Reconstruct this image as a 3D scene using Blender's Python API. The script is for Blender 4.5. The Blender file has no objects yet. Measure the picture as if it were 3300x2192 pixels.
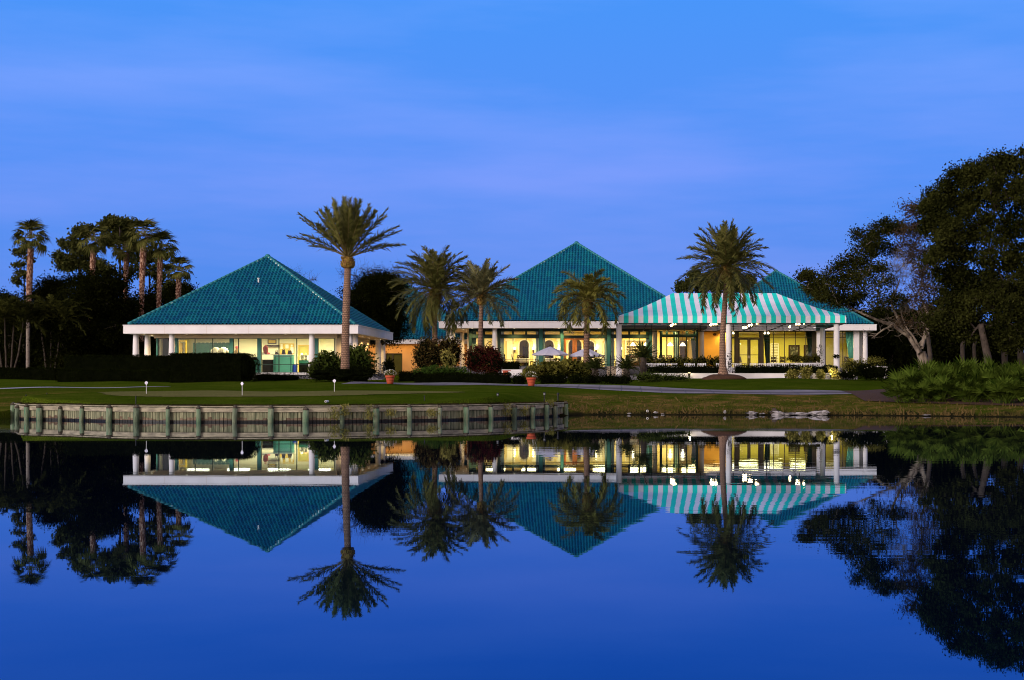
import bpy, math, random
import numpy as np
from mathutils import Vector

# ------------------------------------------------------------------ camera, world, sun
F, XC, Y0, H = 4876.0, 1990.0, 1235.0, 1.52     # focal length (px of the photo), principal point, eye height over the water
scene = bpy.context.scene
col = scene.collection
cam_d = bpy.data.cameras.new('camera')
cam_d.sensor_width = 36.0
cam_d.lens = 36.0 * F / 3300.0
cam_d.shift_x = (1650 - XC) / 3300.0
cam_d.shift_y = (Y0 - 1096) / 3300.0
cam_d.clip_end = 3000
cam = bpy.data.objects.new('camera', cam_d)
cam.location = (0, 0, H)
cam.rotation_euler = (math.radians(90), 0, 0)
col.objects.link(cam)
scene.camera = cam

scene.view_settings.view_transform = 'Standard'
scene.view_settings.look = 'None'
scene.view_settings.exposure = 0.0
scene.view_settings.gamma = 1.0
try:
    scene.cycles.use_denoising = True
    scene.cycles.max_bounces = 8
    scene.cycles.diffuse_bounces = 3
    scene.cycles.glossy_bounces = 4
    scene.cycles.transparent_max_bounces = 12
    scene.cycles.sample_clamp_indirect = 6.0
    scene.cycles.filter_width = 1.05
    scene.cycles.denoising_prefilter = 'ACCURATE'
    scene.cycles.caustics_reflective = False
    scene.cycles.caustics_refractive = False
except Exception:
    pass

SUN_EL, SUN_AZ = 12.0, 222.0      # afterglow from behind and a little left of the camera (azimuth from +Y, clockwise)
world = bpy.data.worlds.new('World')
scene.world = world
world.use_nodes = True
nt = world.node_tree
nt.nodes.clear()
N = nt.nodes.new
Lk = nt.links.new
w_out = N('ShaderNodeOutputWorld')
sky = N('ShaderNodeTexSky')
sky.sky_type = 'NISHITA'
sky.sun_disc = False
sky.sun_elevation = math.radians(-3.0)      # dusk: the sun is just down
sky.sun_rotation = math.radians(SUN_AZ)
bg1 = N('ShaderNodeBackground')
bg1.inputs['Strength'].default_value = 0.05
Lk(sky.outputs[0], bg1.inputs['Color'])
tc = N('ShaderNodeTexCoord')
sep = N('ShaderNodeSeparateXYZ')
Lk(tc.outputs['Generated'], sep.inputs[0])
ramp = N('ShaderNodeValToRGB')
els = ramp.color_ramp.elements
stops = [(0.0, (.078, .220, .72)), (.06, (.108, .280, .87)), (.14, (.124, .312, .96)), (.25, (.080, .325, .98)),
         (.5, (.05, .15, .42)), (1.0, (.10, .14, .30))]
els[0].position, els[0].color = stops[0][0], (*stops[0][1], 1)
els[1].position, els[1].color = stops[-1][0], (*stops[-1][1], 1)
for p_, c_ in stops[1:-1]:
    e_ = els.new(p_)
    e_.color = (*c_, 1)
Lk(sep.outputs['Z'], ramp.inputs[0])
# soft streaks of thin cloud
mp = N('ShaderNodeMapping')
mp.inputs['Scale'].default_value = (1.3, 1.3, 9.0)
mp.inputs['Rotation'].default_value = (0.0, math.radians(-7), 0.0)
Lk(tc.outputs['Generated'], mp.inputs[0])
nz = N('ShaderNodeTexNoise')
nz.inputs['Scale'].default_value = 2.3
nz.inputs['Detail'].default_value = 5.0
nz.inputs['Roughness'].default_value = 0.55
Lk(mp.outputs[0], nz.inputs['Vector'])
cr = N('ShaderNodeValToRGB')
cr.color_ramp.elements[0].position = .38
cr.color_ramp.elements[0].color = (.80, .93, .97, 1)
cr.color_ramp.elements[1].position = .68
cr.color_ramp.elements[1].color = (1.55, 1.08, 1.02, 1)
Lk(nz.outputs['Fac'], cr.inputs[0])
mul = N('ShaderNodeMix')
mul.data_type = 'RGBA'
mul.blend_type = 'MULTIPLY'
mul.inputs[0].default_value = 1.0
Lk(ramp.outputs[0], mul.inputs[6])
Lk(cr.outputs[0], mul.inputs[7])
# warm glow of the western sky behind the camera
mr = N('ShaderNodeMapRange')
mr.interpolation_type = 'SMOOTHSTEP'
mr.inputs['From Min'].default_value = 0.35
mr.inputs['From Max'].default_value = -0.75
Lk(sep.outputs['Y'], mr.inputs['Value'])
glow = N('ShaderNodeMix')
glow.data_type = 'RGBA'
glow.inputs[7].default_value = (1.0, 0.82, 0.80, 1)
Lk(mr.outputs[0], glow.inputs[0])
Lk(mul.outputs[2], glow.inputs[6])
bg2 = N('ShaderNodeBackground')
bg2.inputs['Strength'].default_value = 1.0
Lk(glow.outputs[2], bg2.inputs['Color'])
addb = N('ShaderNodeAddShader')
Lk(bg1.outputs[0], addb.inputs[0])
Lk(bg2.outputs[0], addb.inputs[1])
Lk(addb.outputs[0], w_out.inputs[0])

sun_d = bpy.data.lights.new('sun', 'SUN')
sun_d.energy = 3.3
sun_d.angle = math.radians(30)
sun_d.color = (1.0, .87, .79)
sun = bpy.data.objects.new('sun', sun_d)
az = math.radians(SUN_AZ)
el = math.radians(SUN_EL)
to_sun = Vector((math.sin(az) * math.cos(el), math.cos(az) * math.cos(el), math.sin(el)))
sun.rotation_euler = to_sun.to_track_quat('Z', 'Y').to_euler()
col.objects.link(sun)

# ------------------------------------------------------------------ helpers
def PX(px, D): return (px - XC) * D / F
def PZ(py, D): return H + (Y0 - py) * D / F
def P(px, py, D): return Vector((PX(px, D), D, PZ(py, D)))


def rgba(c): return (c[0], c[1], c[2], 1.0)


def mat(name, c1, c2=None, scale=4.0, rough=.7, bump=0.0, bscale=None, detail=5.0, island=False, spec=.25, metal=0.0,
        stretch=(1, 1, 1), lo=.35, hi=.65, island_mix=.6, trans=0.0):
    m = bpy.data.materials.new(name)
    m.use_nodes = True
    t = m.node_tree
    b = t.nodes['Principled BSDF']
    b.inputs['Base Color'].default_value = rgba(c1)
    b.inputs['Roughness'].default_value = rough
    b.inputs['Specular IOR Level'].default_value = spec
    b.inputs['Metallic'].default_value = metal
    if c2 is not None or bump:
        tcn = t.nodes.new('ShaderNodeTexCoord')
        mpn = t.nodes.new('ShaderNodeMapping')
        mpn.inputs['Scale'].default_value = stretch
        t.links.new(tcn.outputs['Object'], mpn.inputs[0])
        nzn = t.nodes.new('ShaderNodeTexNoise')
        nzn.inputs['Scale'].default_value = scale
        nzn.inputs['Detail'].default_value = detail
        t.links.new(mpn.outputs[0], nzn.inputs['Vector'])
        fac = nzn.outputs['Fac']
        if c2 is not None:
            mrn = t.nodes.new('ShaderNodeMapRange')
            mrn.inputs['From Min'].default_value = lo
            mrn.inputs['From Max'].default_value = hi
            t.links.new(fac, mrn.inputs['Value'])
            f2 = mrn.outputs[0]
            if island:
                g = t.nodes.new('ShaderNodeNewGeometry')
                mx = t.nodes.new('ShaderNodeMix')
                mx.inputs[0].default_value = island_mix
                t.links.new(f2, mx.inputs[2])
                t.links.new(g.outputs['Random Per Island'], mx.inputs[3])
                f2 = mx.outputs[0]
            mc = t.nodes.new('ShaderNodeMix')
            mc.data_type = 'RGBA'
            mc.inputs[6].default_value = rgba(c1)
            mc.inputs[7].default_value = rgba(c2)
            t.links.new(f2, mc.inputs[0])
            t.links.new(mc.outputs[2], b.inputs['Base Color'])
        if bump:
            if bscale:
                n2 = t.nodes.new('ShaderNodeTexNoise')
                n2.inputs['Scale'].default_value = bscale
                n2.inputs['Detail'].default_value = 4
                t.links.new(mpn.outputs[0], n2.inputs['Vector'])
                fac = n2.outputs['Fac']
            bn = t.nodes.new('ShaderNodeBump')
            bn.inputs['Strength'].default_value = 1.0
            bn.inputs['Distance'].default_value = bump
            t.links.new(fac, bn.inputs['Height'])
            t.links.new(bn.outputs[0], b.inputs['Normal'])
    if trans:
        out = t.nodes['Material Output']
        tr = t.nodes.new('ShaderNodeBsdfTranslucent')
        src = b.inputs['Base Color']
        if src.links:
            t.links.new(src.links[0].from_socket, tr.inputs['Color'])
        else:
            tr.inputs['Color'].default_value = rgba(c1)
        ms = t.nodes.new('ShaderNodeMixShader')
        ms.inputs[0].default_value = trans
        t.links.new(b.outputs[0], ms.inputs[1])
        t.links.new(tr.outputs[0], ms.inputs[2])
        t.links.new(ms.outputs[0], out.inputs['Surface'])
    return m


def emat(name, c, strength):
    m = bpy.data.materials.new(name)
    m.use_nodes = True
    b = m.node_tree.nodes['Principled BSDF']
    b.inputs['Base Color'].default_value = rgba(c)
    b.inputs['Emission Color'].default_value = rgba(c)
    b.inputs['Emission Strength'].default_value = strength
    return m


def glass_mat(name, tint=(.93, .96, .93), refl=.07):
    m = bpy.data.materials.new(name)
    m.use_nodes = True
    t = m.node_tree
    t.nodes.clear()
    o = t.nodes.new('ShaderNodeOutputMaterial')
    tr = t.nodes.new('ShaderNodeBsdfTransparent')
    tr.inputs[0].default_value = rgba(tint)
    gl = t.nodes.new('ShaderNodeBsdfGlossy')
    gl.inputs['Roughness'].default_value = .02
    ms = t.nodes.new('ShaderNodeMixShader')
    ms.inputs[0].default_value = refl
    t.links.new(tr.outputs[0], ms.inputs[1])
    t.links.new(gl.outputs[0], ms.inputs[2])
    t.links.new(ms.outputs[0], o.inputs[0])
    return m


def root_loc(o):
    v = Vector((0, 0, 0))
    while o is not None:
        v += o.location
        o = o.parent
    return v


def tag(o, label=None, cat=None, group=None, kind=None):
    if label: o['label'] = label
    if cat: o['category'] = cat
    if group: o['group'] = group
    if kind: o['kind'] = kind
    return o


def thing(name, label, cat, loc=(0, 0, 0), group=None, rz=0.0):
    o = bpy.data.objects.new(name, None)
    o.empty_display_size = .2
    col.objects.link(o)
    o.location = loc
    o.rotation_euler = (0, 0, rz)
    return tag(o, label, cat, group)


class MB:
    """collects shapes, builds them as ONE mesh object"""
    def __init__(s):
        s.V, s.Fs, s.M, s.n = [], [], [], 0
        s.smooth = False

    def add(s, V, Fc, m=0):
        V = np.asarray(V, float).reshape(-1, 3)
        s.V.append(V)
        for f in Fc:
            s.Fs.append([i + s.n for i in f])
            s.M.append(m)
        s.n += len(V)
        return s

    def addn(s, V, Q, m=0):
        V = np.asarray(V, float).reshape(-1, 3)
        s.V.append(V)
        Q = (np.asarray(Q) + s.n).tolist()
        s.Fs.extend(Q)
        s.M.extend([m] * len(Q))
        s.n += len(V)
        return s

    def box(s, x0, x1, y0, y1, z0, z1, m=0):
        V = [(x0, y0, z0), (x1, y0, z0), (x1, y1, z0), (x0, y1, z0), (x0, y0, z1), (x1, y0, z1), (x1, y1, z1), (x0, y1, z1)]
        return s.add(V, [(0, 3, 2, 1), (4, 5, 6, 7), (0, 1, 5, 4), (1, 2, 6, 5), (2, 3, 7, 6), (3, 0, 4, 7)], m)

    def tube(s, pts, rad, n=8, m=0, cap=True):
        pts = [Vector(p) for p in pts]
        if not hasattr(rad, '__len__'): rad = [rad] * len(pts)
        V, prev = [], None
        for i, p in enumerate(pts):
            d = (pts[min(i + 1, len(pts) - 1)] - pts[max(i - 1, 0)])
            if d.length < 1e-9: d = Vector((0, 0, 1))
            d.normalize()
            if prev is None:
                a = Vector((1, 0, 0)) if abs(d.x) < .8 else Vector((0, 1, 0))
            else:
                a = prev
            a = (a - d * a.dot(d)).normalized()
            prev = a
            b = d.cross(a)
            for k in range(n):
                t = 2 * math.pi * k / n
                V.append(p + (a * math.cos(t) + b * math.sin(t)) * rad[i])
        Fc = []
        for i in range(len(pts) - 1):
            for k in range(n):
                k2 = (k + 1) % n
                Fc.append((i * n + k, i * n + k2, (i + 1) * n + k2, (i + 1) * n + k))
        if cap:
            Fc.append(tuple(reversed(range(n))))
            Fc.append(tuple(range((len(pts) - 1) * n, len(pts) * n)))
        return s.add(V, Fc, m)

    def lathe(s, prof, c, n=16, m=0):
        return s.tube_prof(prof, c, n, m)

    def tube_prof(s, prof, c, n, m):
        V = []
        for r, z in prof:
            for k in range(n):
                t = 2 * math.pi * k / n
                V.append((c[0] + r * math.cos(t), c[1] + r * math.sin(t), c[2] + z))
        Fc = []
        for i in range(len(prof) - 1):
            for k in range(n):
                k2 = (k + 1) % n
                Fc.append((i * n + k, i * n + k2, (i + 1) * n + k2, (i + 1) * n + k))
        Fc.append(tuple(reversed(range(n))))
        Fc.append(tuple(range((len(prof) - 1) * n, len(prof) * n)))
        return s.add(V, Fc, m)

    def blob(s, c, r, m=0, seed=0, amp=.18, nu=14, nv=9):
        rg = np.random.default_rng(seed)
        ph = rg.uniform(0, 6.28, 6)
        V = []
        for j in range(nv + 1):
            th = math.pi * j / nv
            for i in range(nu):
                p = 2 * math.pi * i / nu
                d = Vector((math.sin(th) * math.cos(p), math.sin(th) * math.sin(p), math.cos(th)))
                k = 1 + amp * (math.sin(3 * d.x + ph[0]) * math.sin(4 * d.y + ph[1]) + .6 * math.sin(5 * d.z + ph[2] + 3 * d.x) + .4 * math.sin(8 * d.y + 7 * d.z + ph[3]))
                V.append((c[0] + d.x * r[0] * k, c[1] + d.y * r[1] * k, c[2] + d.z * r[2] * k))
        Fc = []
        for j in range(nv):
            for i in range(nu):
                i2 = (i + 1) % nu
                Fc.append((j * nu + i, (j + 1) * nu + i, (j + 1) * nu + i2, j * nu + i2))
        return s.add(V, Fc, m)

    def build(s, name, mats, parent=None, local=False, smooth=None):
        me = bpy.data.meshes.new(name)
        V = np.concatenate(s.V) if s.V else np.zeros((0, 3))
        if parent is not None and not local:
            V = V - np.array(root_loc(parent))
        lens = np.array([len(f) for f in s.Fs], dtype=np.int32)
        loops = np.fromiter((i for f in s.Fs for i in f), dtype=np.int32)
        me.vertices.add(len(V))
        me.vertices.foreach_set('co', V.astype(np.float32).ravel())
        me.loops.add(len(loops))
        me.loops.foreach_set('vertex_index', loops)
        me.polygons.add(len(lens))
        st = np.zeros(len(lens), dtype=np.int32)
        if len(lens): st[1:] = np.cumsum(lens)[:-1]
        me.polygons.foreach_set('loop_start', st)
        me.polygons.foreach_set('loop_total', lens)
        me.polygons.foreach_set('material_index', np.array(s.M, dtype=np.int32))
        sm = s.smooth if smooth is None else smooth
        me.polygons.foreach_set('use_smooth', np.full(len(lens), sm, dtype=bool))
        if not isinstance(mats, (list, tuple)): mats = [mats]
        for mm in mats: me.materials.append(mm)
        me.update(calc_edges=True)
        me.validate()
        o = bpy.data.objects.new(name, me)
        col.objects.link(o)
        if parent is not None: o.parent = parent
        return o


def children(o): return [c for c in bpy.data.objects if c.parent == o]


def copy_tree(o, parent=None):
    c = o.copy()
    col.objects.link(c)
    c.parent = parent
    for ch in children(o):
        copy_tree(ch, c)
    return c


# leaves -------------------------------------------------------------
def unit(v): return v / np.maximum(np.linalg.norm(v, axis=-1, keepdims=True), 1e-9)


def leaf_quads(C, L, W, rg, bias=None, bk=0.0):
    """diamond leaves at points C, random orientation (optionally leaning to bias)"""
    n = len(C)
    a = unit(rg.normal(size=(n, 3)))
    if bias is not None:
        a = unit(a + bias * bk)
    b = unit(np.cross(a, unit(rg.normal(size=(n, 3)))))
    l = (L * rg.uniform(.6, 1.25, n))[:, None]
    w = (W * rg.uniform(.6, 1.25, n))[:, None]
    V = np.stack([C - a * l * .5, C + b * w * .5, C + a * l * .5, C - b * w * .5], 1).reshape(-1, 3)
    Q = np.arange(n * 4).reshape(-1, 4)
    return V, Q


def ell_points(n, c, r, rg, shell=.5):
    d = unit(rg.normal(size=(n, 3)))
    k = shell + (1 - shell) * rg.uniform(0, 1, n) ** .6
    return np.asarray(c) + d * k[:, None] * np.asarray(r), d


# ------------------------------------------------------------------ terrain heights
BULK = [(52.8, 1346), (67, 1351), (98, 1352.7), (138, 1353.6), (204, 1354.4), (273, 1356.5), (361, 1359), (448, 1360.3), (547, 1361),
        (646, 1361.3), (758, 1361.4), (873, 1361.2), (984, 1360.9), (1100, 1360), (1207, 1358.6), (1315, 1357), (1409, 1355.6),
        (1495, 1353.6), (1573.5, 1351.6), (1646, 1349), (1705.5, 1347), (1750, 1345), (1778, 1343), (1814, 1339.5)]
BP = []
for px_, py_ in BULK:
    d_ = H * F / (py_ - Y0)
    BP.append((PX(px_, d_), d_))
bX = np.array([p[0] for p in BP])
bD = np.array([p[1] for p in BP])


def interp(x, pts):
    return np.interp(x, [p[0] for p in pts], [p[1] for p in pts])


LEFT = [(40, .60), (59, .62), (61, .68), (64, .92), (67, 1.02), (73, 1.07), (80, 1.13), (86, 1.20), (90, 1.31), (95, 1.47), (100, 1.64),
        (106, 1.8), (125, 2.1), (160, 2.4), (400, 2.8)]
RIGHT = [(50, -2.2), (66, -.8), (72.0, -.10), (72.9, .06), (73.6, .25), (76, .52), (80, .86), (84, 1.06), (90, 1.27), (97, 1.52), (106, 1.8),
         (110, 1.95), (125, 2.1), (160, 2.4), (400, 2.8)]


def sst(a, b, x):
    t = np.clip((x - a) / (b - a), 0, 1)
    return t * t * (3 - 2 * t)


def gz(X, D):
    X = np.asarray(X, float)
    D = np.asarray(D, float)
    shore = np.interp(X, [-60, -26.6, -3, 4, 12, 19, 40], [71, 72.9, 73.0, 72.7, 71.0, 67.2, 62])
    r = interp(D + (72.7 - shore) * np.clip(1 - (D - shore) / 12, 0, 1), RIGHT)
    l = interp(D, LEFT)
    w = sst(-1.0, -5.5, X) * sst(-28.5, -25.5, X)
    w = np.maximum(w, sst(86, 96, D) * 0)
    z = r + (l - r) * w
    und = .05 * np.sin(X * .35 + 1.3) * np.sin(D * .22) + .03 * np.sin(X * .9 + D * .5)
    return z + und * sst(74, 82, D)


def g1(X, D): return float(gz(X, D))


def inland(X, D):
    """True behind the timber seawall (or outside its span)"""
    d = np.interp(X, bX, bD, left=-1, right=-1)
    return np.where((X > bX[0]) & (X < bX[-1]), D > d + .22, True)


rng = np.random.default_rng(7)
random.seed(7)

# ------------------------------------------------------------------ materials
M = {}
M['white'] = mat('white_stucco', (.74, .71, .72), (.68, .65, .66), 1.2, .75, .004, 18)
M['white_col'] = mat('white_column_paint', (.74, .71, .71), (.70, .67, .67), 2, .7)
M['cream'] = mat('cream_stucco', (.72, .60, .42), (.66, .54, .37), 1.5, .8, .003, 20)
M['soffit'] = mat('soffit_board', (.55, .44, .33), (.5, .4, .3), 2, .8)
M['orange'] = mat('orange_stucco', (.70, .36, .12), (.62, .31, .10), 1.2, .85, .004, 16)
M['yellow'] = mat('yellow_stucco', (.78, .45, .07), (.70, .40, .06), 1.2, .85, .004, 16)
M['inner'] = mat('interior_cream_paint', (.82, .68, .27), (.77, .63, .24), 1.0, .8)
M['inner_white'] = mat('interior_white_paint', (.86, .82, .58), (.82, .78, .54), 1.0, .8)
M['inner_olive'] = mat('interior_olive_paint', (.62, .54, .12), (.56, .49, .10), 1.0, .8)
M['trim'] = mat('interior_trim', (.88, .84, .66), None, rough=.5)
M['teal_paint'] = mat('teal_paint', (.035, .155, .140), (.03, .13, .12), 2, .5)
M['teal_dark'] = mat('dark_green_frame', (.012, .036, .029), (.010, .028, .022), 2, .45)
M['brown_frame'] = mat('brown_metal_frame', (.055, .042, .02), (.045, .035, .018), 2, .45)
M['green_slat'] = mat('dark_green_locker', (.012, .07, .05), (.008, .045, .035), 3, .5, stretch=(6, 1, .3))
M['counter'] = mat('sea_green_counter', (.10, .42, .31), (.09, .37, .28), 2, .5)
M['floor_in'] = mat('interior_floor', (.16, .10, .05), (.12, .08, .04), 3, .4)
M['concrete'] = mat('path_concrete', (.22, .21, .245), (.16, .155, .185), .8, .85, .004, 30)
M['path_surface'] = mat('path_surface', (.25, .24, .28), (.18, .175, .21), .8, .9, .004, 30, spec=0)
_t = M['path_surface'].node_tree
_b = _t.nodes['Principled BSDF']
_at = _t.nodes.new('ShaderNodeAttribute')
_at.attribute_name = 'track'
_mx = _t.nodes.new('ShaderNodeMix')
_mx.data_type = 'RGBA'
_t.links.new(_b.inputs['Base Color'].links[0].from_socket, _mx.inputs[6])
_mx.inputs[7].default_value = (.075, .07, .085, 1)      # worn dark tyre track
_t.links.new(_at.outputs['Fac'], _mx.inputs[0])
_t.links.new(_mx.outputs[2], _b.inputs['Base Color'])
M['pale_concrete'] = mat('path_concrete_pale', (.34, .34, .38), (.28, .28, .31), .8, .85, .004, 30)
M['curtain'] = mat('teal_curtain', (.10, .36, .27), (.07, .27, .21), 1.0, .9, stretch=(14, 1, .2))
M['curtain_pale'] = mat('pale_green_curtain', (.35, .50, .38), (.26, .40, .31), 1.0, .9, stretch=(14, 1, .2))
M['curtain_dark'] = mat('dark_green_curtain', (.020, .045, .020), (.010, .026, .012), 1.0, .9, stretch=(14, 1, .2))  # darker copy of the curtain: backlit shade put into the cloth colour
M['wood_dark'] = mat('dark_wood', (.045, .020, .010), (.03, .013, .007), 6, .5)
M['wood_orange'] = mat('orange_wood', (.55, .20, .05), (.45, .16, .04), 3, .45, stretch=(6, 1, 1))
M['cloth_white'] = mat('white_linen', (.78, .76, .70), (.72, .70, .64), 3, .9)
M['black'] = mat('black_metal', (.008, .008, .008), None, rough=.5)
M['dark_fabric'] = mat('black_fabric', (.012, .012, .013), (.02, .02, .02), 4, .9)
M['glass'] = glass_mat('window_glass')
M['glass_dark'] = mat('dark_glass', (.05, .05, .012), (.10, .085, .02), .7, .12, spec=.6)
M['lamp_warm'] = emat('lamp_glass_warm', (1.0, .84, .48), 7.0)
M['lamp_white'] = emat('lamp_shade_white', (1.0, .92, .68), 2.6)
M['lamp_hot'] = emat('spot_bulb', (1.0, .66, .28), 40.0)
M['downlight'] = emat('downlight_lens', (1.0, .85, .55), 3.0)
M['terracotta'] = mat('terracotta', (.46, .085, .035), (.36, .065, .03), 5, .8, .003, 25)
M['flower_white'] = mat('white_petals', (.72, .70, .66), (.6, .58, .5), 8, .8)
M['parasol'] = mat('parasol_fabric', (.70, .68, .78), (.64, .62, .72), 1.5, .9, trans=.15)
M['aw_white'] = mat('awning_white_canvas', (.84, .82, .90), (.76, .74, .83), 1.1, .85, .05, .9, trans=.04)
M['aw_teal'] = mat('awning_turquoise_canvas', (.012, .76, .64), (.010, .64, .54), 1.1, .85, .05, .9, trans=.04)
M['dark_frame'] = mat('awning_frame_metal', (.03, .028, .022), None, rough=.5)
M['flag'] = mat('flag_nylon', (.80, .78, .90), None, rough=.8)
M['blue_bin'] = mat('blue_plastic', (.015, .06, .55), (.05, .12, .65), 9, .5)
M['red_cloth'] = mat('red_fabric', (.35, .05, .03), (.25, .04, .02), 6, .9)
M['pink_cloth'] = mat('pink_fabric', (.75, .16, .16), None, rough=.9)
M['tan_cloth'] = mat('tan_fabric', (.60, .36, .13), None, rough=.9)
M['board'] = mat('cork_board', (.72, .50, .10), (.64, .44, .08), 5, .8)
M['paper'] = mat('paper', (.86, .83, .62), None, rough=.8)
M['bronze'] = mat('bronze_fitting', (.06, .03, .012), None, rough=.4)
M['art'] = mat('painting_canvas', (.05, .05, .035), (.30, .28, .20), 4, .6, lo=.48, hi=.66)
M['rock'] = mat('pale_rock', (.34, .32, .33), (.15, .14, .14), 3, .9, .03, 6)
M['mulch'] = mat('bark_mulch', (.045, .022, .014), (.07, .035, .02), 8, .95, .03, 20)
M['pvc'] = mat('pale_plastic_pipe', (.65, .64, .62), None, rough=.5)

# foliage
def leafm(name, a, b, sc=.8, tr=.2, rough=.6): return mat(name, a, b, sc, rough, island=True, island_mix=.55, lo=.4, hi=.62, trans=tr, spec=(.08 if rough == .5 else 0.0))
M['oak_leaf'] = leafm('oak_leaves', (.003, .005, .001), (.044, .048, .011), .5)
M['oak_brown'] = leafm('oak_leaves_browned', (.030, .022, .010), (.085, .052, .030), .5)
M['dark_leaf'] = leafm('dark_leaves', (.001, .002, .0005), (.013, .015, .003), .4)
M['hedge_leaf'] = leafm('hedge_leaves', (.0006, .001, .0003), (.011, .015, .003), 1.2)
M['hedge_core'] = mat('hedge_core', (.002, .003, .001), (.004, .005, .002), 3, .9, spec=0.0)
M['shrub_leaf'] = leafm('shrub_leaves', (.008, .018, .003), (.080, .105, .020), 1.0)
M['olive_leaf'] = leafm('olive_shrub_leaves', (.02, .024, .004), (.20, .185, .038), 1.0)
M['fern_leaf'] = leafm('fern_leaves', (.02, .045, .007), (.055, .095, .016), 1.0)
M['yellow_leaf'] = leafm('variegated_leaves', (.14, .14, .03), (.42, .36, .10), 2.0)
M['red_leaf'] = leafm('dark_red_leaves', (.025, .006, .006), (.09, .012, .014), 1.2)
M['orange_leaf'] = leafm('warm_tipped_leaves', (.018, .016, .006), (.09, .06, .02), 1.2)
M['palm_leaf'] = leafm('date_palm_leaflets', (.030, .040, .008), (.175, .165, .045), .7, tr=.12, rough=.5)
M['palm_leaf_pale'] = leafm('date_palm_leaflets_yellow_green', (.050, .058, .010), (.27, .25, .055), .7, tr=.12, rough=.5)
M['palm_leaf_grey'] = leafm('date_palm_leaflets_greyish', (.040, .046, .020), (.23, .22, .10), .7, tr=.12, rough=.5)
M['palm_rib'] = mat('palm_rachis', (.20, .15, .05), (.12, .09, .03), 3, .6)
M['palm_boot'] = mat('palm_boots', (.13, .06, .018), (.22, .15, .025), 9, .85, .05, 12, lo=.42, hi=.6)
M['clump_leaf'] = leafm('clumping_palm_leaflets', (.008, .012, .003), (.060, .062, .014), .7, tr=.1)
M['fan_leaf'] = leafm('fan_palm_leaflets', (.022, .030, .007), (.150, .145, .038), .9, tr=.12)
M['palmetto_leaf'] = leafm('palmetto_leaflets', (.008, .020, .002), (.090, .130, .018), .9, tr=.0)
M['cycad_leaf'] = leafm('cycad_leaflets', (.015, .025, .006), (.050, .058, .014), .9, tr=.1)
M['pine_leaf'] = leafm('pine_needles', (.022, .032, .009), (.075, .075, .020), .6)
M['weed'] = leafm('dry_weed', (.09, .10, .02), (.28, .25, .07), 2.0)
M['bark'] = mat('oak_bark', (.085, .062, .048), (.26, .21, .16), 3.0, .9, .03, 9, stretch=(1, 1, .3))
M['bark_dark'] = mat('dark_bark', (.030, .023, .018), (.06, .045, .035), 4, .9, .03, 9)


def date_trunk_mat(name, c1, c2):
    """diamond leaf scars in spirals up the trunk"""
    m = bpy.data.materials.new(name)
    m.use_nodes = True
    t = m.node_tree
    b = t.nodes['Principled BSDF']
    b.inputs['Roughness'].default_value = .9
    uv = t.nodes.new('ShaderNodeUVMap')
    br = t.nodes.new('ShaderNodeTexBrick')
    br.offset = .5
    br.inputs['Scale'].default_value = 1.0
    br.inputs['Brick Width'].default_value = 1.0
    br.inputs['Row Height'].default_value = .5
    br.inputs['Mortar Size'].default_value = .10
    br.inputs['Mortar Smooth'].default_value = .6
    br.inputs['Color1'].default_value = rgba(c1)
    br.inputs['Color2'].default_value = rgba(tuple(.75 * k for k in c1))
    br.inputs['Mortar'].default_value = rgba(c2)
    t.links.new(uv.outputs[0], br.inputs['Vector'])
    t.links.new(br.outputs['Color'], b.inputs['Base Color'])
    bn = t.nodes.new('ShaderNodeBump')
    bn.inputs['Distance'].default_value = .06
    bn.invert = True
    t.links.new(br.outputs['Fac'], bn.inputs['Height'])
    t.links.new(bn.outputs[0], b.inputs['Normal'])
    return m


M['date_trunk'] = date_trunk_mat('date_palm_trunk', (.34, .20, .13), (.10, .055, .035))
M['grey_trunk'] = mat('palm_trunk_grey', (.24, .20, .17), (.15, .12, .10), 5, .9, .02, 14, stretch=(1, 1, 3))
M['red_trunk'] = mat('palm_trunk_booted', (.10, .035, .018), (.42, .27, .19), 7, .9, .06, 9, stretch=(1.6, 1.6, .8), lo=.46, hi=.60)


def tile_mat():
    m = bpy.data.materials.new('glazed_roof_tile')
    m.use_nodes = True
    t = m.node_tree
    b = t.nodes['Principled BSDF']
    b.inputs['Roughness'].default_value = .42
    b.inputs['Specular IOR Level'].default_value = .35
    uv = t.nodes.new('ShaderNodeUVMap')
    fl = t.nodes.new('ShaderNodeVectorMath')
    fl.operation = 'FLOOR'
    t.links.new(uv.outputs[0], fl.inputs[0])
    wn = t.nodes.new('ShaderNodeTexWhiteNoise')
    wn.noise_dimensions = '2D'
    t.links.new(fl.outputs[0], wn.inputs['Vector'])
    nzn = t.nodes.new('ShaderNodeTexNoise')
    nzn.inputs['Scale'].default_value = .10
    nzn.inputs['Detail'].default_value = 4
    t.links.new(uv.outputs[0], nzn.inputs['Vector'])
    mx = t.nodes.new('ShaderNodeMix')
    mx.inputs[0].default_value = .55
    t.links.new(wn.outputs['Value'], mx.inputs[2])
    t.links.new(nzn.outputs['Fac'], mx.inputs[3])
    rp = t.nodes.new('ShaderNodeValToRGB')
    e = rp.color_ramp.elements
    e[0].position, e[0].color = .10, (.002, .062, .175, 1)
    e[1].position, e[1].color = .85, (.006, .186, .226, 1)
    k = e.new(.5)
    k.color = (.004, .120, .200, 1)
    t.links.new(mx.outputs[0], rp.inputs[0])
    t.links.new(rp.outputs[0], b.inputs['Base Color'])
    return m


M['tile'] = tile_mat()
M['tile_cap'] = mat('roof_ridge_tile', (.010, .135, .165), (.03, .19, .21), 3, .5)
M['mortar'] = mat('pale_mortar', (.42, .50, .48), (.60, .66, .62), 5, .8)


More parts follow.
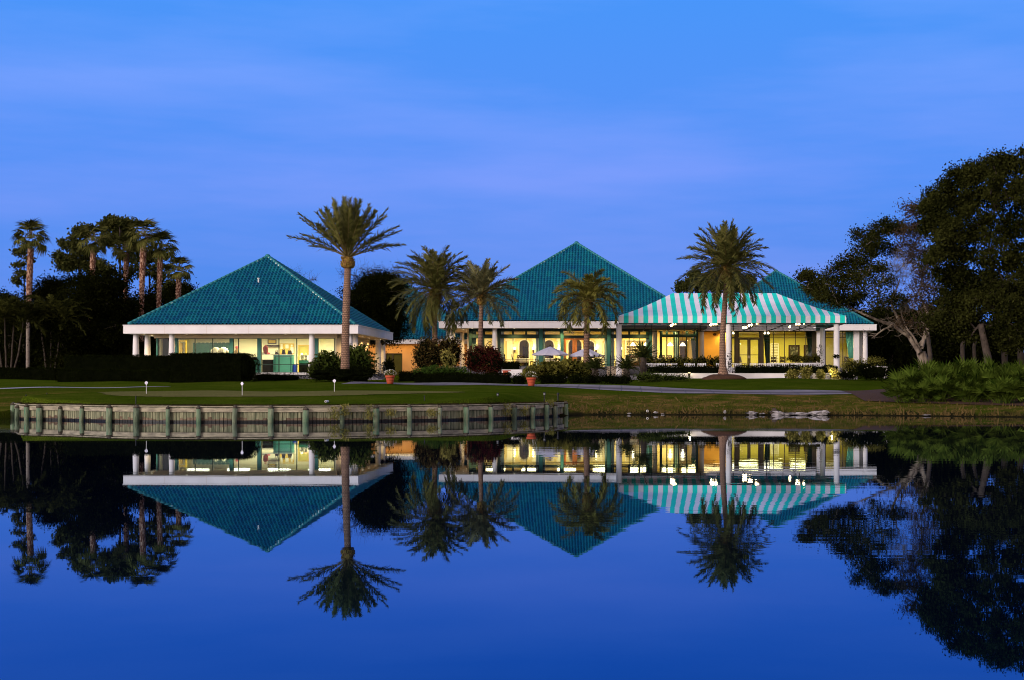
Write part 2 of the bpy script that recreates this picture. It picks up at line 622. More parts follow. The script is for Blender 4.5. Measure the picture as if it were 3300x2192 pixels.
def ground_mat(name, stops_, sc, patch=None, bump=.03):
    m = bpy.data.materials.new(name)
    m.use_nodes = True
    t = m.node_tree
    b = t.nodes['Principled BSDF']
    b.inputs['Roughness'].default_value = .9
    b.inputs['Specular IOR Level'].default_value = 0.0
    tcn = t.nodes.new('ShaderNodeTexCoord')
    n1 = t.nodes.new('ShaderNodeTexNoise')
    n1.inputs['Scale'].default_value = sc
    n1.inputs['Detail'].default_value = 10
    n1.inputs['Roughness'].default_value = .72
    t.links.new(tcn.outputs['Object'], n1.inputs['Vector'])
    rp = t.nodes.new('ShaderNodeValToRGB')
    e = rp.color_ramp.elements
    e[0].position, e[0].color = stops_[0][0], rgba(stops_[0][1])
    e[1].position, e[1].color = stops_[-1][0], rgba(stops_[-1][1])
    for p_, c_ in stops_[1:-1]:
        e.new(p_).color = rgba(c_)
    t.links.new(n1.outputs['Fac'], rp.inputs[0])
    colr = rp.outputs[0]
    n3 = t.nodes.new('ShaderNodeTexNoise')
    n3.inputs['Scale'].default_value = 16
    n3.inputs['Detail'].default_value = 5
    t.links.new(tcn.outputs['Object'], n3.inputs['Vector'])
    if patch:
        # bare / dry patches near the water's edge, by vertex weight
        at = t.nodes.new('ShaderNodeAttribute')
        at.attribute_name = 'dry'
        n2 = t.nodes.new('ShaderNodeTexNoise')
        n2.inputs['Scale'].default_value = .8
        n2.inputs['Detail'].default_value = 9
        n2.inputs['Roughness'].default_value = .7
        t.links.new(tcn.outputs['Object'], n2.inputs['Vector'])
        r2 = t.nodes.new('ShaderNodeValToRGB')
        q = r2.color_ramp.elements
        q[0].position, q[0].color = .36, rgba(patch[0])
        q[1].position, q[1].color = .64, rgba(patch[2])
        q.new(.52).color = rgba(patch[1])
        t.links.new(n2.outputs['Fac'], r2.inputs[0])
        ml = t.nodes.new('ShaderNodeMix')
        ml.data_type = 'RGBA'
        t.links.new(at.outputs['Fac'], ml.inputs[0])
        t.links.new(colr, ml.inputs[6])
        t.links.new(r2.outputs[0], ml.inputs[7])
        colr = ml.outputs[2]
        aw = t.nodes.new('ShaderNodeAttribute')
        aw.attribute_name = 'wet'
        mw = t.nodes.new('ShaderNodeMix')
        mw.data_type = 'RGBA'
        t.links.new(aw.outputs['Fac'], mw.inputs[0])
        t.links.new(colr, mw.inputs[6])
        mw.inputs[7].default_value = (.014, .013, .006, 1)  # shadow under the bank's edge, painted in as dark brown
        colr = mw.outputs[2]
    mm = t.nodes.new('ShaderNodeMix')
    mm.data_type = 'RGBA'
    mm.blend_type = 'MULTIPLY'
    mm.inputs[0].default_value = 1
    r3 = t.nodes.new('ShaderNodeMapRange')
    r3.inputs['From Min'].default_value = .3
    r3.inputs['From Max'].default_value = .7
    r3.inputs['To Min'].default_value = .55
    r3.inputs['To Max'].default_value = 1.45
    t.links.new(n3.outputs['Fac'], r3.inputs['Value'])
    t.links.new(colr, mm.inputs[6])
    t.links.new(r3.outputs[0], mm.inputs[7])
    t.links.new(mm.outputs[2], b.inputs['Base Color'])
    bn = t.nodes.new('ShaderNodeBump')
    bn.inputs['Distance'].default_value = bump
    t.links.new(n3.outputs['Fac'], bn.inputs['Height'])
    t.links.new(bn.outputs[0], b.inputs['Normal'])
    return m


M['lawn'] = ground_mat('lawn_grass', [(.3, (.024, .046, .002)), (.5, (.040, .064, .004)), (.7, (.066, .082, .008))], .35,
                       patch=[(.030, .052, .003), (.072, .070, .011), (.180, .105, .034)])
M['green'] = ground_mat('putting_green_turf', [(.3, (.105, .108, .032)), (.5, (.125, .122, .040)), (.7, (.145, .136, .048))], .5, bump=.004)

# water ---------------------------------------------------------------
def water_mat():
    m = bpy.data.materials.new('pond_water')
    m.use_nodes = True
    t = m.node_tree
    t.nodes.clear()
    out = t.nodes.new('ShaderNodeOutputMaterial')
    tcn = t.nodes.new('ShaderNodeTexCoord')
    mpn = t.nodes.new('ShaderNodeMapping')
    mpn.inputs['Scale'].default_value = (.22, 1.0, 1)
    t.links.new(tcn.outputs['Object'], mpn.inputs[0])
    n1 = t.nodes.new('ShaderNodeTexNoise')
    n1.inputs['Scale'].default_value = 1.5
    n1.inputs['Detail'].default_value = 3
    t.links.new(mpn.outputs[0], n1.inputs['Vector'])
    n2 = t.nodes.new('ShaderNodeTexNoise')       # where a breath of wind ruffles the surface
    n2.inputs['Scale'].default_value = .05
    n2.inputs['Detail'].default_value = 3
    t.links.new(tcn.outputs['Object'], n2.inputs['Vector'])
    r2 = t.nodes.new('ShaderNodeMapRange')
    r2.inputs['From Min'].default_value = .48
    r2.inputs['From Max'].default_value = .70
    r2.inputs['To Min'].default_value = .00035
    r2.inputs['To Max'].default_value = .0030
    t.links.new(n2.outputs['Fac'], r2.inputs['Value'])
    bn = t.nodes.new('ShaderNodeBump')
    bn.inputs['Strength'].default_value = 1.0
    t.links.new(r2.outputs[0], bn.inputs['Distance'])
    t.links.new(n1.outputs['Fac'], bn.inputs['Height'])
    fr = t.nodes.new('ShaderNodeFresnel')
    fr.inputs['IOR'].default_value = 1.72
    t.links.new(bn.outputs[0], fr.inputs['Normal'])
    body = t.nodes.new('ShaderNodeBsdfDiffuse')  # the pond's own colour, seen where it reflects least
    body.inputs['Color'].default_value = (.0006, .003, .012, 1)
    gl = t.nodes.new('ShaderNodeBsdfGlossy')
    gl.inputs['Roughness'].default_value = .012
    tint = t.nodes.new('ShaderNodeMix')
    tint.data_type = 'RGBA'
    tint.inputs[6].default_value = (.17, .52, 1.0, 1)
    tint.inputs[7].default_value = (.95, .97, 1.0, 1)
    mr_ = t.nodes.new('ShaderNodeMapRange')
    mr_.inputs['From Min'].default_value = .40
    mr_.inputs['From Max'].default_value = .88
    t.links.new(fr.outputs[0], mr_.inputs['Value'])
    t.links.new(mr_.outputs[0], tint.inputs[0])
    t.links.new(tint.outputs[2], gl.inputs['Color'])
    t.links.new(bn.outputs[0], gl.inputs['Normal'])
    ms = t.nodes.new('ShaderNodeMixShader')
    t.links.new(fr.outputs[0], ms.inputs[0])
    t.links.new(body.outputs[0], ms.inputs[1])
    t.links.new(gl.outputs[0], ms.inputs[2])
    t.links.new(ms.outputs[0], out.inputs[0])
    return m


wb = MB()
wb.add([(-500, -60, 0), (500, -60, 0), (500, 110, 0), (-500, 110, 0)], [(0, 1, 2, 3)])
tag(wb.build('water', water_mat()), kind='structure')

# ------------------------------------------------------------------ ground
def grid_mesh(name, xs, ds, zf, m, keep=None, dry=None):
    X, D = np.meshgrid(xs, ds)
    Z = zf(X, D)
    nx, nd = len(xs), len(ds)
    V = np.stack([X, D, Z], -1).reshape(-1, 3)
    i = np.arange(nd - 1)[:, None] * nx + np.arange(nx - 1)[None, :]
    Q = np.stack([i, i + 1, i + nx + 1, i + nx], -1).reshape(-1, 4)
    if keep is not None:
        k = keep(X, D).reshape(-1)
        Q = Q[k[Q].all(1)]
    b = MB()
    b.smooth = True
    b.addn(V, Q)
    o = b.build(name, m)
    if dry is not None:
        a = o.data.attributes.new('dry', 'FLOAT', 'POINT')
        a.data.foreach_set('value', dry(X, D).reshape(-1).astype(np.float32))
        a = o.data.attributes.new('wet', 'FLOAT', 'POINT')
        a.data.foreach_set('value', (1 - sst(.06, .24, Z + .05 * np.sin(X * 3.1) + .04 * np.sin(X * 7.7))).reshape(-1).astype(np.float32))  # weight of the painted shadow line, by height over the water
    return o


xs = np.concatenate([np.linspace(-420, -60, 12), np.linspace(-56, -31, 14), np.arange(-30, 26, .25), np.linspace(28, 60, 12), np.linspace(70, 420, 12)])
ds = np.concatenate([np.arange(52, 57, 1.), np.arange(57, 90, .25), np.arange(90, 116, .75), np.linspace(117, 170, 16), np.linspace(190, 900, 8)])
def land_z(X, D): return np.where(inland(X, D), gz(X, D), -1.5)
def dry_w(X, D):
    sh = np.interp(X, [-60, -26.6, -3, 4, 12, 19, 40], [71, 72.9, 73.0, 72.7, 71.0, 67.2, 62])
    right = sst(-4.5, -1.0, X) * (1 - sst(80.0, 83, D + (72.7 - sh)))
    left = (1 - sst(-28, -25, X)) * (1 - sst(78, 90, D)) * .55
    return np.clip(np.maximum(right, left), 0, 1)
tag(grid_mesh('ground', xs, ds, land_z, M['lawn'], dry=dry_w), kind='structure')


def ell_keep(X, D):
    a = np.arctan2((D - 72) / 8, (X + 16.5) / 8.6)
    r = np.hypot((X + 16.5) / 8.6, (D - 72) / 7.6)
    return r < 1 + .06 * np.sin(3 * a + .6) + .04 * np.sin(5 * a)
tag(grid_mesh('putting_green', np.arange(-27, -6, .2), np.arange(63, 81.5, .2), lambda X, D: gz(X, D) + .012, M['green'], keep=ell_keep), kind='structure')


def strip(name, pts, m, dz=.02, n=60, track=False):
    """a path: pts = (X, D near, D far); its two edges follow the ground"""
    pts = np.array(pts, float)
    t = np.linspace(0, 1, n)
    s = np.linspace(0, 1, len(pts))
    X = np.interp(t, s, pts[:, 0])
    A = np.interp(t, s, pts[:, 1])
    B = np.interp(t, s, pts[:, 2])
    k = np.linspace(0, 1, 7)
    XX = np.repeat(X[:, None], 7, 1)
    DD = A[:, None] + (B - A)[:, None] * k
    V = np.stack([XX, DD, gz(XX, DD) + dz], -1).reshape(-1, 3)
    i = np.arange(n - 1)[:, None] * 7 + np.arange(6)[None, :]
    Q = np.stack([i, i + 7, i + 8, i + 1], -1).reshape(-1, 4)
    b = MB()
    b.smooth = True
    b.addn(V, Q)
    o = b.build(name, m)
    if track:
        at = o.data.attributes.new('track', 'FLOAT', 'POINT')
        at.data.foreach_set('value', np.tile(np.array([0, .2, .9, .5, .1, .1, 0]), n).astype(np.float32))
        jb = MB()
        for i in range(2, n - 1, 3):
            q = V[i * 7:(i + 1) * 7]
            q2 = q + np.array([.025, 0, .004])
            jb.addn(np.concatenate([q + np.array([0, 0, .004]), q2]), [(j, j + 7, j + 8, j + 1) for j in range(6)])
        jb.build('path_joint', M['black'], o)
    return tag(o, kind='structure')


strip('path', [(-17, 93.0, 97), (-12, 93.6, 97), (-8.6, 93.4, 96.8), (-5.5, 91.5, 95.2), (-3.5, 89.6, 94.2), (0, 85.6, 90.8), (3, 82.4, 88.2), (7, 80.3, 85.8),
               (11, 80.0, 84.6), (14.2, 80.2, 84.2), (18, 81, 85), (24, 84, 88)], M['path_surface'], n=90, track=True)
strip('path', [(-60, 84, 85.6), (-40, 86, 87.4), (-33, 88, 89.0), (-27, 91, 91.6)], M['pale_concrete'])

# dry grass on the bank: nobody could count the blades
def grass_stuff():
    n = 2200
    X = rng.uniform(-2.6, 22, n)
    sh = np.interp(X, [-60, -26.6, -3, 4, 12, 19, 40], [71, 72.9, 73.0, 72.7, 71.0, 67.2, 62])
    D = sh + .10 + rng.uniform(0, 1, n) ** 2.6 * 6.0
    Z = gz(X, D)
    ok = Z > -.02
    X, D, Z = X[ok], D[ok], Z[ok]
    n = len(X)
    h = rng.uniform(.03, .11, n) * (1 + 1.3 * (rng.uniform(0, 1, n) < .10)) * np.where(D - np.interp(X, [-3, 4, 12, 19, 40], [73.0, 72.7, 71.0, 67.2, 62]) < 1.0, 1.5, .8)
    w = rng.uniform(.04, .10, n)
    lx = rng.normal(0, .06, n)
    V = np.stack([np.stack([X - w / 2, D, Z - .02], -1), np.stack([X + w / 2, D + .03, Z - .02], -1), np.stack([X + lx + w * .2, D + .02, Z + h], -1), np.stack([X + lx - w * .2, D, Z + h], -1)], 1).reshape(-1, 3)
    b = MB()
    b.addn(V, np.arange(n * 4).reshape(-1, 4))
    tag(b.build('bank_grass', leafm('bank_grass_blades', (.040, .050, .010), (.20, .130, .050), .45)), kind='stuff')
grass_stuff()

# ------------------------------------------------------------------ timber seawall
SW = thing('timber_seawall', 'weathered timber seawall curving round the putting green at the water', 'seawall', (BP[10][0], BP[10][1], 0))
M['plank'] = mat('seawall_boards', (.29, .285, .18), (.085, .10, .06), 2.2, .9, .02, 10, stretch=(5, 5, .5))
M['plank_wet'] = mat('seawall_wet_band', (.09, .062, .042), (.18, .135, .09), 5, .8, .02, 12)
M['waler'] = mat('seawall_waler', (.40, .36, .26), (.19, .17, .13), 2.2, .9, .02, 8, stretch=(1, 1, 5))
M['pile'] = mat('seawall_pile', (.075, .16, .095), (.20, .23, .15), 3.0, .9, .03, 9, stretch=(3, 3, .6))
M['pile_b'] = mat('seawall_pile_grey', (.19, .22, .15), (.09, .12, .08), 3.5, .9, .03, 9, stretch=(3, 3, .6))
M['pile_c'] = mat('seawall_pile_dark', (.05, .075, .05), (.13, .17, .11), 3.0, .9, .03, 9, stretch=(3, 3, .6))
M['pile_top'] = mat('seawall_pile_top', (.05, .042, .032), (.08, .07, .05), 6, .9)
TOPZ = .60
pb, wbm, cb = MB(), MB(), MB()
for i in range(len(BP) - 1):
    a, b_ = Vector((BP[i][0], BP[i][1], 0)), Vector((BP[i + 1][0], BP[i + 1][1], 0))
    d = b_ - a
    L = d.length
    d.normalize()
    nrm = Vector((d.y, -d.x, 0))       # outwards, to the water
    k = max(2, int(round(L / .145)))
    for j in range(k):
        p0 = a + d * (L * j / k + .011)
        p1 = a + d * (L * (j + 1) / k - .011)
        off = nrm * (random.uniform(-.008, .008))
        wl = .13 + .03 * math.sin(i * 2.1 + j * .5) + random.uniform(-.05, .06)
        for (z0, z1, mi, o2) in ((-.35, .075, 2, 0.0), (.075, wl, 1, 0.0), (wl, TOPZ - .02, 0, 0.0)):
            q = [p0 + off + nrm * .02, p1 + off + nrm * .02, p1 + off - nrm * .04, p0 + off - nrm * .04]
            V = [(v.x, v.y, z0) for v in q] + [(v.x, v.y, z1) for v in q]
            pb.add(V, [(4, 5, 6, 7), (0, 1, 5, 4), (1, 2, 6, 5), (2, 3, 7, 6), (3, 0, 4, 7)], mi)
    # horizontal waler and the cap boards
    for (z0, z1, o0, o1, bm) in ((TOPZ - .20, TOPZ - .03, .025, .08, wbm), (TOPZ + .0, TOPZ + .035, .10, -.34, cb)):
        e0 = a + d * .004
        e1 = b_ - d * .004
        dz = random.uniform(-.008, .008)
        q = [e0 + nrm * o1, e1 + nrm * o1, e1 + nrm * o0, e0 + nrm * o0] if o1 > o0 else [e0 + nrm * o0, e1 + nrm * o0, e1 + nrm * o1, e0 + nrm * o1]
        V = [(v.x, v.y, z0 + dz) for v in q] + [(v.x, v.y, z1 + dz) for v in q]
        bm.add(V, [(3, 2, 1, 0), (4, 5, 6, 7), (0, 1, 5, 4), (1, 2, 6, 5), (2, 3, 7, 6), (3, 0, 4, 7)])
pb.build('sheeting', [M['plank'], M['plank_wet'], M['black']], SW)
wbm.build('waler', M['waler'], SW)
cb.build('cap_board', M['waler'], SW)
for i, (x, d) in enumerate(BP):
    i0, i1 = max(i - 1, 0), min(i + 1, len(BP) - 1)
    tv = Vector((BP[i1][0] - BP[i0][0], BP[i1][1] - BP[i0][1], 0)).normalized()
    nv = Vector((tv.y, -tv.x, 0))
    b = MB()
    c = Vector((x, d, 0)) + nv * .16
    r = random.uniform(.08, .125)
    lean = random.uniform(-.045, .045)
    tz = TOPZ - random.uniform(-.02, .07)
    b.tube([c + Vector((0, 0, -.4)), c + Vector((lean * .5, 0, .2)), c + Vector((lean, 0, tz - .07))], [r * 1.02, r, r * .97], 10, 0)
    b.tube([c + Vector((lean, 0, tz - .0695)), c + Vector((lean, .0, tz - .02)), c + Vector((lean, .04, tz + .03))], [r * 1.0, r * .95, r * .45], 10, 1)
    b.smooth = True
    b.build('pile', [M[('pile', 'pile_b', 'pile', 'pile_c')[(i * 7 + i // 3) % 4]], M['pile_top']], SW)


# ------------------------------------------------------------------ buildings: helpers
TILE_U, TILE_V = .262, .33


def tiled_face(mb, uvs, a, b_, c, d, fine=True):
    """one roof slope: eave a-b, top d-c (c over b, d over a; c == d for a point)"""
    a, b_, c, d = (np.array(v, float) for v in (a, b_, c, d))
    eu = b_ - a
    L = np.linalg.norm(eu)
    eu = eu / L
    dv = d - a
    ud = dv.dot(eu)
    up = dv - eu * ud
    S = np.linalg.norm(up)
    up = up / S
    uc = (c - a).dot(eu)
    n = np.cross(eu, up)
    per = 6 if fine else 2
    us = np.arange(0, L + TILE_U / per, TILE_U / per)
    rows = int(math.ceil(S / TILE_V))
    Vs, Us = [], []
    for r in range(rows):
        for k in (0, 1):
            v = min((r + k) * TILE_V, S) if k else r * TILE_V
            lo, hi = ud * v / S, L + (uc - L) * v / S
            u = np.clip(us, lo, hi)
            ph = (u / TILE_U) % 1.0
            h = .070 * np.where(ph < .60, np.sin(np.pi * ph / .60), -.45 * np.sin(np.pi * (ph - .60) / .40)) + (.075 if k == 0 else .0)
            wv = v - (.05 * np.sin(2 * np.pi * u / TILE_U) if k == 0 else .05 * np.sin(2 * np.pi * u / TILE_U)) * (1 if 0 < v < S else 0)
            Vs.append(a + eu * u[:, None] + up * (wv if hasattr(wv, '__len__') else np.full_like(u, wv))[:, None] + n * h[:, None])
            Us.append(np.stack([u / TILE_U + .001, np.full_like(u, r + .3 + .4 * k)], -1))
    nu = len(us)
    V = np.concatenate(Vs)
    U = np.concatenate(Us)
    Q = []
    for r in range(rows * 2 - 1):
        v0 = (r // 2) * TILE_V if r % 2 == 0 else (r // 2 + 1) * TILE_V
        lo, hi = ud * v0 / S, L + (uc - L) * v0 / S
        i = np.nonzero((us[1:] > lo) & (us[:-1] < hi))[0]
        Q.append(np.stack([r * nu + i, r * nu + i + 1, (r + 1) * nu + i + 1, (r + 1) * nu + i], -1))
    Q = np.concatenate(Q)
    mb.addn(V, Q)
    uvs.append(U)


def hip_caps(mb, mo, p, q, n, r=.11, mortar=0.0):
    p, q = Vector(p), Vector(q)
    d = (q - p) / n
    for i in range(n):
        a = p + d * i
        e = p + d * (i + 1.04)
        mb.tube([a, e], [r * 1.12, r * .92], 8)
        if random.random() < mortar:
            s = Vector((random.uniform(-.03, .03), -.10, -.02))
            f0, f1 = random.uniform(.1, .3), random.uniform(.62, .9)
            mo.tube([a + d * f0 + s, a + d * (f0 + f1) / 2 + s, a + d * f1 + s], [.02, .05 * random.uniform(.8, 1.3), .02], 6)


def pyramid_roof(parent, x0, x1, d0, d1, z, apex, mortar={}, back=True):
    A, B, C_, E = (x0, d0, z), (x1, d0, z), (x1, d1, z), (x0, d1, z)
    mb, uvs = MB(), []
    tiled_face(mb, uvs, A, B, apex, apex)
    tiled_face(mb, uvs, B, C_, apex, apex)
    tiled_face(mb, uvs, E, A, apex, apex)
    tiled_face(mb, uvs, C_, E, apex, apex, fine=False)
    mb.smooth = False
    o = mb.build('roof', M['tile'], parent)
    U = np.concatenate(uvs)
    uv = o.data.uv_layers.new(name='UVMap')
    li = np.zeros(len(o.data.loops), dtype=np.int32)
    o.data.loops.foreach_get('vertex_index', li)
    # one tile per face: take the cell of the face's lowest corner
    uv.data.foreach_set('uv', U[li].astype(np.float32).ravel())
    cap, mo = MB(), MB()
    up = Vector((0, 0, .05))
    n = int((Vector(apex) - Vector(A)).length / .38)
    for nm, cnr in (('fl', A), ('fr', B), ('br', C_), ('bl', E)):
        hip_caps(cap, mo, Vector(cnr) + up, Vector(apex) + up, n, mortar=mortar.get(nm, 0))
    cap.blob((apex[0], apex[1], apex[2] + .06), (.2, .2, .16), amp=.05)
    cap.smooth = True
    cap.build('ridge_cap', M['tile_cap'], o)
    if mo.n:
        mo.smooth = True
        mo.build('ridge_mortar', M['mortar'], o)
    return o


def fascia_ring(parent, x0, x1, d0, d1, z0, z1, t=.25, joints=True):
    b = MB()
    o4 = [(x0, d0), (x1, d0), (x1, d1), (x0, d1)]
    i4 = [(x0 + t, d0 + t), (x1 - t, d0 + t), (x1 - t, d1 - t), (x0 + t, d1 - t)]
    for k in range(4):
        k2 = (k + 1) % 4
        V = [(*o4[k], z0), (*o4[k2], z0), (*i4[k2], z0), (*i4[k], z0), (*o4[k], z1), (*o4[k2], z1), (*i4[k2], z1), (*i4[k], z1)]
        b.add(V, [(0, 3, 2, 1), (4, 5, 6, 7), (0, 1, 5, 4), (2, 3, 7, 6)])
    # thin drip edge along the top and fine panel joints
    b.box(x0 - .03, x1 + .03, d0 - .035, d0 - .003, z1 - .05, z1 + .01)
    b.box(x1 + .003, x1 + .035, d0 - .003, d1, z1 - .05, z1 + .01)
    if joints:
        x = x0 + 2.9
        while x < x1 - .5:
            b.box(x, x + .012, d0 - .004, d0 - .001, z0 + .01, z1 - .06, 1)
            x += 2.93
    return b.build('fascia', [M['white'], M['soffit']], parent)


def column(parent, x, d, z0, z1, r0=.245, r1=.185, m=None, cap=True):
    b = MB()
    prof = [(r0 * 1.12, 0), (r0 * 1.12, .06), (r0, .075)]
    h = z1 - z0
    for k in range(1, 8):
        t = k / 8
        prof.append((r0 + (r1 - r0) * t ** 1.2, .075 + (h - .16) * t))
    prof += [(r1, h - .085)]
    if cap: prof += [(r1 * 1.18, h - .08), (r1 * 1.22, h - .01)]
    else: prof += [(r1, h - .01)]
    b.lathe(prof, (x, d, z0), 20)
    b.smooth = True
    o = b.build('column', m or M['white_col'], parent)
    return o


def glazing(parent, D, bays, z0, z1, rails=(), fw=.05, fm='teal_dark', axis='x', pane='glass', depth=.10):
    """window bays between posts: each a window_frame with its pane"""
    for (u0, u1) in bays:
        b = MB()
        def bx(a0, a1, c0, c1):
            if axis == 'x': b.box(a0, a1, D - depth / 2, D + depth / 2, c0, c1)
            else: b.box(D - depth / 2, D + depth / 2, a0, a1, c0, c1)
        bx(u0, u0 + fw, z0, z1)
        bx(u1 - fw, u1, z0, z1)
        bx(u0 + fw, u1 - fw, z0, z0 + fw)
        bx(u0 + fw, u1 - fw, z1 - fw, z1)
        for r in rails:
            rz, rh = (r if isinstance(r, tuple) else (r, .045))
            bx(u0 + fw, u1 - fw, rz - rh / 2, rz + rh / 2)
        fr = b.build('window_frame', M[fm], parent)
        p = MB()
        if axis == 'x': p.add([(u0 + fw, D, z0 + fw), (u1 - fw, D, z0 + fw), (u1 - fw, D, z1 - fw), (u0 + fw, D, z1 - fw)], [(0, 1, 2, 3)])
        else: p.add([(D, u0 + fw, z0 + fw), (D, u1 - fw, z0 + fw), (D, u1 - fw, z1 - fw), (D, u0 + fw, z1 - fw)], [(0, 1, 2, 3)])
        p.build('pane', M[pane], fr)


def post(parent, D, u0, u1, z0, z1, m='teal_paint', axis='x', dep=.28, name='window_post'):
    b = MB()
    if axis == 'x': b.box(u0, u1, D - dep / 2, D + dep / 2, z0, z1)
    else: b.box(D - dep / 2, D + dep / 2, u0, u1, z0, z1)
    return b.build(name, M[m], parent)


def slab(parent, name, x0, x1, d0, d1, z0, z1, m):
    return MB().box(x0, x1, d0, d1, z0, z1).build(name, M[m] if isinstance(m, str) else m, parent)


def area(name, loc, sx, sy, e, c, parent=None, rot=(0, 0, 0), spread=None):
    d = bpy.data.lights.new(name, 'AREA')
    d.shape = 'RECTANGLE'
    d.size, d.size_y = sx, sy
    d.energy = e
    d.color = c
    o = bpy.data.objects.new(name, d)
    col.objects.link(o)
    o.rotation_euler = rot
    if parent is not None:
        o.parent = parent
        o.location = Vector(loc) - root_loc(parent)
    else:
        o.location = loc
    return o


def point(name, loc, e, c, r=.06, parent=None):
    d = bpy.data.lights.new(name, 'POINT')
    d.energy, d.color, d.shadow_soft_size = e, c, r
    o = bpy.data.objects.new(name, d)
    col.objects.link(o)
    if parent is not None:
        o.parent = parent
        o.location = Vector(loc) - root_loc(parent)
    else:
        o.location = loc
    return o


WARM = (1.0, .80, .42)
AMBER = (1.0, .66, .26)


def downlight(parent, x, d, z, e=0.0):
    b = MB()
    b.lathe([(.10, -.012), (.10, 0)], (x, d, z), 14, 0)
    b.lathe([(.075, -.016), (.075, -.0125)], (x, d, z), 14, 1)
    b.build('soffit_light', [M['white'], M['downlight']], parent)
    if e:
        dl = bpy.data.lights.new('soffit_lamp', 'SPOT')
        e *= 3.2
        dl.energy, dl.color, dl.spot_size, dl.spot_blend, dl.shadow_soft_size = e, AMBER, math.radians(140), .6, .07
        o = bpy.data.objects.new('soffit_lamp', dl)
        col.objects.link(o)
        o.parent = parent
        o.location = Vector((x, d, z - .05)) - root_loc(parent)


def wavy(mb, x0, x1, D, z0, z1, amp=.05, wl=.14, m=0, gather=0.0):
    """a hanging curtain with folds; gather pulls the lower end sideways"""
    n = max(8, int((x1 - x0) / wl * 6))
    nz_ = 10
    V, Q = [], []
    for j in range(nz_ + 1):
        t = j / nz_
        for i in range(n + 1):
            s = i / n
            w = 1 - abs(gather) * (1 - t) * .6
            x = x0 + (x1 - x0) * (s * w + ((1 - w) if gather > 0 else 0))
            V.append((x, D + amp * math.sin(2 * math.pi * s * (x1 - x0) / wl + .6 * math.sin(3 * t)), z0 + (z1 - z0) * t))
    for j in range(nz_):
        for i in range(n):
            k = j * (n + 1) + i
            Q.append((k, k + 1, k + n + 2, k + n + 1))
    mb.add(V, Q, m)


# ------------------------------------------------------------------ golf shop (the pavilion on the left)
xl, xr, d0, d1 = -34.63, -18.17, 106.0, 122.46
SHOP = thing('golf_shop', 'square pavilion with teal tiled pyramid roof, glass front and clipped hedge before it', 'building', (-26.4, 114.2, 1.6))
FZ = 2.24
pyramid_roof(SHOP, xl + .28, xr - .28, d0 + .28, d1 - .28, 5.63, (-26.4, 114.2, 11.05), mortar={'fl': .25, 'fr': .95})
fascia_ring(SHOP, xl, xr, d0, d1, 4.99, 5.60)
slab(SHOP, 'soffit', xl + .25, xr - .25, d0 + .25, d1 - .25, 5.02, 5.10, 'soffit')
slab(SHOP, 'floor', xl + .3, xr - .3, d0 + .25, d1 - .3, 1.5, FZ, 'concrete')
wl_, wr_ = PX(503, 108.6), PX(1083, 108.6)
# interior floor finish, walls
slab(SHOP, 'floor_finish', wl_ + .1, wr_ - .1, 108.8, 118.6, FZ + .004, FZ + .02, 'floor_in')
b = MB()
b.box(wl_ + .2, wr_ - .2, 114.6, 114.8, FZ + .02, 5.02)                 # wall across the back of the sales room
b.box(wr_ - .15, wr_, 108.80, 121.0, FZ + .02, 5.02)                    # right side wall
b.box(wl_ + .02, wl_ + .2, 108.80, 114.8, FZ + .02, 5.02)
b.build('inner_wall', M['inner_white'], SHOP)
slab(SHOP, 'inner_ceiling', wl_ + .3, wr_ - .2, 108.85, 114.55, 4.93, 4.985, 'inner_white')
b = MB()
b.box(wl_ - .1, wr_ + .1, 108.42, 108.74, 4.74, 5.02)
b.box(wr_ + .1, wr_ + .42, 108.8, 121.0, 4.55, 5.02)
b.build('lintel', M['cream'], SHOP)
slab(SHOP, 'side_wall', wr_ + .02, wr_ + .3, 110.6, 112.2, FZ, 4.55, 'cream')
slab(SHOP, 'side_wall', wr_ + .02, wr_ + .3, 114.0, 121.0, FZ, 4.55, 'cream')
b = MB()
b.box(wr_ + .02, wr_ + .36, 108.5, 108.9, FZ, 4.74)
for k in range(6):
    b.tube([(wr_ + .06 + k * .05, 108.49, FZ), (wr_ + .06 + k * .05, 108.49, 4.74)], .022, 6)
b.build('fluted_pilaster', M['cream'], SHOP)
# dark doorway glass with an arched head on the right side
glazing(SHOP, wr_ + .16, [(112.25, 113.95)], FZ + .02, 4.5, rails=(3.9,), fm='brown_frame', axis='y', depth=.16, pane='glass_dark')
glazing(SHOP, wr_ + .16, [(108.95, 110.55)], FZ + .02, 4.5, rails=(3.0,), fm='teal_dark', axis='y', depth=.16)
S = lambda p: PX(p, 108.6)
for a_, e_ in ((505, 509.5), (564, 573), (741, 752.6), (830.5, 842), (1014, 1025.5)):
    post(SHOP, 108.6, S(a_), S(e_), FZ, 4.74)
zr = PZ(1174.7, 108.6)
zs = PZ(1199, 108.6)
bays = [(509.5, 545), (545, 564), (573, 629), (629, 686), (686, 741), (752.6, 769), (769, 830.5), (842, 899), (899, 956.5), (956.5, 1014), (1025.5, 1078)]
glazing(SHOP, 108.6, [(S(a_), S(e_)) for a_, e_ in bays], zs - .05, 4.74, rails=(zr,), fw=.028, fm='teal_dark')
slab(SHOP, 'sill', wl_, wr_, 108.5, 108.72, FZ, zs - .05, 'teal_paint')
b = MB()
b.box(xl + .25, xr - .25, d0 + .12, d0 + .249, 2.10, 2.262)
b.build('plinth_edge', M['white'], SHOP)
for p_ in (438, 554, 1005, 1127):
    column(SHOP, PX(p_, 106.62), 106.62, FZ, 5.02)
xs_ = PX(438, 106.62)
for dd in (109.06, 115.0, 121.6):
    column(SHOP, xs_ + .06, dd, FZ, 5.02)
xs_ = PX(1127, 106.62)
for dd in (108.9, 119.2, 121.7):
    column(SHOP, xs_, dd, FZ if dd < 119 else 1.75, 5.02)
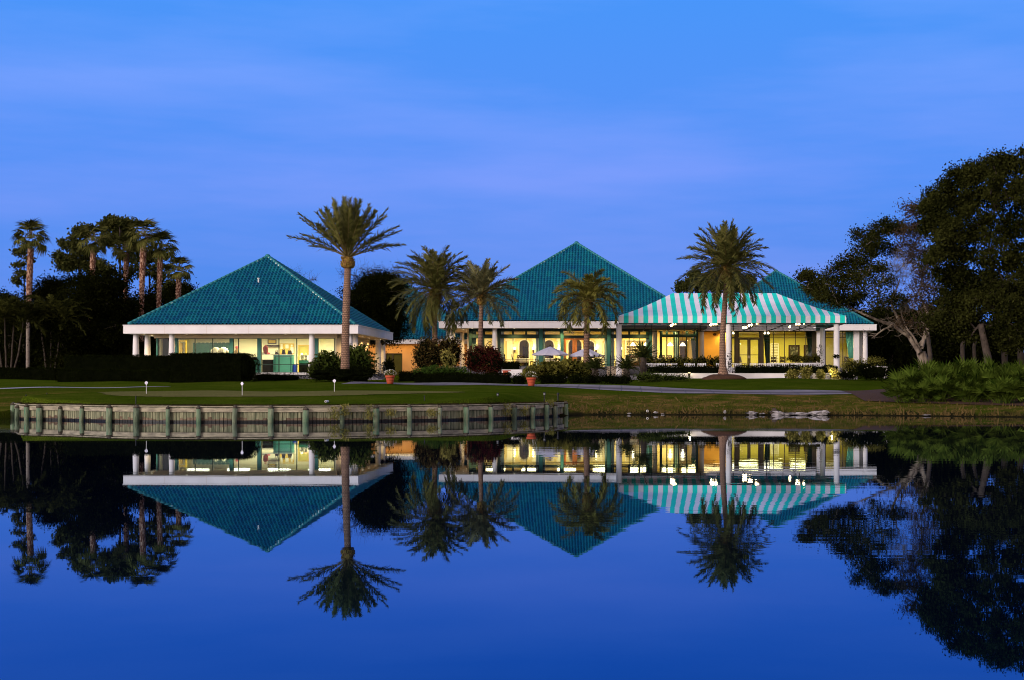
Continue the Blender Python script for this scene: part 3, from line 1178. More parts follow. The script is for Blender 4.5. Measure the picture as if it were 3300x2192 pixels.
for (x, d, e) in ((PX(465, 107.5), 107.5, 60), (PX(602, 107.5), 107.5, 60), (PX(760, 107.5), 107.5, 60), (PX(920, 107.5), 107.5, 60), (-19.0, 107.6, 60),
                  (-19.2, 111, 70), (-19.2, 114.0, 70), (-19.2, 117.0, 70), (-19.2, 120.0, 70), (-34.0, 110.5, 60)):
    downlight(SHOP, x, d, 5.018, e)
# plumbing vent on the front slope
pv = P(832, 905, 110.9)
b = MB()
b.tube([pv + Vector((0, .1, -.12)), pv + Vector((0, .1, .16))], .055, 10)
b.lathe([(.10, 0), (.10, .05)], (pv.x, pv.y + .1, pv.z + .16), 10)
b.build('roof_vent', M['pvc'], SHOP)
for k in range(4):
    area('ceiling_lamp', (wl_ + 2.0 + k * 3.0, 111.6, 4.90), 1.6, 2.2, 250 if k else 120, (1.0, .90, .58), SHOP)

b = MB()
b.box(S(511), S(562), 109.6, 109.7, FZ + .02, 4.93)
for k in range(9):
    b.box(S(512) + k * .125, S(512) + k * .125 + .09, 109.56, 109.598, FZ + .1, 4.8)
b.build('green_partition', M['green_slat'], SHOP)
# things in the shop, seen through the glass
def box_thing(name, label, cat, parts, group=None, loc=None):
    """parts: (part name, [boxes], material)"""
    allb = [q for p_ in parts for q in p_[1]]
    c = Vector((sum((q[0] + q[1]) / 2 for q in allb) / len(allb), sum((q[2] + q[3]) / 2 for q in allb) / len(allb), min(q[4] for q in allb)))
    t = thing(name, label, cat, loc or c, group)
    for pn, bl, m in parts:
        bb = MB()
        for q in bl: bb.box(*q)
        bb.build(pn, M[m] if isinstance(m, str) else m, t)
    return t


def pb_(px0, px1, py0, py1, D, dep):      # box given by its outline in the photo at distance D
    return (PX(px0, D), PX(px1, D), D, D + dep, PZ(py1, D), PZ(py0, D))


fl = FZ + .02
q = pb_(881, 942, 1144, 1199, 109.6, .7)
box_thing('shop_counter', 'sea green panelled counter behind the shop glass, bags on its top', 'counter',
          [('body', [(q[0], q[1], q[2], q[3], fl, q[5])], 'counter'),
           ('countertop', [(q[0] - .06, q[1] + .06, q[2] - .06, q[3] + .06, q[5], q[5] + .04)], 'trim'),
           ('panel_frame', [(q[0] + .1, q[0] + .14, q[2] - .02, q[2], fl + .15, q[5] - .1), (q[1] - .14, q[1] - .1, q[2] - .02, q[2], fl + .15, q[5] - .1),
                            (q[0] + .14, q[1] - .14, q[2] - .02, q[2], q[5] - .14, q[5] - .1)], 'teal_paint')])
ct = q[5] + .04
for i, (p0, p1, py, lab) in enumerate(((886, 897, 1128, 'black handbag with looped handle on the left end of the sea green counter'),
                                       (908, 920, 1125, 'tall black bag in the middle of the sea green counter'),
                                       (927, 941, 1128, 'wide olive black bag on the right end of the sea green counter'))):
    D = 109.9
    x0, x1 = PX(p0, D), PX(p1, D)
    t = thing('handbag', lab, 'bag', ((x0 + x1) / 2, D, ct), 'bags on the shop counter')
    b = MB()
    h = PZ(py, D) - ct
    hb = h * (.62 if i == 0 else .85)
    b.add([(x0, D - .1, ct), (x1, D - .1, ct), (x1, D + .1, ct), (x0, D + .1, ct), (x0 + .05, D - .05, ct + hb), (x1 - .05, D - .05, ct + hb), (x1 - .05, D + .05, ct + hb), (x0 + .05, D + .05, ct + hb)],
          [(0, 3, 2, 1), (4, 5, 6, 7), (0, 1, 5, 4), (1, 2, 6, 5), (2, 3, 7, 6), (3, 0, 4, 7)])
    b.build('body', M['dark_fabric'], t)
    b = MB()
    xm, rr = (x0 + x1) / 2, (x1 - x0) * .28
    b.tube([(xm + rr * math.cos(a_), D, ct + hb + (h - hb) * math.sin(a_)) for a_ in np.linspace(0, math.pi, 9)], .018, 6)
    b.build('handle', M['dark_fabric'], t)
q = pb_(842.5, 880, 1152, 1199, 109.8, .6)
box_thing('display_table', 'white topped display table with dark bins under it left of the counter', 'table',
          [('tabletop', [(q[0], q[1], q[2], q[3], PZ(1142, 109.8) - .06, PZ(1142, 109.8))], 'trim'),
           ('bin', [(q[0] + .04, q[1] - .04, q[2] + .03, q[3] - .03, fl, fl + .95)], 'dark_fabric'),
           ('lower_shelf', [(q[0], q[1], q[2] + .01, q[3], fl + .96, fl + 1.0)], 'trim')])
D = 110.1
t = thing('mannequin', 'headless torso form in a dark red jacket on the display table', 'mannequin', (PX(856, D), D, PZ(1142, D)))
b = MB()
zb = PZ(1142, D)
b.tube([(PX(857, D), D, zb), (PX(857, D), D, zb + .1), (PX(856, D), D, zb + .3), (PX(856, D), D, zb + .5), (PX(855.5, D), D, zb + .58), (PX(855.5, D), D, zb + .66)], [.05, .17, .18, .20, .10, .06], 12)
b.smooth = True
b.build('jacket', M['red_cloth'], t)
for (px_, c_, lab) in ((866, 'pink_cloth', 'folded pink sweater on the display table'), (846.5, 'paper', 'folded white sweater on the display table')):
    b = MB()
    b.blob((PX(px_, D), D - .05, zb + .07), (.13, .12, .07), amp=.1, seed=px_ if isinstance(px_, int) else 3)
    b.smooth = True
    o = b.build('folded_sweater', M[c_], None)
    tag(o, lab, 'clothing', 'folded clothes on the display table')
q = pb_(942.5, 955.5, 1177, 1199, 109.7, .35)
box_thing('bottle_crate', 'blue plastic crate on the shop floor right of the sea green counter', 'crate',
          [('body', [(q[0], q[1], q[2], q[3], fl, q[5])], 'blue_bin'), ('rim', [(q[0] - .02, q[1] + .02, q[2] - .02, q[3] + .02, q[5], q[5] + .03)], 'blue_bin')])
D = 114.55
def wall_frame(name, label, cat, p0, p1, y0_, y1_, D, fm, pm, bw=.06, group=None):
    x0, x1, z0, z1 = PX(p0, D), PX(p1, D), PZ(y1_, D), PZ(y0_, D)
    return box_thing(name, label, cat, [('frame', [(x0, x0 + bw, D - .05, D - .003, z0, z1), (x1 - bw, x1, D - .05, D - .003, z0, z1), (x0 + bw, x1 - bw, D - .05, D - .003, z0, z0 + bw), (x0 + bw, x1 - bw, D - .05, D - .003, z1 - bw, z1)], fm),
                                        ('picture', [(x0 + bw, x1 - bw, D - .03, D - .006, z0 + bw, z1 - bw)], pm)], group)
wall_frame('picture_frame', 'dark framed amber picture high on the shop back wall', 'picture', 863, 891, 1094, 1108, D, 'wood_dark', 'board')
wall_frame('notice_board', 'large yellow notice board on the shop back wall over the counter', 'notice board', 902, 948, 1107, 1146, D, 'board', 'board', .04)
for (p0, p1, y0_, y1_, lab) in ((920, 930, 1107.5, 1120, 'tall white sheet pinned at the middle of the yellow notice board'), (937, 943, 1108, 1114, 'small white notice near the top right of the notice board'),
                           (936, 946, 1116, 1136, 'long white sheet pinned at the right of the notice board'), (904, 911, 1106, 1122, 'white sheet pinned at the left of the notice board')):
    Dp = 114.46
    o = MB().box(PX(p0, Dp), PX(p1, Dp), Dp, Dp + .008, PZ(y1_ + 3, Dp), PZ(y0_ + 3, Dp)).build('notice', M['paper'])
    tag(o, lab, 'paper', 'papers on the notice board')
q = pb_(855, 898, 1112, 1117, 114.2, .35)
b = MB().box(*q)
tag(b.build('wall_shelf', M['wood_dark']), 'dark wooden shelf on the back wall behind the red jacket', 'shelf')
# door opening with mirror, shelf of caps, bench
D = 112.6
box_thing('cap_rack', 'white shelf rack with dark openings right of the counter', 'shelf',
          [('carcass', [(PX(966, D), PX(967.5, D), D, D + .4, fl, PZ(1145, D)), (PX(990, D), PX(991.5, D), D, D + .4, fl, PZ(1145, D)), (PX(967.5, D), PX(990, D), D + .36, D + .4, fl, PZ(1145, D)), (PX(979, D), PX(980, D), D, D + .36, fl, PZ(1147, D))], 'trim'),
           ('shelf', [(PX(966, D), PX(992, D), D - .02, D + .42, PZ(1145, D), PZ(1144, D))], 'trim'),
           ('shelf', [(PX(980, D), PX(990, D), D + .01, D + .36, PZ(1155, D), PZ(1154, D))], 'trim')])
for px_, m_, lab in ((971, 'paper', 'white cap left on top of the white shelf rack'), (984, 'tan_cloth', 'tan cap right on top of the white shelf rack')):
    b = MB()
    zc = PZ(1144, D)
    b.blob((PX(px_, D), D + .2, zc + .05), (.11, .12, .09), amp=0)
    b.blob((PX(px_, D), D + .05, zc + .025), (.09, .12, .02), amp=0)
    b.smooth = True
    tag(b.build('cap', M[m_]), lab, 'cap', 'caps on the rack')
D = 110.6
box_thing('bench_display', 'low green topped bench at the foot of the white shelf rack', 'bench',
          [('seat', [(PX(962, D), PX(996, D), D, D + .6, PZ(1171, D), PZ(1161, D))], 'counter'), ('base', [(PX(963, D), PX(995, D), D + .05, D + .55, fl, PZ(1171, D))], 'dark_fabric')])
D = 114.5
b = MB()
for (p0, p1, y0_, y1_) in ((961, 964, 1116, 1203), (993, 996, 1116, 1203), (961, 996, 1112, 1116)):
    b.box(PX(p0, D), PX(p1, D), D - .03, D + .095, PZ(y1_, D), PZ(y0_, D))
b.build('door_casing', M['board'], SHOP)
b = MB().box(PX(964, D), PX(993, D), D + .02, D + .094, PZ(1203, D), PZ(1116, D))
b.build('mirror_door', M['inner_olive'], SHOP)
# locker wall and doorway at the left
D = 113.4
q = pb_(622, 741, 1106, 1203, D, .6)
t = thing('locker_cabinet', 'run of dark green louvred lockers inside the left part of the shop', 'lockers', ((q[0] + q[1]) / 2, D + .3, fl))
MB().box(q[0], q[1], D, D + .6, fl, q[5]).build('carcass', M['green_slat'], t)
w = (q[1] - q[0]) / 9
for k in range(9):
    b = MB()
    b.box(q[0] + k * w + .02, q[0] + (k + 1) * w - .02, D - .03, D - .002, fl + .08, q[5] - .05)
    for j in range(14):
        b.box(q[0] + k * w + .05, q[0] + (k + 1) * w - .05, D - .045, D - .03, fl + .15 + j * .16, fl + .22 + j * .16)
    b.build('door', M['green_slat'], t)
b = MB()
D = 112.9
for (p0, p1) in ((576, 580), (598, 602)):
    b.box(PX(p0, D), PX(p1, D), D, D + .12, fl, PZ(1101, D))
b.box(PX(576, D), PX(602, D), D, D + .12, PZ(1101, D), PZ(1097, D))
b.build('door_casing', M['board'], SHOP)
box_thing('shelf_unit', 'pale shelf unit in the doorway at the left end of the shop', 'shelf',
          [('upright', [(PX(581, D), PX(583, D), D + .1, D + .5, fl, PZ(1105, D)), (PX(595, D), PX(597, D), D + .1, D + .5, fl, PZ(1105, D))], 'board'),
           ('shelf', [(PX(583, D), PX(595, D), D + .1, D + .5, PZ(1119, D), PZ(1118, D))], 'paper'), ('shelf', [(PX(583, D), PX(595, D), D + .1, D + .5, PZ(1136, D), PZ(1135, D))], 'paper')])
D = 111.0
for px_, lab in ((696, 'white shirt on a low form left of its twin, before the lockers'), (720, 'white shirt on a low form right of its twin, before the lockers')):
    t = thing('shirt_form', lab, 'mannequin', (PX(px_, D), D, fl), 'white shirts before the lockers')
    b = MB()
    zt = PZ(1119, D)
    b.tube([(PX(px_, D), D, zt - .95), (PX(px_, D), D, zt - .5), (PX(px_, D), D, zt - .12), (PX(px_, D), D, zt - .03), (PX(px_, D), D, zt)], [.22, .20, .24, .16, .06], 12)
    b.tube([(PX(px_, D) - .2, D, zt - .13), (PX(px_, D) - .3, D, zt - .3), (PX(px_, D) - .31, D, zt - .42)], [.08, .08, .07], 8)
    b.tube([(PX(px_, D) + .2, D, zt - .13), (PX(px_, D) + .3, D, zt - .3), (PX(px_, D) + .31, D, zt - .42)], [.08, .08, .07], 8)
    b.smooth = True
    b.build('shirt', M['inner_white'], t)
    MB().tube([(PX(px_, D), D, fl), (PX(px_, D), D, zt - .94)], .03, 8).build('stand', M['black'], t)
D = 110.4
t = thing('display_bust', 'display bust in a pink cap and tan scarf beside the teal post', 'mannequin', (PX(763, D), D, fl))
b = MB()
zt = PZ(1117, D)
b.tube([(PX(763, D), D, zt - .95), (PX(762, D), D, zt - .7), (PX(761, D), D, zt - .38), (PX(763, D), D, zt - .25), (PX(763, D), D, zt - .15)], [.14, .17, .19, .10, .07], 12)
b.smooth = True
b.build('scarf', M['tan_cloth'], t)
b = MB()
b.blob((PX(763.5, D), D, zt - .06), (.12, .13, .11), amp=.03)
b.blob((PX(763.5, D), D - .12, zt - .1), (.10, .12, .025), amp=0)
b.smooth = True
b.build('cap', M['pink_cloth'], t)
MB().tube([(PX(763, D), D, fl), (PX(763, D), D, zt - .94)], .05, 8).build('stand', M['wood_dark'], t)
q = pb_(771, 829, 1150, 1160, 109.9, .6)
box_thing('side_counter', 'pale counter with dark band between the hedge end and the teal post', 'counter',
          [('body', [(q[0], q[1], q[2], q[3], fl, q[4])], 'counter'), ('band', [(q[0], q[1], q[2] - .01, q[3], q[4], q[5] - .04)], 'dark_fabric'), ('countertop', [(q[0] - .03, q[1] + .03, q[2] - .05, q[3] + .02, q[5] - .04, q[5])], 'trim')])
D = 110.2
b = MB()
b.lathe([(.16, 0), (.19, .1), (.20, .2), (.13, .22), (.12, .26)], (PX(788, D), D, q[5]), 14)
b.smooth = True
tag(b.build('basket', M['counter']), 'round green basket on the pale counter near the hedge end', 'basket')
b = MB()
b.lathe([(.09, 0), (.09, .3), (.05, .33), (.05, .38)], (PX(824, D), D, q[5]), 12)
tag(b.build('lantern', M['paper']), 'pale lantern on the counter beside the teal post', 'lantern')

# black floodlight on the rear right column
D = 121.4
t = thing('flood_light', 'black floodlight bracketed to the rear right column of the golf shop', 'lamp', P(1229, 1103, D))
b = MB()
c = P(1229, 1101, D)
b.tube([c + Vector((-.05, 0, .12)), c + Vector((.20, -.02, -.22))], [.09, .19], 10)
b.build('housing', M['black'], t)
MB().tube([c + Vector((-.05, 0, .121)), c + Vector((-.075, 0, .155))], [.08, .07], 10).build('lens', M['downlight'], t)
MB().tube([c + Vector((.1, 0, -.1)), c + Vector((.12, .2, -.1))], .03, 6).build('bracket', M['black'], t)

# stair rail by the side steps
t = thing('stair_rail', 'black metal stair handrail beside the golf shop side steps', 'handrail', P(1229, 1185, 107.5))
b = MB()
for k in range(2):
    D = 106.2 + k * 1.3
    a_, e_ = P(1196, 1160, D + 2), P(1241, 1182, D)
    b.tube([a_, e_, e_ + Vector((.12, 0, -.75))], .028, 6)
    for j in range(9):
        s = a_.lerp(e_, j / 8)
        b.tube([s, s + Vector((0, 0, -.75))], .012, 5)
    b.tube([a_ + Vector((0, 0, -.68)), e_ + Vector((0, 0, -.68))], .018, 6)
b.build('railing', M['black'], t)
b = MB()
for k in range(5):
    b.box(PX(1190, 108) + k * .3, PX(1190, 108) + (k + 1) * .3, 106.2, 109.5, 1.4, 2.2 - k * .13)
b.build('step', M['concrete'], t)

# ------------------------------------------------------------------ link building between the pavilions
LINK = thing('link_building', 'low orange walled wing with blue tiled roof between the two pavilions', 'building', (-20, 147, 1.9))
lx0, lx1 = -29.5, -13.1
pyramid_roof(LINK, lx0 + .2, lx1 - .1, 140.2, 156.4, 5.58, (-21.3, 148.3, 11.6), mortar={'fr': .9})
fascia_ring(LINK, lx0, lx1, 140.0, 156.6, 5.16, 5.55, joints=True)
slab(LINK, 'soffit', lx0 + .25, lx1 - .25, 140.25, 156.3, 5.19, 5.25, 'soffit')
dx0, dx1 = PX(1243, 141.5), PX(1297, 141.5)
dz = PZ(1139, 141.5)
b = MB()
b.box(lx0 + .6, dx0, 141.4, 141.7, 1.9, 5.19)
b.box(dx1, lx1 - .3, 141.4, 141.7, 1.9, 5.19)
b.box(dx0, dx1, 141.4, 141.7, dz, 5.19)
b.box(lx0 + .6, lx1 - .3, 155.8, 156.0, 1.9, 5.19)
b.build('wall', M['orange'], LINK)
glazing(LINK, 141.52, [(dx0, dx0 + (dx1 - dx0) * .42), (dx0 + (dx1 - dx0) * .42, dx1)], 2.2, dz, fw=.07, fm='brown_frame', pane='glass_dark', depth=.14)
slab(LINK, 'floor', lx0 + .4, lx1, 140.0, 156, 1.7, 2.2, 'concrete')
for x in (-22.8, -19.4, -16.6):
    downlight(LINK, x, 140.7, 5.188, 0)
area('soffit_lamp', (-19.2, 140.75, 5.15), 9.5, .5, 85, AMBER, LINK)

# ------------------------------------------------------------------ clubhouse (main pavilion)
mx0, mx1, m0, m1 = -15.0, 7.53, 127.0, 149.5
CLUB = thing('clubhouse', 'large central pavilion with tall teal pyramid roof and glazed dining room', 'building', (-3.74, 138.25, 2.0))
MF = 2.9
pyramid_roof(CLUB, mx0 + .3, mx1 - .3, m0 + .3, m1 - .3, 6.74, (-3.74, 138.25, 14.28), mortar={'fl': .75})
fascia_ring(CLUB, mx0, mx1, m0, m1, 6.14, 6.71)
slab(CLUB, 'soffit', mx0 + .25, mx1 - .25, m0 + .25, m1 - .25, 6.17, 6.25, 'soffit')
slab(CLUB, 'floor', mx0 + .3, mx1 + .4, m0 - 1.5, m1 - .3, 1.6, MF, 'concrete')
DW = 129.0
K = lambda p: PX(p, DW)
cwl, cwr = K(1512), K(2103)
slab(CLUB, 'floor_finish', cwl + .2, cwr + 3.0, DW + .2, 139.8, MF + .004, MF + .02, 'floor_in')
Ztop = 6.17
zt0, zt1 = PZ(1080.5, DW), PZ(1067, DW)       # transom panes
zh = PZ(1089.5, DW)                            # head of the main panes
slab(CLUB, 'lintel', cwl, cwr, DW - .15, DW + .15, zt1 + .03, Ztop, 'teal_dark')
slab(CLUB, 'transom_bar', cwl, cwr, DW - .12, DW + .12, zh, zt0 - .02, 'teal_dark')
slab(CLUB, 'sill', cwl, K(1807), DW - .1, DW + .1, MF, MF + .08, 'teal_dark')
cposts = [(1512, 1520), (1556, 1560), (1603, 1611), (1738, 1749), (1807, 1816.4), (1887, 1899), (1957, 1968), (1987, 1995), (2093, 2103)]
for a_, e_ in cposts:
    wide = e_ - a_ > 9
    post(CLUB, DW, K(a_), K(e_), MF, Ztop, 'teal_paint' if wide else 'teal_dark', dep=.4 if wide else .3)
rail_z = PZ(1158, DW)
for (a_, e_), ns in zip([(1520, 1556), (1560, 1603), (1611, 1738), (1749, 1807), (1899, 1957), (1968, 1987), (1995, 2093)], [1, 1, 3, 1, 1, 1, 3]):
    w = (e_ - a_) / ns
    glazing(CLUB, DW, [(K(a_ + k * w), K(a_ + (k + 1) * w)) for k in range(ns)], MF + .08, zh, rails=((rail_z, .035),), fw=.03)
    glazing(CLUB, DW, [(K(a_ + k * w), K(a_ + (k + 1) * w)) for k in range(ns)], zt0 - .02, zt1 + .03, fw=.09)
# double door of orange wood
zd = PZ(1086, DW)
for (a_, e_) in ((1817, 1852), (1852.4, 1887)):
    b = MB()
    x0, x1 = K(a_), K(e_)
    fw_ = .19
    b.box(x0, x0 + fw_, DW - .05, DW + .05, MF, zd)
    b.box(x1 - fw_, x1, DW - .05, DW + .05, MF, zd)
    b.box(x0 + fw_, x1 - fw_, DW - .05, DW + .05, MF, MF + .3)
    b.box(x0 + fw_, x1 - fw_, DW - .05, DW + .05, zd - .26, zd)
    dr = b.build('door', M['wood_orange'], CLUB)
    MB().add([(x0 + fw_, DW, MF + .3), (x1 - fw_, DW, MF + .3), (x1 - fw_, DW, zd - .26), (x0 + fw_, DW, zd - .26)], [(0, 1, 2, 3)]).build('pane', M['glass'], dr)
    xh = x1 - .09 if a_ < 1830 else x0 + .09
    MB().tube([(xh, DW - .1, MF + .9), (xh, DW - .1, MF + 1.3)], .02, 6).build('handle', M['bronze'], dr)
glazing(CLUB, DW, [(K(1817), K(1887))], zd + .02, zt1 + .03, fw=.05, fm='wood_orange')
# columns along the front and the left side
for p_, d_ in ((1445, 127.7), (1594.5, 127.7)):
    column(CLUB, PX(p_, d_), d_, 2.0 if p_ < 1500 else MF, 6.17, .25, .19)
xl_ = PX(1445, 127.7)
for dd in (131.2, 139.0, 147):
    column(CLUB, xl_, dd, 2.2, 6.17, .25, .19)
column(CLUB, PX(2110, 127.7), 127.7, MF, 6.17, .22, .20, M['cream'])
column(CLUB, PX(2259, 133), 133, MF, 6.17, .29, .26, M['cream'])
column(CLUB, PX(1513, 130.6), 130.6, MF, 6.17, .22, .2, M['cream'])
# left side: glazed return, back walls and arched inner wall
b = MB()
b.box(cwl - .02, cwl + .2, 133.4, 148.5, MF, Ztop)
b.build('side_wall', M['cream'], CLUB)
slab(CLUB, 'back_wall', cwl + .21, cwr + 4.0, 148.3, 148.5, MF, Ztop, 'cream')
glazing(CLUB, cwl + .1, [(DW + .2, 131.2), (131.2, 133.35)], MF + .08, Ztop, rails=((zh, .2), rail_z), fw=.06, axis='y')
# inner wall with arches and pilasters
DI = 135.6
wz0, wz1 = MF + .02, 6.05
KI = lambda p: PX(p, DI)
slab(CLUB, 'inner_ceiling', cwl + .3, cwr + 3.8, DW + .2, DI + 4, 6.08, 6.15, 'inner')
arches = [(1585, 1617), (1672, 1706), (1752, 1786), (1830, 1876), (1890, 1916), (1946, 1976)]
ib, tb = MB(), MB()
edges = [cwl + .25] + [v for a_ in arches for v in (KI(a_[0]), KI(a_[1]))] + [KI(2010)]
for k in range(0, len(edges), 2):
    ib.box(edges[k], edges[k + 1], DI, DI + .25, wz0, wz1)
for a_ in arches:
    x0, x1 = KI(a_[0]), KI(a_[1])
    r = (x1 - x0) / 2
    xm, zc = (x0 + x1) / 2, 5.05 - r * .2
    n = 12
    V, Fc = [], []
    for i in range(n + 1):
        t_ = math.pi * i / n
        V += [(xm - r * math.cos(t_), DI, zc + r * math.sin(t_)), (xm - r * math.cos(t_), DI, wz1)]
    for i in range(n):
        Fc.append((2 * i, 2 * i + 2, 2 * i + 3, 2 * i + 1))
    ib.add(V, Fc)
    pts = [(x0, DI - .03, wz0)] + [(xm - r * math.cos(math.pi * i / n), DI - .03, zc + r * math.sin(math.pi * i / n)) for i in range(n + 1)] + [(x1, DI - .03, wz0)]
    tb.tube(pts, .06, 6)
for k in range(0, len(edges) - 1, 2):
    xm = (edges[k] + edges[k + 1]) / 2
    if edges[k + 1] - edges[k] < .8: continue
    tb.box(xm - .3, xm + .3, DI - .07, DI - .002, wz0, 5.3)
    tb.box(xm - .42, xm + .42, DI - .12, DI - .002, 5.3, 5.5)
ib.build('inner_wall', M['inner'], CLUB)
tb.build('arch_trim', M['trim'], CLUB)
b = MB()
b.box(cwl + .3, cwr + 3.0, 139.6, 139.8, wz0, wz1)
b.build('inner_back_wall', M['inner_olive'], CLUB)
b = MB()
for a_ in arches:
    x0, x1 = KI(a_[0]), KI(a_[1])
    b.box(x0 + .12, x1 - .12, 139.4, 139.55, wz0, 4.9)
b.build('inner_door', M['wood_dark'], CLUB)
# bar wall with shelves to the right
DB = 134.5
KB = lambda p: PX(p, DB)
b = MB()
b.box(KB(2005), KB(2190), DB + .4, DB + .6, wz0, wz1)
b.build('bar_wall', M['inner'], CLUB)
for k in range(5):
    area('ceiling_lamp', (cwl + 2 + k * 3.1, 132.2, 6.02), 1.6, 2.2, 290, (1.0, .77, .33), CLUB)
for x in (KB(2150), KB(2215)):
    area('ceiling_lamp', (x, 132.2, 6.02), 1.2, 1.6, 200, (1.0, .76, .32), CLUB)
# bay glazing right of the lit column and the yellow wall of the terrace recess
DY = 131.6
KY = lambda p: PX(p, DY)
post(CLUB, DY, KY(2126), KY(2132), MF, Ztop, 'teal_dark')
post(CLUB, DY, KY(2244), KY(2250), MF, Ztop, 'teal_dark')
bays = [(2132, 2149), (2149, 2172), (2172, 2187), (2187, 2213), (2213, 2244)]
zhy, zty0, zty1 = PZ(1083, DY), PZ(1081, DY), PZ(1066, DY)
for a_, e_ in bays:
    glazing(CLUB, DY, [(KY(a_), KY(e_))], MF + .08, zhy - .06, fw=.05)
    glazing(CLUB, DY, [(KY(a_), KY(e_))], zty0, Ztop, fw=.09)
slab(CLUB, 'transom_bar', KY(2132), KY(2244), DY - .12, DY + .12, zhy - .06, zty0, 'teal_dark')
slab(CLUB, 'bay_wall', KY(2250), KY(2254), DY - .1, DY + 8, MF, Ztop, 'yellow')
slab(CLUB, 'bay_back_wall', KY(2132), KY(2244), 137.0, 137.2, MF, wz1, 'inner')
DR = 138.2
slab(CLUB, 'recess_wall', PX(2240, DR), PX(2352, DR), DR, DR + .25, MF - .6, 6.3, 'yellow')
for (x, d, e) in ((K(1470), 128.2, 90), (K(1525), 128.2, 90), (K(1660), 128.1, 90), (K(1803), 128.1, 90), (K(1930), 128.1, 70), (K(2065), 128.1, 90), (K(2184), 129.5, 110),
                  (-13.4, 131.5, 100), (-13.4, 134.5, 100), (-13.4, 137.5, 100)):
    downlight(CLUB, x, d, 6.168, e)
downlight(CLUB, PX(2232, 130.2), 130.2, 6.168, 120)

# curtains of the dining room (hung inside the glass)
def curtain(label, p0, p1, D, z0, z1, m, gather=0.0, group='curtains of the dining room'):
    b = MB()
    b.smooth = True
    wavy(b, PX(p0, D), PX(p1, D), D, z0, z1, gather=gather)
    o = b.build('curtain', M[m])
    return tag(o, label, 'curtain', group)
cz = 6.0
curtain('pale green curtain at the left corner of the dining room beside the first column', 1520, 1535, DW + .35, MF + .03, cz, 'curtain_pale')
curtain('pale green curtain right of the slim white column at the dining room window', 1611, 1624, DW + .35, MF + .03, cz, 'curtain_pale')
curtain('pale green curtain left of the first teal post behind the left parasol', 1727, 1737.5, DW + .35, MF + .03, cz, 'curtain_pale')
curtain('pale green curtain right of the first teal post behind the left parasol', 1749.5, 1757, DW + .35, MF + .03, cz, 'curtain_pale')
curtain('pale green curtain left of the wide teal post beside the terrace steps', 1949, 1957, DW + .35, MF + .03, cz, 'curtain_pale')
curtain('pale green curtain right of the wide teal post beside the terrace steps', 1968.5, 1979, DW + .35, MF + .03, cz, 'curtain_pale')
curtain('green curtain left of the lit cream column in the bar window', 2082, 2093, DW + .35, MF + .03, cz, 'curtain')
curtain('pale curtain strip in the bay window left of the dark door', 2174, 2186, DY + .3, MF + .03, cz, 'curtain_pale')
curtain('dark green curtain gathered aside at the right end of the bay window', 2226, 2243, DY + .3, MF + .03, PZ(1090, DY), 'curtain_dark', gather=.8)

# ------------------------------------------------------------------ right wing
rx0, rx1, r0, r1 = 7.6, 23.46, 137.0, 153.5
WING = thing('clubhouse_wing', 'teal roofed wing behind the striped awning with white columns at its right corner', 'building', (15.2, 145.3, 2.0))
pyramid_roof(WING, rx0 + .1, rx1 - .28, r0 + .28, r1 - .28, 6.87, (15.2, 145.3, 12.25), mortar={})
fascia_ring(WING, rx0, rx1, r0, r1, 6.30, 6.84)
slab(WING, 'soffit', rx0 + .25, rx1 - .25, r0 + .25, r1 - .25, 6.33, 6.40, 'soffit')
slab(WING, 'floor', rx0 - 3, rx1 - .3, r0 - 3, r1 - .3, 1.6, MF, 'concrete')
DE = 139.0
E = lambda p: PX(p, DE)
ew0, ew1 = E(2352), E(2752)
slab(WING, 'floor_finish', ew0 + .1, ew1 - .1, DE + .2, 147.8, MF + .004, MF + .02, 'floor_in')
slab(WING, 'lintel', ew0, ew1, DE - .12, DE + .12, PZ(1068, DE), 6.33, 'brown_frame')
for a_, e_ in ((2352, 2357), (2368, 2379), (2448, 2460), (2618, 2633)):
    post(WING, DE, E(a_), E(e_), MF - .4, PZ(1068, DE), 'brown_frame', dep=.3)
z68, z88 = PZ(1068, DE), PZ(1089, DE)
glazing(WING, DE, [(E(2357), E(2368))], MF, z68, rails=((z88, .12),), fw=.05, fm='brown_frame')
glazing(WING, DE, [(E(2379), E(2448))], z88 + .02, z68, fw=.06, fm='brown_frame')
for a_, e_ in ((2379, 2413.2), (2413.8, 2448)):
    b = MB()
    x0, x1 = E(a_), E(e_)
    zt_ = z88 - .02
    fw_ = .14
    b.box(x0, x0 + fw_, DE - .05, DE + .05, MF - .3, zt_)
    b.box(x1 - fw_, x1, DE - .05, DE + .05, MF - .3, zt_)
    b.box(x0 + fw_, x1 - fw_, DE - .05, DE + .05, MF - .3, MF - .1)
    b.box(x0 + fw_, x1 - fw_, DE - .05, DE + .05, zt_ - .16, zt_)
    b.box(x0 + fw_, x1 - fw_, DE - .05, DE + .05, PZ(1144, DE) - .03, PZ(1144, DE) + .03)
    dr = b.build('door', M['brown_frame'], WING)
    MB().add([(x0 + fw_, DE, MF - .1), (x1 - fw_, DE, MF - .1), (x1 - fw_, DE, zt_ - .16), (x0 + fw_, DE, zt_ - .16)], [(0, 1, 2, 3)]).build('pane', M['glass'], dr)
    xh = x1 - .07 if a_ < 2400 else x0 + .07
    MB().tube([(xh, DE - .09, MF + .9), (xh, DE - .09, MF + 1.15)], .025, 6).build('handle', M['pvc'], dr)
for a_, e_ in ((2460, 2493), (2493, 2528), (2528, 2563), (2563, 2597), (2597, 2618)):
    glazing(WING, DE, [(E(a_), E(e_))], MF, z68, rails=((PZ(1089, DE), .06), (PZ(1182, DE), .04)), fw=.035, fm='brown_frame')
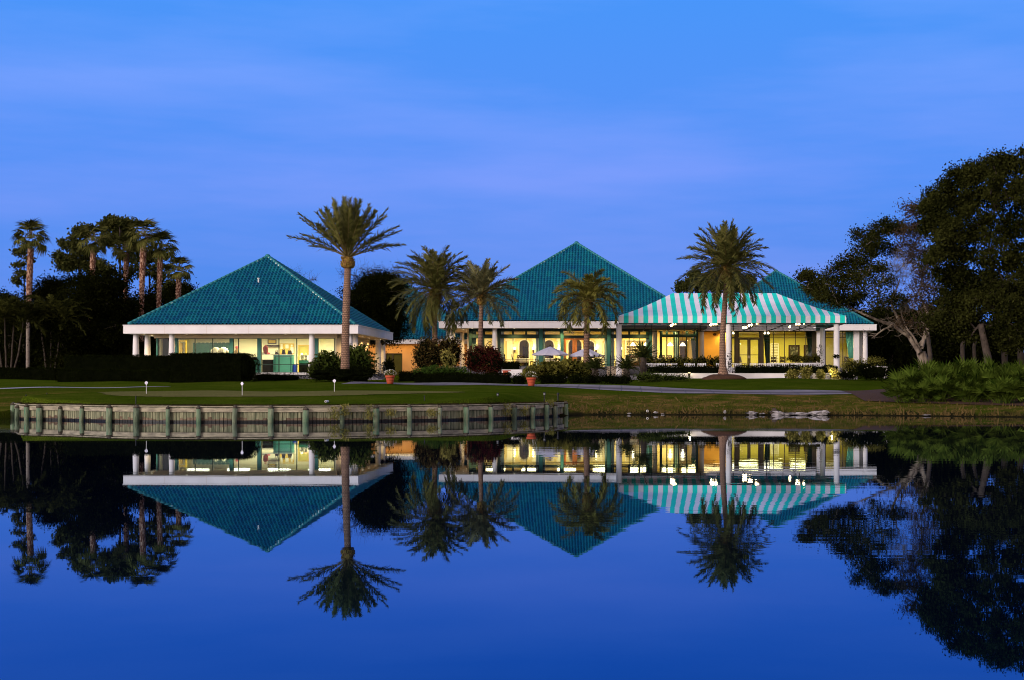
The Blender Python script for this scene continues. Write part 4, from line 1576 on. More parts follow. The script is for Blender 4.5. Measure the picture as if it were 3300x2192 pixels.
for a_, e_ in ((2633, 2660), (2660, 2690), (2690, 2716), (2716, 2752)):
    glazing(WING, DE, [(E(a_), E(e_))], MF, z68, rails=((PZ(1088, DE), .06),), fw=.035, fm='brown_frame')
b = MB()
DEI = 145.0
b.box(E(2340) , E(2640), DEI, DEI + .2, MF + .02, 6.25)
b.build('inner_wall', M['inner_olive'], WING)
b = MB()
b.box(E(2640), ew1 - .1, 143.0, 143.2, MF + .02, 6.25)
b.box(ew0 + .02, ew0 + .2, DE + .2, DEI, MF + .02, 6.25)
b.box(ew1 - .05, ew1 + .1, DE + .2, 152.5, MF + .02, 6.33)
b.build('inner_side_wall', M['inner_olive'], WING)
slab(WING, 'inner_ceiling', ew0 + .1, ew1 - .1, DE + .2, DEI - .05, 6.26, 6.32, 'inner_olive')
for p_ in (2759,):
    post(WING, 138.3, PX(2751, 138.3), PX(2768, 138.3), 2.2, 6.33, 'white_col', dep=.5, name='pilaster')
post(WING, 140.6, PX(2770, 140.6), PX(2777, 140.6), 2.2, 6.33, 'white_col', dep=.5, name='pilaster')
column(WING, PX(2788, 137.9), 137.9, 1.9, 6.33, .25, .2)
post(WING, 137.9, PX(2632, 137.9), PX(2643, 137.9), MF - .5, 6.33, 'white_col', dep=.4, name='pilaster')
for x in (E(2420), E(2500), E(2590)):
    area('ceiling_lamp', (x, 142.0, 6.2), 1.8, 1.4, 190, (1.0, .84, .34), WING)
area('ceiling_lamp', (E(2690), 141.0, 6.2), 1.2, 1.2, 12, (1.0, .75, .30), WING)
for (x, d, e) in ((E(2335), 137.8, 90), (E(2540), 138.0, 60), (E(2700), 138.0, 40)):
    downlight(WING, x, d, 6.328, e)
curtain('dark green curtain gathered aside right of the wing double doors', 2460, 2481, DE + .3, MF - .3, z68, 'curtain_dark', gather=.8, group='curtains of the wing')
curtain('dark green curtain gathered at the right end of the wing window behind the awning', 2597, 2632, DE + .3, MF, z68, 'curtain_dark', gather=.7, group='curtains of the wing')
curtain('bright teal curtain gathered aside by the wing corner pilaster', 2724, 2751, DE - .25, PZ(1155, DE), PZ(1070, DE), 'curtain', gather=.7, group='curtains of the wing')
wall_frame('painting', 'dark framed painting on the olive wall, left one of the pair in the wing', 'painting', 2541, 2577, 1112, 1153, DEI, 'wood_dark', 'art', .16, 'paintings in the wing')
wall_frame('painting', 'dark framed painting on the olive wall, right one of the pair in the wing', 'painting', 2590, 2624, 1112, 1153, DEI, 'wood_dark', 'art', .16, 'paintings in the wing')
D = 144.9
t = thing('louvre_door', 'white louvred door standing on the olive wall left of the paintings', 'door', (PX(2495, D), D, MF))
b = MB()
b.box(PX(2483, D), PX(2486, D), D - .05, D, MF + .02, PZ(1107, D))
b.box(PX(2507, D), PX(2510, D), D - .05, D, MF + .02, PZ(1107, D))
for k in range(16):
    b.box(PX(2486, D), PX(2507, D), D - .04, D, MF + .1 + k * .15, MF + .19 + k * .15)
b.build('louvre', M['trim'], t)

# ------------------------------------------------------------------ striped awning over the terrace
TZ = 2.05                                      # terrace floor
A0, AR, A1 = 110.0, 116.8, 126.9               # front edge, ridge, back edge
ax0, ax1 = .07, PX(2727, 110.0)
rx0_, rx1_ = 4.26, 12.24
ez, vz, rz = PZ(1018, 110), PZ(1041, 110), PZ(945, 116.8)
AW = thing('striped_awning', 'turquoise and white striped canvas awning on white columns over the terrace', 'awning', ((ax0 + ax1) / 2, 116, TZ))
cv, vl = MB(), MB()
SW_ = .3575
edges = [ax0]
x = ax0 + .38
while x < ax1 - .05:
    edges.append(x)
    x += SW_
edges.append(ax1)
def front_top(x):            # (depth, height) of the slope's upper end at x
    if x < rx0_: t = (x - ax0) / (rx0_ - ax0)
    elif x > rx1_: t = (ax1 - x) / (ax1 - rx1_)
    else: t = 1
    return t
def slope(x, t, dpt):        # canvas sags a little between ridge and edge
    s = -.10 * math.sin(math.pi * min(max(t, 0), 1))
    return (x, A0 + (AR - A0) * t if dpt == 'f' else A1 + (AR - A1) * t, ez + (rz - ez) * t + s)
for i in range(len(edges) - 1):
    a_, e_ = edges[i], edges[i + 1]
    m_ = i % 2
    cuts = [a_] + [c for c in (rx0_, rx1_) if a_ < c < e_] + [e_]
    for u, w in zip(cuts[:-1], cuts[1:]):
        tu, tw = front_top(u), front_top(w)
        for dpt in 'fb':
            n = 6
            V = []
            for k in range(n + 1):
                V += [slope(u, tu * k / n, dpt), slope(w, tw * k / n, dpt)]
            cv.add(V, [(2 * k, 2 * k + 1, 2 * k + 3, 2 * k + 2) for k in range(n)], m_)
        for dd, o_ in ((A0, -.012),):
            sc_ = 0.0
            vl.add([(u, dd + o_ * 0, vz), (w, dd, vz), (w, dd, ez), (u, dd, ez)], [(0, 1, 2, 3)], m_)
d = A0
k = 0
while d < A1 - .02:
    e_ = min(d + SW_, A1)
    for sx, ex, rr in ((ax0, ax0, rx0_), (ax1, ax1, rx1_)):
        for u, w in ([(d, AR), (AR, e_)] if d < AR < e_ else [(d, e_)]):
            tu = (u - A0) / (AR - A0) if u <= AR else (A1 - u) / (A1 - AR)
            tw = (w - A0) / (AR - A0) if w <= AR else (A1 - w) / (A1 - AR)
            V = []
            n = 5
            for j in range(n + 1):
                for dd, t in ((u, tu), (w, tw)):
                    tt = t * j / n
                    V.append((ex + (rr - ex) * tt, dd, ez + (rz - ez) * tt - .10 * math.sin(math.pi * tt)))
            cv.add(V, [(2 * j, 2 * j + 1, 2 * j + 3, 2 * j + 2) for j in range(n)], k % 2)
            vl.add([(ex, u, vz), (ex, w, vz), (ex, w, ez), (ex, u, ez)], [(0, 1, 2, 3)], k % 2)
    d = e_
    k += 1
cv.smooth = False
cv.build('canopy', [M['aw_white'], M['aw_teal']], AW)
vl.build('valance', [M['aw_white'], M['aw_teal']], AW)
b = MB()
b.box(ax0 + .02, ax1 - .02, A0 + .03, A0 + .13, vz - .06, vz + .02)
b.box(ax0 + .02, ax1 - .02, A1 - .13, A1 - .03, vz - .06, vz + .02)
for xx in (ax0 + .02, ax1 - .12):
    b.box(xx, xx + .1, A0 + .131, A1 - .131, vz - .06, vz + .02)
for j in range(1, 8):
    xx = ax0 + (ax1 - ax0) * j / 8
    b.box(xx - .03, xx + .03, A0 + .131, A1 - .131, vz - .05, vz + .01)
for dd in (112.3, 114.6, 119.2, 121.6):
    b.box(ax0 + .13, ax1 - .13, dd - .025, dd + .025, vz - .115, vz - .055)
b.tube([(rx0_, AR, rz - .05), (rx1_, AR, rz - .05)], .04, 6)
for xx, rr in ((ax0, rx0_), (ax1, rx1_)):
    for dd in (A0, A1):
        b.tube([(xx, dd, ez - .05), (rr, AR, rz - .22)], .035, 6)
for j in range(1, 12):
    xx = ax0 + (ax1 - ax0) * j / 12
    b.tube([(xx, A1 - .1, vz - .03), (xx, A1 - .1, vz + .55)], .03, 5)
for q in (.28, .55):
    b.tube([(ax0 + .2, A1 - .08, vz + q), (ax1 - .2, A1 - .08, vz + q)], .03, 5)
b.build('frame', M['dark_frame'], AW)
ac = []
for p_, d_, r_ in ((1994.8, 110.3, .20), (2348, 110.3, .20), (2696, 110.35, .215), (2651, 117.8, .20)):
    ac.append(column(AW, PX(p_, d_), d_, TZ, vz - .07, r_ * 1.02, r_ * .97, cap=False))

# spotlights hung in groups from the awning frame
spot_i = 0
def spotlight(px, py, D, lab, hot=True, e=40):
    c = P(px, py, D)
    t = thing('spotlight', lab, 'spotlight', c, 'spotlights under the awning')
    b = MB()
    dirv = Vector((random.uniform(-.3, .3), -.75, -.45)).normalized()
    b.tube([c - dirv * .20, c - dirv * .02], [.05, .10], 10)
    b.build('housing', M['black'], t)
    b = MB()
    b.blob(c, (.085, .085, .085), amp=0, nu=10, nv=6)
    b.build('bulb', M['lamp_hot'], t)
    MB().tube([c - dirv * .2, Vector((c.x - dirv.x * .2, c.y - dirv.y * .2, max(vz - .06, c.z + .15)))], .015, 5).build('stem', M['black'], t)
    if e: point('spot_lamp', c + dirv * .16, e, (1.0, .70, .32), .07, t)
SP = [(2163, 1049, 111.6, 'left lamp of the spotlight trio under the left half of the awning', 9), (2169, 1045, 112.4, 'rear middle lamp of the spotlight trio under the left half of the awning', 9),
      (2176, 1042, 111.4, 'right lamp of the spotlight trio under the left half of the awning', 9),
      (2291, 1047, 112.0, 'left lamp of the spotlight trio just left of the tall palm trunk', 9), (2299, 1044, 111.5, 'middle lamp of the spotlight trio just left of the tall palm trunk', 9),
      (2308, 1043, 112.3, 'right lamp of the spotlight trio just left of the tall palm trunk', 9),
      (2396, 1055, 116.0, 'left lamp of the low spotlight pair right of the tall palm', 9), (2404, 1056, 116.4, 'right lamp of the low spotlight pair right of the tall palm', 0),
      (2413.5, 1049, 114.0, 'left lamp of the middle spotlight pair right of the tall palm', 9), (2422, 1047.5, 114.3, 'right lamp of the middle spotlight pair right of the tall palm', 0),
      (2438, 1041.5, 111.8, 'left lamp of the high spotlight pair right of the tall palm', 9), (2445, 1042, 112.2, 'right lamp of the high spotlight pair right of the tall palm', 0),
      (2545, 1053, 115.6, 'lowest lamp of the spotlight string near the right end of the awning', 9), (2566, 1045.5, 113.2, 'second lamp of the spotlight string near the right end of the awning', 9),
      (2575, 1045.5, 113.6, 'third lamp of the spotlight string near the right end of the awning', 0), (2590, 1041.5, 111.6, 'topmost lamp of the spotlight string near the right end of the awning', 9)]
for px_, py_, D_, lab, e in SP:
    spotlight(px_, py_, D_, lab, e=e)
# twin-head wall lights above the doors
for p0, lab in ((2357, 'small twin headed wall light left of the wing double doors'), (2470, 'row of small wall lights right of the wing double doors')):
    c = P(p0, 1072, 138.7)
    t = thing('wall_light', lab, 'wall light', c, 'wall lights of the wing')
    MB().box(c.x - .06, c.x + .06, c.y, c.y + .1, c.z - .05, c.z + .12).build('bracket', M['black'], t)
    for s in (-.14, .14):
        b = MB()
        b.tube([c + Vector((s, -.05, .02)), c + Vector((s * 1.2, -.18, -.08))], [.06, .09], 8)
        b.build('lamp_head', M['lamp_warm'], t)

# ------------------------------------------------------------------ terrace and its walls
tb_ = MB()
tb_.box(-7.5, ax1 + .35, 107.05, 125.4, 1.2, TZ)
tag(tb_.build('terrace', M['concrete']), kind='structure')
b = MB()
wx0, wx1 = PX(2066, 106.6), PX(2705, 106.6)
b.box(wx0, wx1, 106.6, 106.85, 1.4, PZ(1204.5, 106.6))
TW = thing('terrace_wall', 'long low white planter wall in front of the terrace hedge and palm', 'wall', ((wx0 + wx1) / 2, 106.7, 1.4))
b.build('wall', M['white'], TW)
slab(TW, 'coping', wx0 - .03, wx1 + .03, 106.56, 106.89, PZ(1204.5, 106.6), PZ(1202.8, 106.6), 'white')
b = MB()
b.box(PX(1617, 108), PX(1745, 108), 108, 108.25, 1.4, PZ(1191, 108))
LWL = thing('garden_wall', 'short white garden wall behind the orange box beside the dark red bush', 'wall', (PX(1680, 108), 108.1, 1.4))
b.build('wall', M['white'], LWL)
b = MB()
x0, x1 = PX(2478, 123.4), PX(2640, 123.4)
b.box(x0, x1, 123.4, 123.9, TZ, PZ(1169.5, 123.4) - .06, 1)
PW = thing('planter_box', 'white capped planter wall behind the chairs on the right half of the terrace', 'planter', ((x0 + x1) / 2, 123.6, TZ))
b.build('wall', [M['white'], M['brown_frame']], PW)
slab(PW, 'coping', x0 - .05, x1 + .05, 123.33, 123.97, PZ(1169.5, 123.4) - .06, PZ(1169.5, 123.4), 'white')
b = MB()
x0, x1 = PX(2080, 122.6), PX(2340, 122.6)
b.box(x0, x1, 122.6, 123.2, TZ, PZ(1181, 122.6))
PW2 = thing('planter_box', 'long brown planter behind the chairs on the left half of the terrace', 'planter', ((x0 + x1) / 2, 122.9, TZ))
b.build('wall', M['soffit'], PW2)
b = MB()
x0, x1 = PX(2812, 108), PX(2860, 108)
b.box(x0, x1, 108, 108.3, PZ(1184, 108) - .0, PZ(1180, 108))
b.box(x1 - .3, x1, 108.02, 108.28, 1.5, PZ(1184, 108))
b.box(x0, x0 + .3, 108.02, 108.28, 1.5, PZ(1184, 108))
tag(b.build('white_bench', M['white']), 'plain white bench half hidden by shrubs past the last awning column', 'bench')
# orange box beside the bush
D = 105.4
box_thing('orange_bin', 'orange red box with a flat lid in front of the short white wall', 'bin',
          [('body', [(PX(1620, D), PX(1637, D), D, D + .45, 1.7, PZ(1195.5, D))], 'terracotta'), ('lid', [(PX(1618, D), PX(1645, D), D - .04, D + .5, PZ(1195.5, D), PZ(1193.5, D))], 'terracotta')])
# steps up from the terrace to the dining room
b = MB()
for k in range(5):
    b.box(PX(1955, 121), PX(2012, 121), 120.6 + k * .36, 125.4, TZ + k * .165, TZ + (k + 1) * .165)
ST = tag(b.build('terrace_steps', M['soffit']), 'flight of brown steps beside the wide teal post', 'steps')
t = thing('step_rail', 'thin black handrail post at the foot of the terrace steps', 'handrail', (PX(1967, 113), 113, TZ))
b = MB()
b.tube([(PX(1967, 113), 113, TZ - .2), (PX(1967, 113), 113, PZ(1146, 113))], .03, 6)
b.tube([(PX(1967, 113), 113, PZ(1147, 113)), (PX(1967, 113) + .05, 120.5, PZ(1147, 113) + .5)], .025, 6)
b.build('rail', M['black'], t)

# ------------------------------------------------------------------ chairs and tables
def make_chair(name, label, cat, fm, group, slat=True, w=.46, h=.92, armed=False):
    t = thing(name, label, cat, (0, 0, 0), group)
    hw = w / 2
    b = MB()
    b.box(-hw, hw, -.22, .22, .42, .46)
    b.build('seat', M[fm], t, local=True)
    b = MB()
    tilt = .10
    def bk(x0, x1, z0, z1):
        y0, y1 = .20 + tilt * (z0 - .46) / .5, .20 + tilt * (z1 - .46) / .5
        b.add([(x0, y0, z0), (x1, y0, z0), (x1, y0 + .03, z0), (x0, y0 + .03, z0), (x0, y1, z1), (x1, y1, z1), (x1, y1 + .03, z1), (x0, y1 + .03, z1)],
              [(0, 3, 2, 1), (4, 5, 6, 7), (0, 1, 5, 4), (1, 2, 6, 5), (2, 3, 7, 6), (3, 0, 4, 7)])
    bk(-hw, -hw + .05, .46, h + .03)
    bk(hw - .05, hw, .46, h + .03)
    bk(-hw + .05, hw - .05, h - (.06 if slat else .10), h)
    bk(-hw + .05, hw - .05, .56, .61)
    if slat:
        for k in range(2):
            x = -hw + .05 + (w - .1) * (k + 1) / 3
            bk(x - .014, x + .014, .61, h - .06)
    else:
        n = 3
        bk(-hw + .05, hw - .05, .611, .70)
        for k in range(n):
            x0 = -hw + .05 + (w - .1) * k / n
            x1 = -hw + .05 + (w - .1) * (k + 1) / n
            for (zz0, zz1) in ((.61, h - .10), (h - .10, .61)):
                y0, y1 = .215 + tilt * (zz0 - .46) / .5, .215 + tilt * (zz1 - .46) / .5
                b.tube([(x0, y0, zz0), (x1, y1, zz1)], .034, 5)
    b.build('backrest', M[fm], t, local=True)
    for sx in (-1, 1):
        for sy in (-1, 1):
            b = MB()
            x = sx * (hw - .03)
            b.tube([(x, sy * .19, .42), (x * 1.04, sy * .215, 0)], [.024, .018], 6)
            b.build('leg', M[fm], t, local=True)
    return t


M['chair_white'] = mat('white_painted_chair', (.80, .79, .84), None, rough=.5)
wc = make_chair('terrace_chair', 'x', 'chair', 'chair_white', 'white chairs on the terrace')
wt = thing('terrace_table', 'x', 'table', (0, 0, 0), 'white tables on the terrace')
MB().lathe([(.50, .70), (.52, .715), (.50, .74)], (0, 0, 0), 20).build('tabletop', M['chair_white'], wt, local=True)
b = MB()
b.lathe([(.05, .05), (.05, .70)], (0, 0, 0), 10)
b.lathe([(.28, 0), (.26, .03), (.06, .05)], (0, 0, 0), 14)
b.build('pedestal', M['chair_white'], wt, local=True)
ordn = ['first', 'second', 'third', 'fourth', 'fifth', 'sixth', 'seventh', 'eighth', 'ninth', 'tenth', 'eleventh', 'twelfth', 'thirteenth', 'fourteenth', 'fifteenth', 'sixteenth', 'seventeenth', 'eighteenth', 'nineteenth', 'twentieth',
        'twenty-first', 'twenty-second', 'twenty-third', 'twenty-fourth', 'twenty-fifth', 'twenty-sixth', 'twenty-seventh', 'twenty-eighth']
first_used = {}
def place(proto, x, y, z, rz_, label, key):
    if not first_used.get(key):
        first_used[key] = True
        o = proto
    else:
        o = copy_tree(proto)
    o.location = (x, y, z)
    o.rotation_euler = (0, 0, rz_)
    o['label'] = label
    return o
LEFTC = [2094, 2106, 2118, 2136, 2156, 2168, 2214, 2230, 2255, 2268, 2317]
for i, p_ in enumerate(LEFTC):
    d_ = 112.0 + (i * 37 % 10) * .10
    place(wc, PX(p_, d_), d_, TZ, math.radians([170, 195, 185, 160, 178, 200, 182, 172, 190, 165, 180][i]), 'white slat back chair behind the front hedge, ' + ordn[i] + ' from the left', 'wc')
RIGHTC = [2366, 2376, 2424, 2440, 2456, 2470, 2484, 2500, 2516, 2532, 2556, 2572, 2588, 2602, 2616, 2632]
for i, p_ in enumerate(RIGHTC):
    d_ = 111.6 + (i * 43 % 12) * .12
    place(wc, PX(p_, d_), d_, TZ, math.radians([175, 190, 185, 170, 180, 195, 165, 178, 188, 172, 182, 176, 192, 168, 180, 185][i]), 'white slat back chair right of the tall palm trunk, ' + ordn[i] + ' from the trunk', 'wc')
for i, p_ in enumerate((2108, 2164, 2222, 2262, 2330)):
    place(wt, PX(p_, 113.6), 113.6, TZ, 0, 'white round terrace table left of the tall palm, ' + ordn[i] + ' from the left', 'wt')
for i, p_ in enumerate((2398, 2448, 2492, 2545, 2595, 2630)):
    place(wt, PX(p_, 113.4), 113.4, TZ, 0, 'white round terrace table right of the tall palm, ' + ordn[i] + ' from the trunk', 'wt')

dt = thing('dining_table', 'x', 'table', (0, 0, 0), 'dining tables in the clubhouse')
b = MB()
b.tube_prof([(.60, .38), (.58, .70), (.565, .742), (.55, .75)], (0, 0, 0), 20, 0)
b.smooth = True
b.build('tablecloth', M['cloth_white'], dt, local=True)
b = MB()
b.lathe([(.06, .03), (.06, .39)], (0, 0, 0), 10)
b.lathe([(.33, 0), (.31, .03)], (0, 0, 0), 12)
b.build('pedestal', M['wood_dark'], dt, local=True)
dc = make_chair('dining_chair', 'x', 'chair', 'wood_dark', 'dining chairs in the clubhouse', slat=False, w=.52, h=1.05)
mfz = MF + .02
for i, (p_, d_, lab) in enumerate(((1683, 131.2, 'white clothed dining table below the two wall lamps left of the left parasol'), (1776, 131.4, 'white clothed dining table behind the pole of the left parasol'),
                                   (1925, 131.2, 'white clothed dining table between the palm trunk and the wide teal post'), (2032, 131.0, 'white clothed dining table left of the cycad in the bar window'),
                                   (2110, 131.2, 'white clothed dining table behind the lit cream column'), (1540, 131.3, 'white clothed dining table left of the slim white column'))):
    place(dt, PX(p_, d_), d_, mfz, 0, lab, 'dt')
CH = [(1620, 130.1, 20, 'dark lattice back dining chair nearest the slim white column'), (1634, 130.4, 75, 'dark lattice back dining chair side on, second from the slim white column'), (1661, 130.5, 95, 'dark dining chair left of the table below the wall lamps, leaning side on'),
      (1677, 132.4, 180, 'dark dining chair behind the table below the wall lamps'), (1717, 130.2, -80, 'dark lattice back dining chair right of the table below the wall lamps'),
      (1762, 132.3, 170, 'dark dining chair behind the table at the left parasol pole'), (1826, 131.0, -75, 'dark dining chair seen through the left leaf of the orange door'),
      (1944, 132.1, -160, 'dark dining chair left of the wide teal post, behind the table'), (1990, 131.0, 85, 'dark dining chair just left of the front awning column'),
      (2056, 131.6, -60, 'dark dining chair behind the tall cycad in the bar window')]
for p_, d_, r_, lab in CH:
    place(dc, PX(p_, d_), d_, mfz, math.radians(r_), lab, 'dc')
for p_, d_, r_, lab in ((2135, 132.6, 170, 'dark dining chair at the left end of the bay window'), (2157, 132.8, 175, 'dark dining chair under the left bay pendant lamp'), (2200, 132.8, 180, 'dark dining chair before the dark bay door')):
    place(dc, PX(p_, d_), d_, mfz, math.radians(r_), lab, 'dc')
for p_, d_, r_, lab in ((2362, 136.0, 90, 'dark chair side on at the wing doors, left of the door pair'), (2396, 140.6, 100, 'dark chair seen through the left leaf of the wing double door'),
                        (2493, 140.4, 175, 'dark lattice back chair in the wing window by the gathered curtain'), (2521, 140.5, 185, 'dark lattice back chair in the wing window, second from the gathered curtain'),
                        (2560, 140.8, 180, 'dark lattice back chair below the left wing painting'), (2600, 140.6, 170, 'dark lattice back chair below the right wing painting'), (2728, 140.8, 180, 'dark chair behind the bright teal wing curtain')):
    place(dc, PX(p_, d_), d_, mfz, math.radians(r_), lab, 'dc')

# wall sconces, pendants, mirrors, bar shelves
def sconce(px, lab, e=9):
    D = DI - .09
    c = P(px, 1127, D)
    t = thing('wall_sconce', lab, 'wall lamp', c, 'wall lamps in the dining room')
    b = MB()
    b.tube([c + Vector((0, -.02, -.28)), c + Vector((0, -.10, -.12)), c + Vector((0, -.08, .0))], [.03, .10, .05], 8)
    b.build('bracket', M['bronze'], t)
    MB().lathe([(.10, .0), (.085, .17), (.07, .2)], (c.x, c.y - .08, c.z + .01), 12).build('lamp_shade', M['lamp_warm'], t)
    point('sconce_lamp', c + Vector((0, -.22, .3)), e, (1.0, .80, .36), .06, t)
sconce(1659, 'bronze wall sconce left of the dark mirror in the dining room')
sconce(1719, 'bronze wall sconce right of the dark mirror in the dining room')
sconce(1801, 'bronze wall sconce beside the orange double door, partly behind the parasols')
sconce(1921, 'bronze wall sconce right of the palm trunk in the dining room')
sconce(2002, 'bronze wall sconce beside the front awning column')
for (p0, p1, y0_, y1_, lab) in ((1639, 1646, 1095, 1150, 'narrow dark panel mirror near the left end of the dining room'),):
    wall_frame('mirror', lab, 'mirror', p0, p1, y0_, y1_, DI - .01, 'wood_dark', 'glass_dark', .05)
# wine lattice by the first windows
D = 134.8
t = thing('lattice_screen', 'dark wooden diamond lattice on the wall at the left dining room windows', 'screen', P(1573, 1150, D))
b = MB()
x0, x1, z0, z1 = PX(1571, D), PX(1586, D), PZ(1160, D), PZ(1098, D)
for k in range(-4, 5):
    for s in (1, -1):
        zc_ = (z0 + z1) / 2 + k * .42
        a_, e_ = max(z0, min(z1, zc_ - s * .2)), max(z0, min(z1, zc_ + s * .2))
        if abs(a_ - e_) > .05: b.tube([(x0, D, a_), (x1, D, e_)], .025, 5)
b.build('lattice', M['wood_dark'], t)
def pendant(px, py, D, lab, r=.26, e=16):
    c = P(px, py, D)
    t = thing('pendant_lamp', lab, 'pendant lamp', c, 'pendant lamps over the bar')
    b = MB()
    b.tube_prof([(r, -.14), (r * .92, -.06), (r * .6, .06), (r * .25, .13), (.04, .15)], (c.x, c.y, c.z), 16, 0)
    b.smooth = True
    b.build('lamp_shade', M['lamp_white'], t)
    MB().tube([(c.x, c.y, c.z + .15), (c.x, c.y, 6.08)], .015, 5).build('stem', M['bronze'], t)
    point('pendant_bulb', c + Vector((0, 0, -.25)), e, (1.0, .84, .48), .08, t)
pendant(2041, 1109, 131.6, 'glowing bell pendant over the bar, left one above the cycad')
pendant(2083, 1109, 131.6, 'glowing bell pendant over the bar, just left of the lit cream column')
pendant(2160, 1110, 133.4, 'glowing bell pendant in the bay window left of the pale curtain')
pendant(2200, 1110, 133.4, 'glowing bell pendant in the bay window before the dark door')
D = 134.4
t = thing('bar_shelves', 'back bar with white shelves of bottles behind the cycad', 'shelf', (PX(2052, D), D, mfz))
b = MB()
x0, x1 = PX(2018, D), PX(2092, D)
b.box(x0 - .08, x0, D, D + .35, mfz, PZ(1097, D))
b.box(x1, x1 + .08, D, D + .35, mfz, PZ(1097, D))
b.box(x0 - .08, x1 + .08, D, D + .35, PZ(1097, D), PZ(1095, D))
b.build('carcass', M['trim'], t)
for k in range(4):
    z = PZ(1140 - k * 9, D)
    MB().box(x0, x1, D + .02, D + .34, z - .03, z).build('shelf', M['trim'], t)
MB().box(x0, x1, D - .5, D - .02, mfz, PZ(1146, D)).build('bar_front', M['wood_dark'], t)
M['bottle'] = mat('dark_bottle_glass', (.02, .015, .008), (.10, .05, .01), 8, .2)
nb = 0
for k in (1, 2, 3):
    z = PZ(1140 - k * 9, D)
    n = 13
    for j in range(n):
        xx = x0 + .1 + (x1 - x0 - .2) * (j + random.uniform(-.2, .2)) / (n - 1)
        bb = MB()
        hh = random.uniform(.85, 1.1)
        bb.lathe([(.04, 0), (.042, .15 * hh), (.016, .19 * hh), (.015, .24 * hh)], (xx, D + .12, z), 8)
        o = bb.build('bottle', M['bottle'])
        tag(o, 'dark bottle on the ' + ('lower', 'middle', 'upper')[k - 1] + ' white shelf of the back bar', 'bottle', 'bottles on the ' + ('lower', 'middle', 'upper')[k - 1] + ' bar shelf')
# cabinet with white shelves in the bay
D = 136.4
t = thing('wall_cabinet', 'lit white shelf cabinet in the left bay window', 'cabinet', (PX(2135, D), D, mfz))
b = MB()
x0, x1 = PX(2126, D), PX(2146, D)
b.box(x0, x0 + .05, D, D + .35, mfz, PZ(1098, D))
b.box(x1 - .05, x1, D, D + .35, mfz, PZ(1098, D))
b.build('carcass', M['trim'], t)
for k in range(6):
    z = PZ(1142 - k * 8.5, D)
    MB().box(x0 + .05, x1 - .05, D, D + .35, z - .03, z).build('shelf', M['trim'], t)
b = MB()
b.box(PX(2188, 136.8), PX(2212, 136.8), 136.8, 136.98, MF, PZ(1098, 136.8))
b.build('bay_door', M['wood_dark'], CLUB)
# small sign of the yellow wall: round bronze wall lamp
c = P(2303, 1078, DR - .02)
t = thing('wall_lamp', 'small bronze dome lamp high on the yellow wall', 'wall lamp', c)
b = MB()
b.blob(c, (.17, .12, .12), amp=0)
b.build('dome', M['bronze'], t)
area('recess_lamp', (PX(2295, 136), 136.0, 6.2), 1.6, 1.2, 75, (1.0, .66, .22), CLUB)
b = MB()
b.box(PX(2296, DR), PX(2327, DR), DR - .02, DR - .003, MF - .5, MF - .4)
t['wall'] = 1

# ------------------------------------------------------------------ parasols
def parasol(label, px, apex, rim, hw, D, n=8, seed=0, zf=TZ):
    c = Vector((PX(px, D), D, zf))
    t = thing('parasol', label, 'parasol', c, 'parasols before the dining room')
    za, zr_ = PZ(apex, D), PZ(rim, D)
    R = hw * D / F
    b = MB()
    V = [(c.x, D, za)]
    Fc = []
    ring = []
    for k in range(n):
        a_ = 2 * math.pi * (k + .5) / n + seed * .2
        for j in range(3):        # rib, then the cloth sagging to the next rib
            aa = a_ + 2 * math.pi / n * j / 3
            f_ = math.cos(math.pi / n) / math.cos(math.pi / n - 2 * math.pi / n * j / 3) if j else 1.0
            ring.append((aa, f_, -.035 if j else 0))
    m_ = len(ring)
    for t_ in (.35, .7, 1.0):
        for aa, f_, s in ring:
            V.append((c.x + R * t_ * f_ * math.cos(aa), D + R * t_ * f_ * math.sin(aa), za + (zr_ - za) * (t_ ** 1.08) + s * t_))
    for k in range(m_): Fc.append((0, 1 + k, 1 + (k + 1) % m_))
    for r in range(2):
        for k in range(m_):
            k2 = (k + 1) % m_
            Fc.append((1 + r * m_ + k, 1 + (r + 1) * m_ + k, 1 + (r + 1) * m_ + k2, 1 + r * m_ + k2))
    n0 = len(V)
    for aa, f_, s in ring: V.append((c.x + R * f_ * math.cos(aa), D + R * f_ * math.sin(aa), zr_ + s - .10))
    for k in range(m_):
        k2 = (k + 1) % m_
        Fc.append((1 + 2 * m_ + k, n0 + k, n0 + k2, 1 + 2 * m_ + k2))
    b.add(V, Fc)
    can = b.build('canopy', M['parasol'], t)
    for k in range(n):
        a_ = 2 * math.pi * (k + .5) / n + seed * .2
        MB().tube([(c.x, D, za - .05), (c.x + R * .98 * math.cos(a_), D + R * .98 * math.sin(a_), zr_ - .02)], .012, 5).build('rib', M['wood_dark'], t)
    MB().tube([(c.x, D, zf), (c.x, D, za + .02)], .028, 8).build('pole', M['wood_dark'], t)
    MB().lathe([(.05, 0), (.07, .06), (.04, .12), (.02, .17)], (c.x, D, za), 10).build('finial', M['bronze'], t)
    MB().lathe([(.30, 0), (.30, .06), (.06, .1), (.05, .3)], (c.x, D, zf), 16).build('base', M['black'], t)
parasol('pale lavender parasol left of the palm trunk, before the orange door', 1773, 1117, 1141, 60, 118.5, seed=1)
parasol('pale lavender parasol directly behind the short palm trunk', 1889, 1121, 1145, 57, 119.5, seed=0)

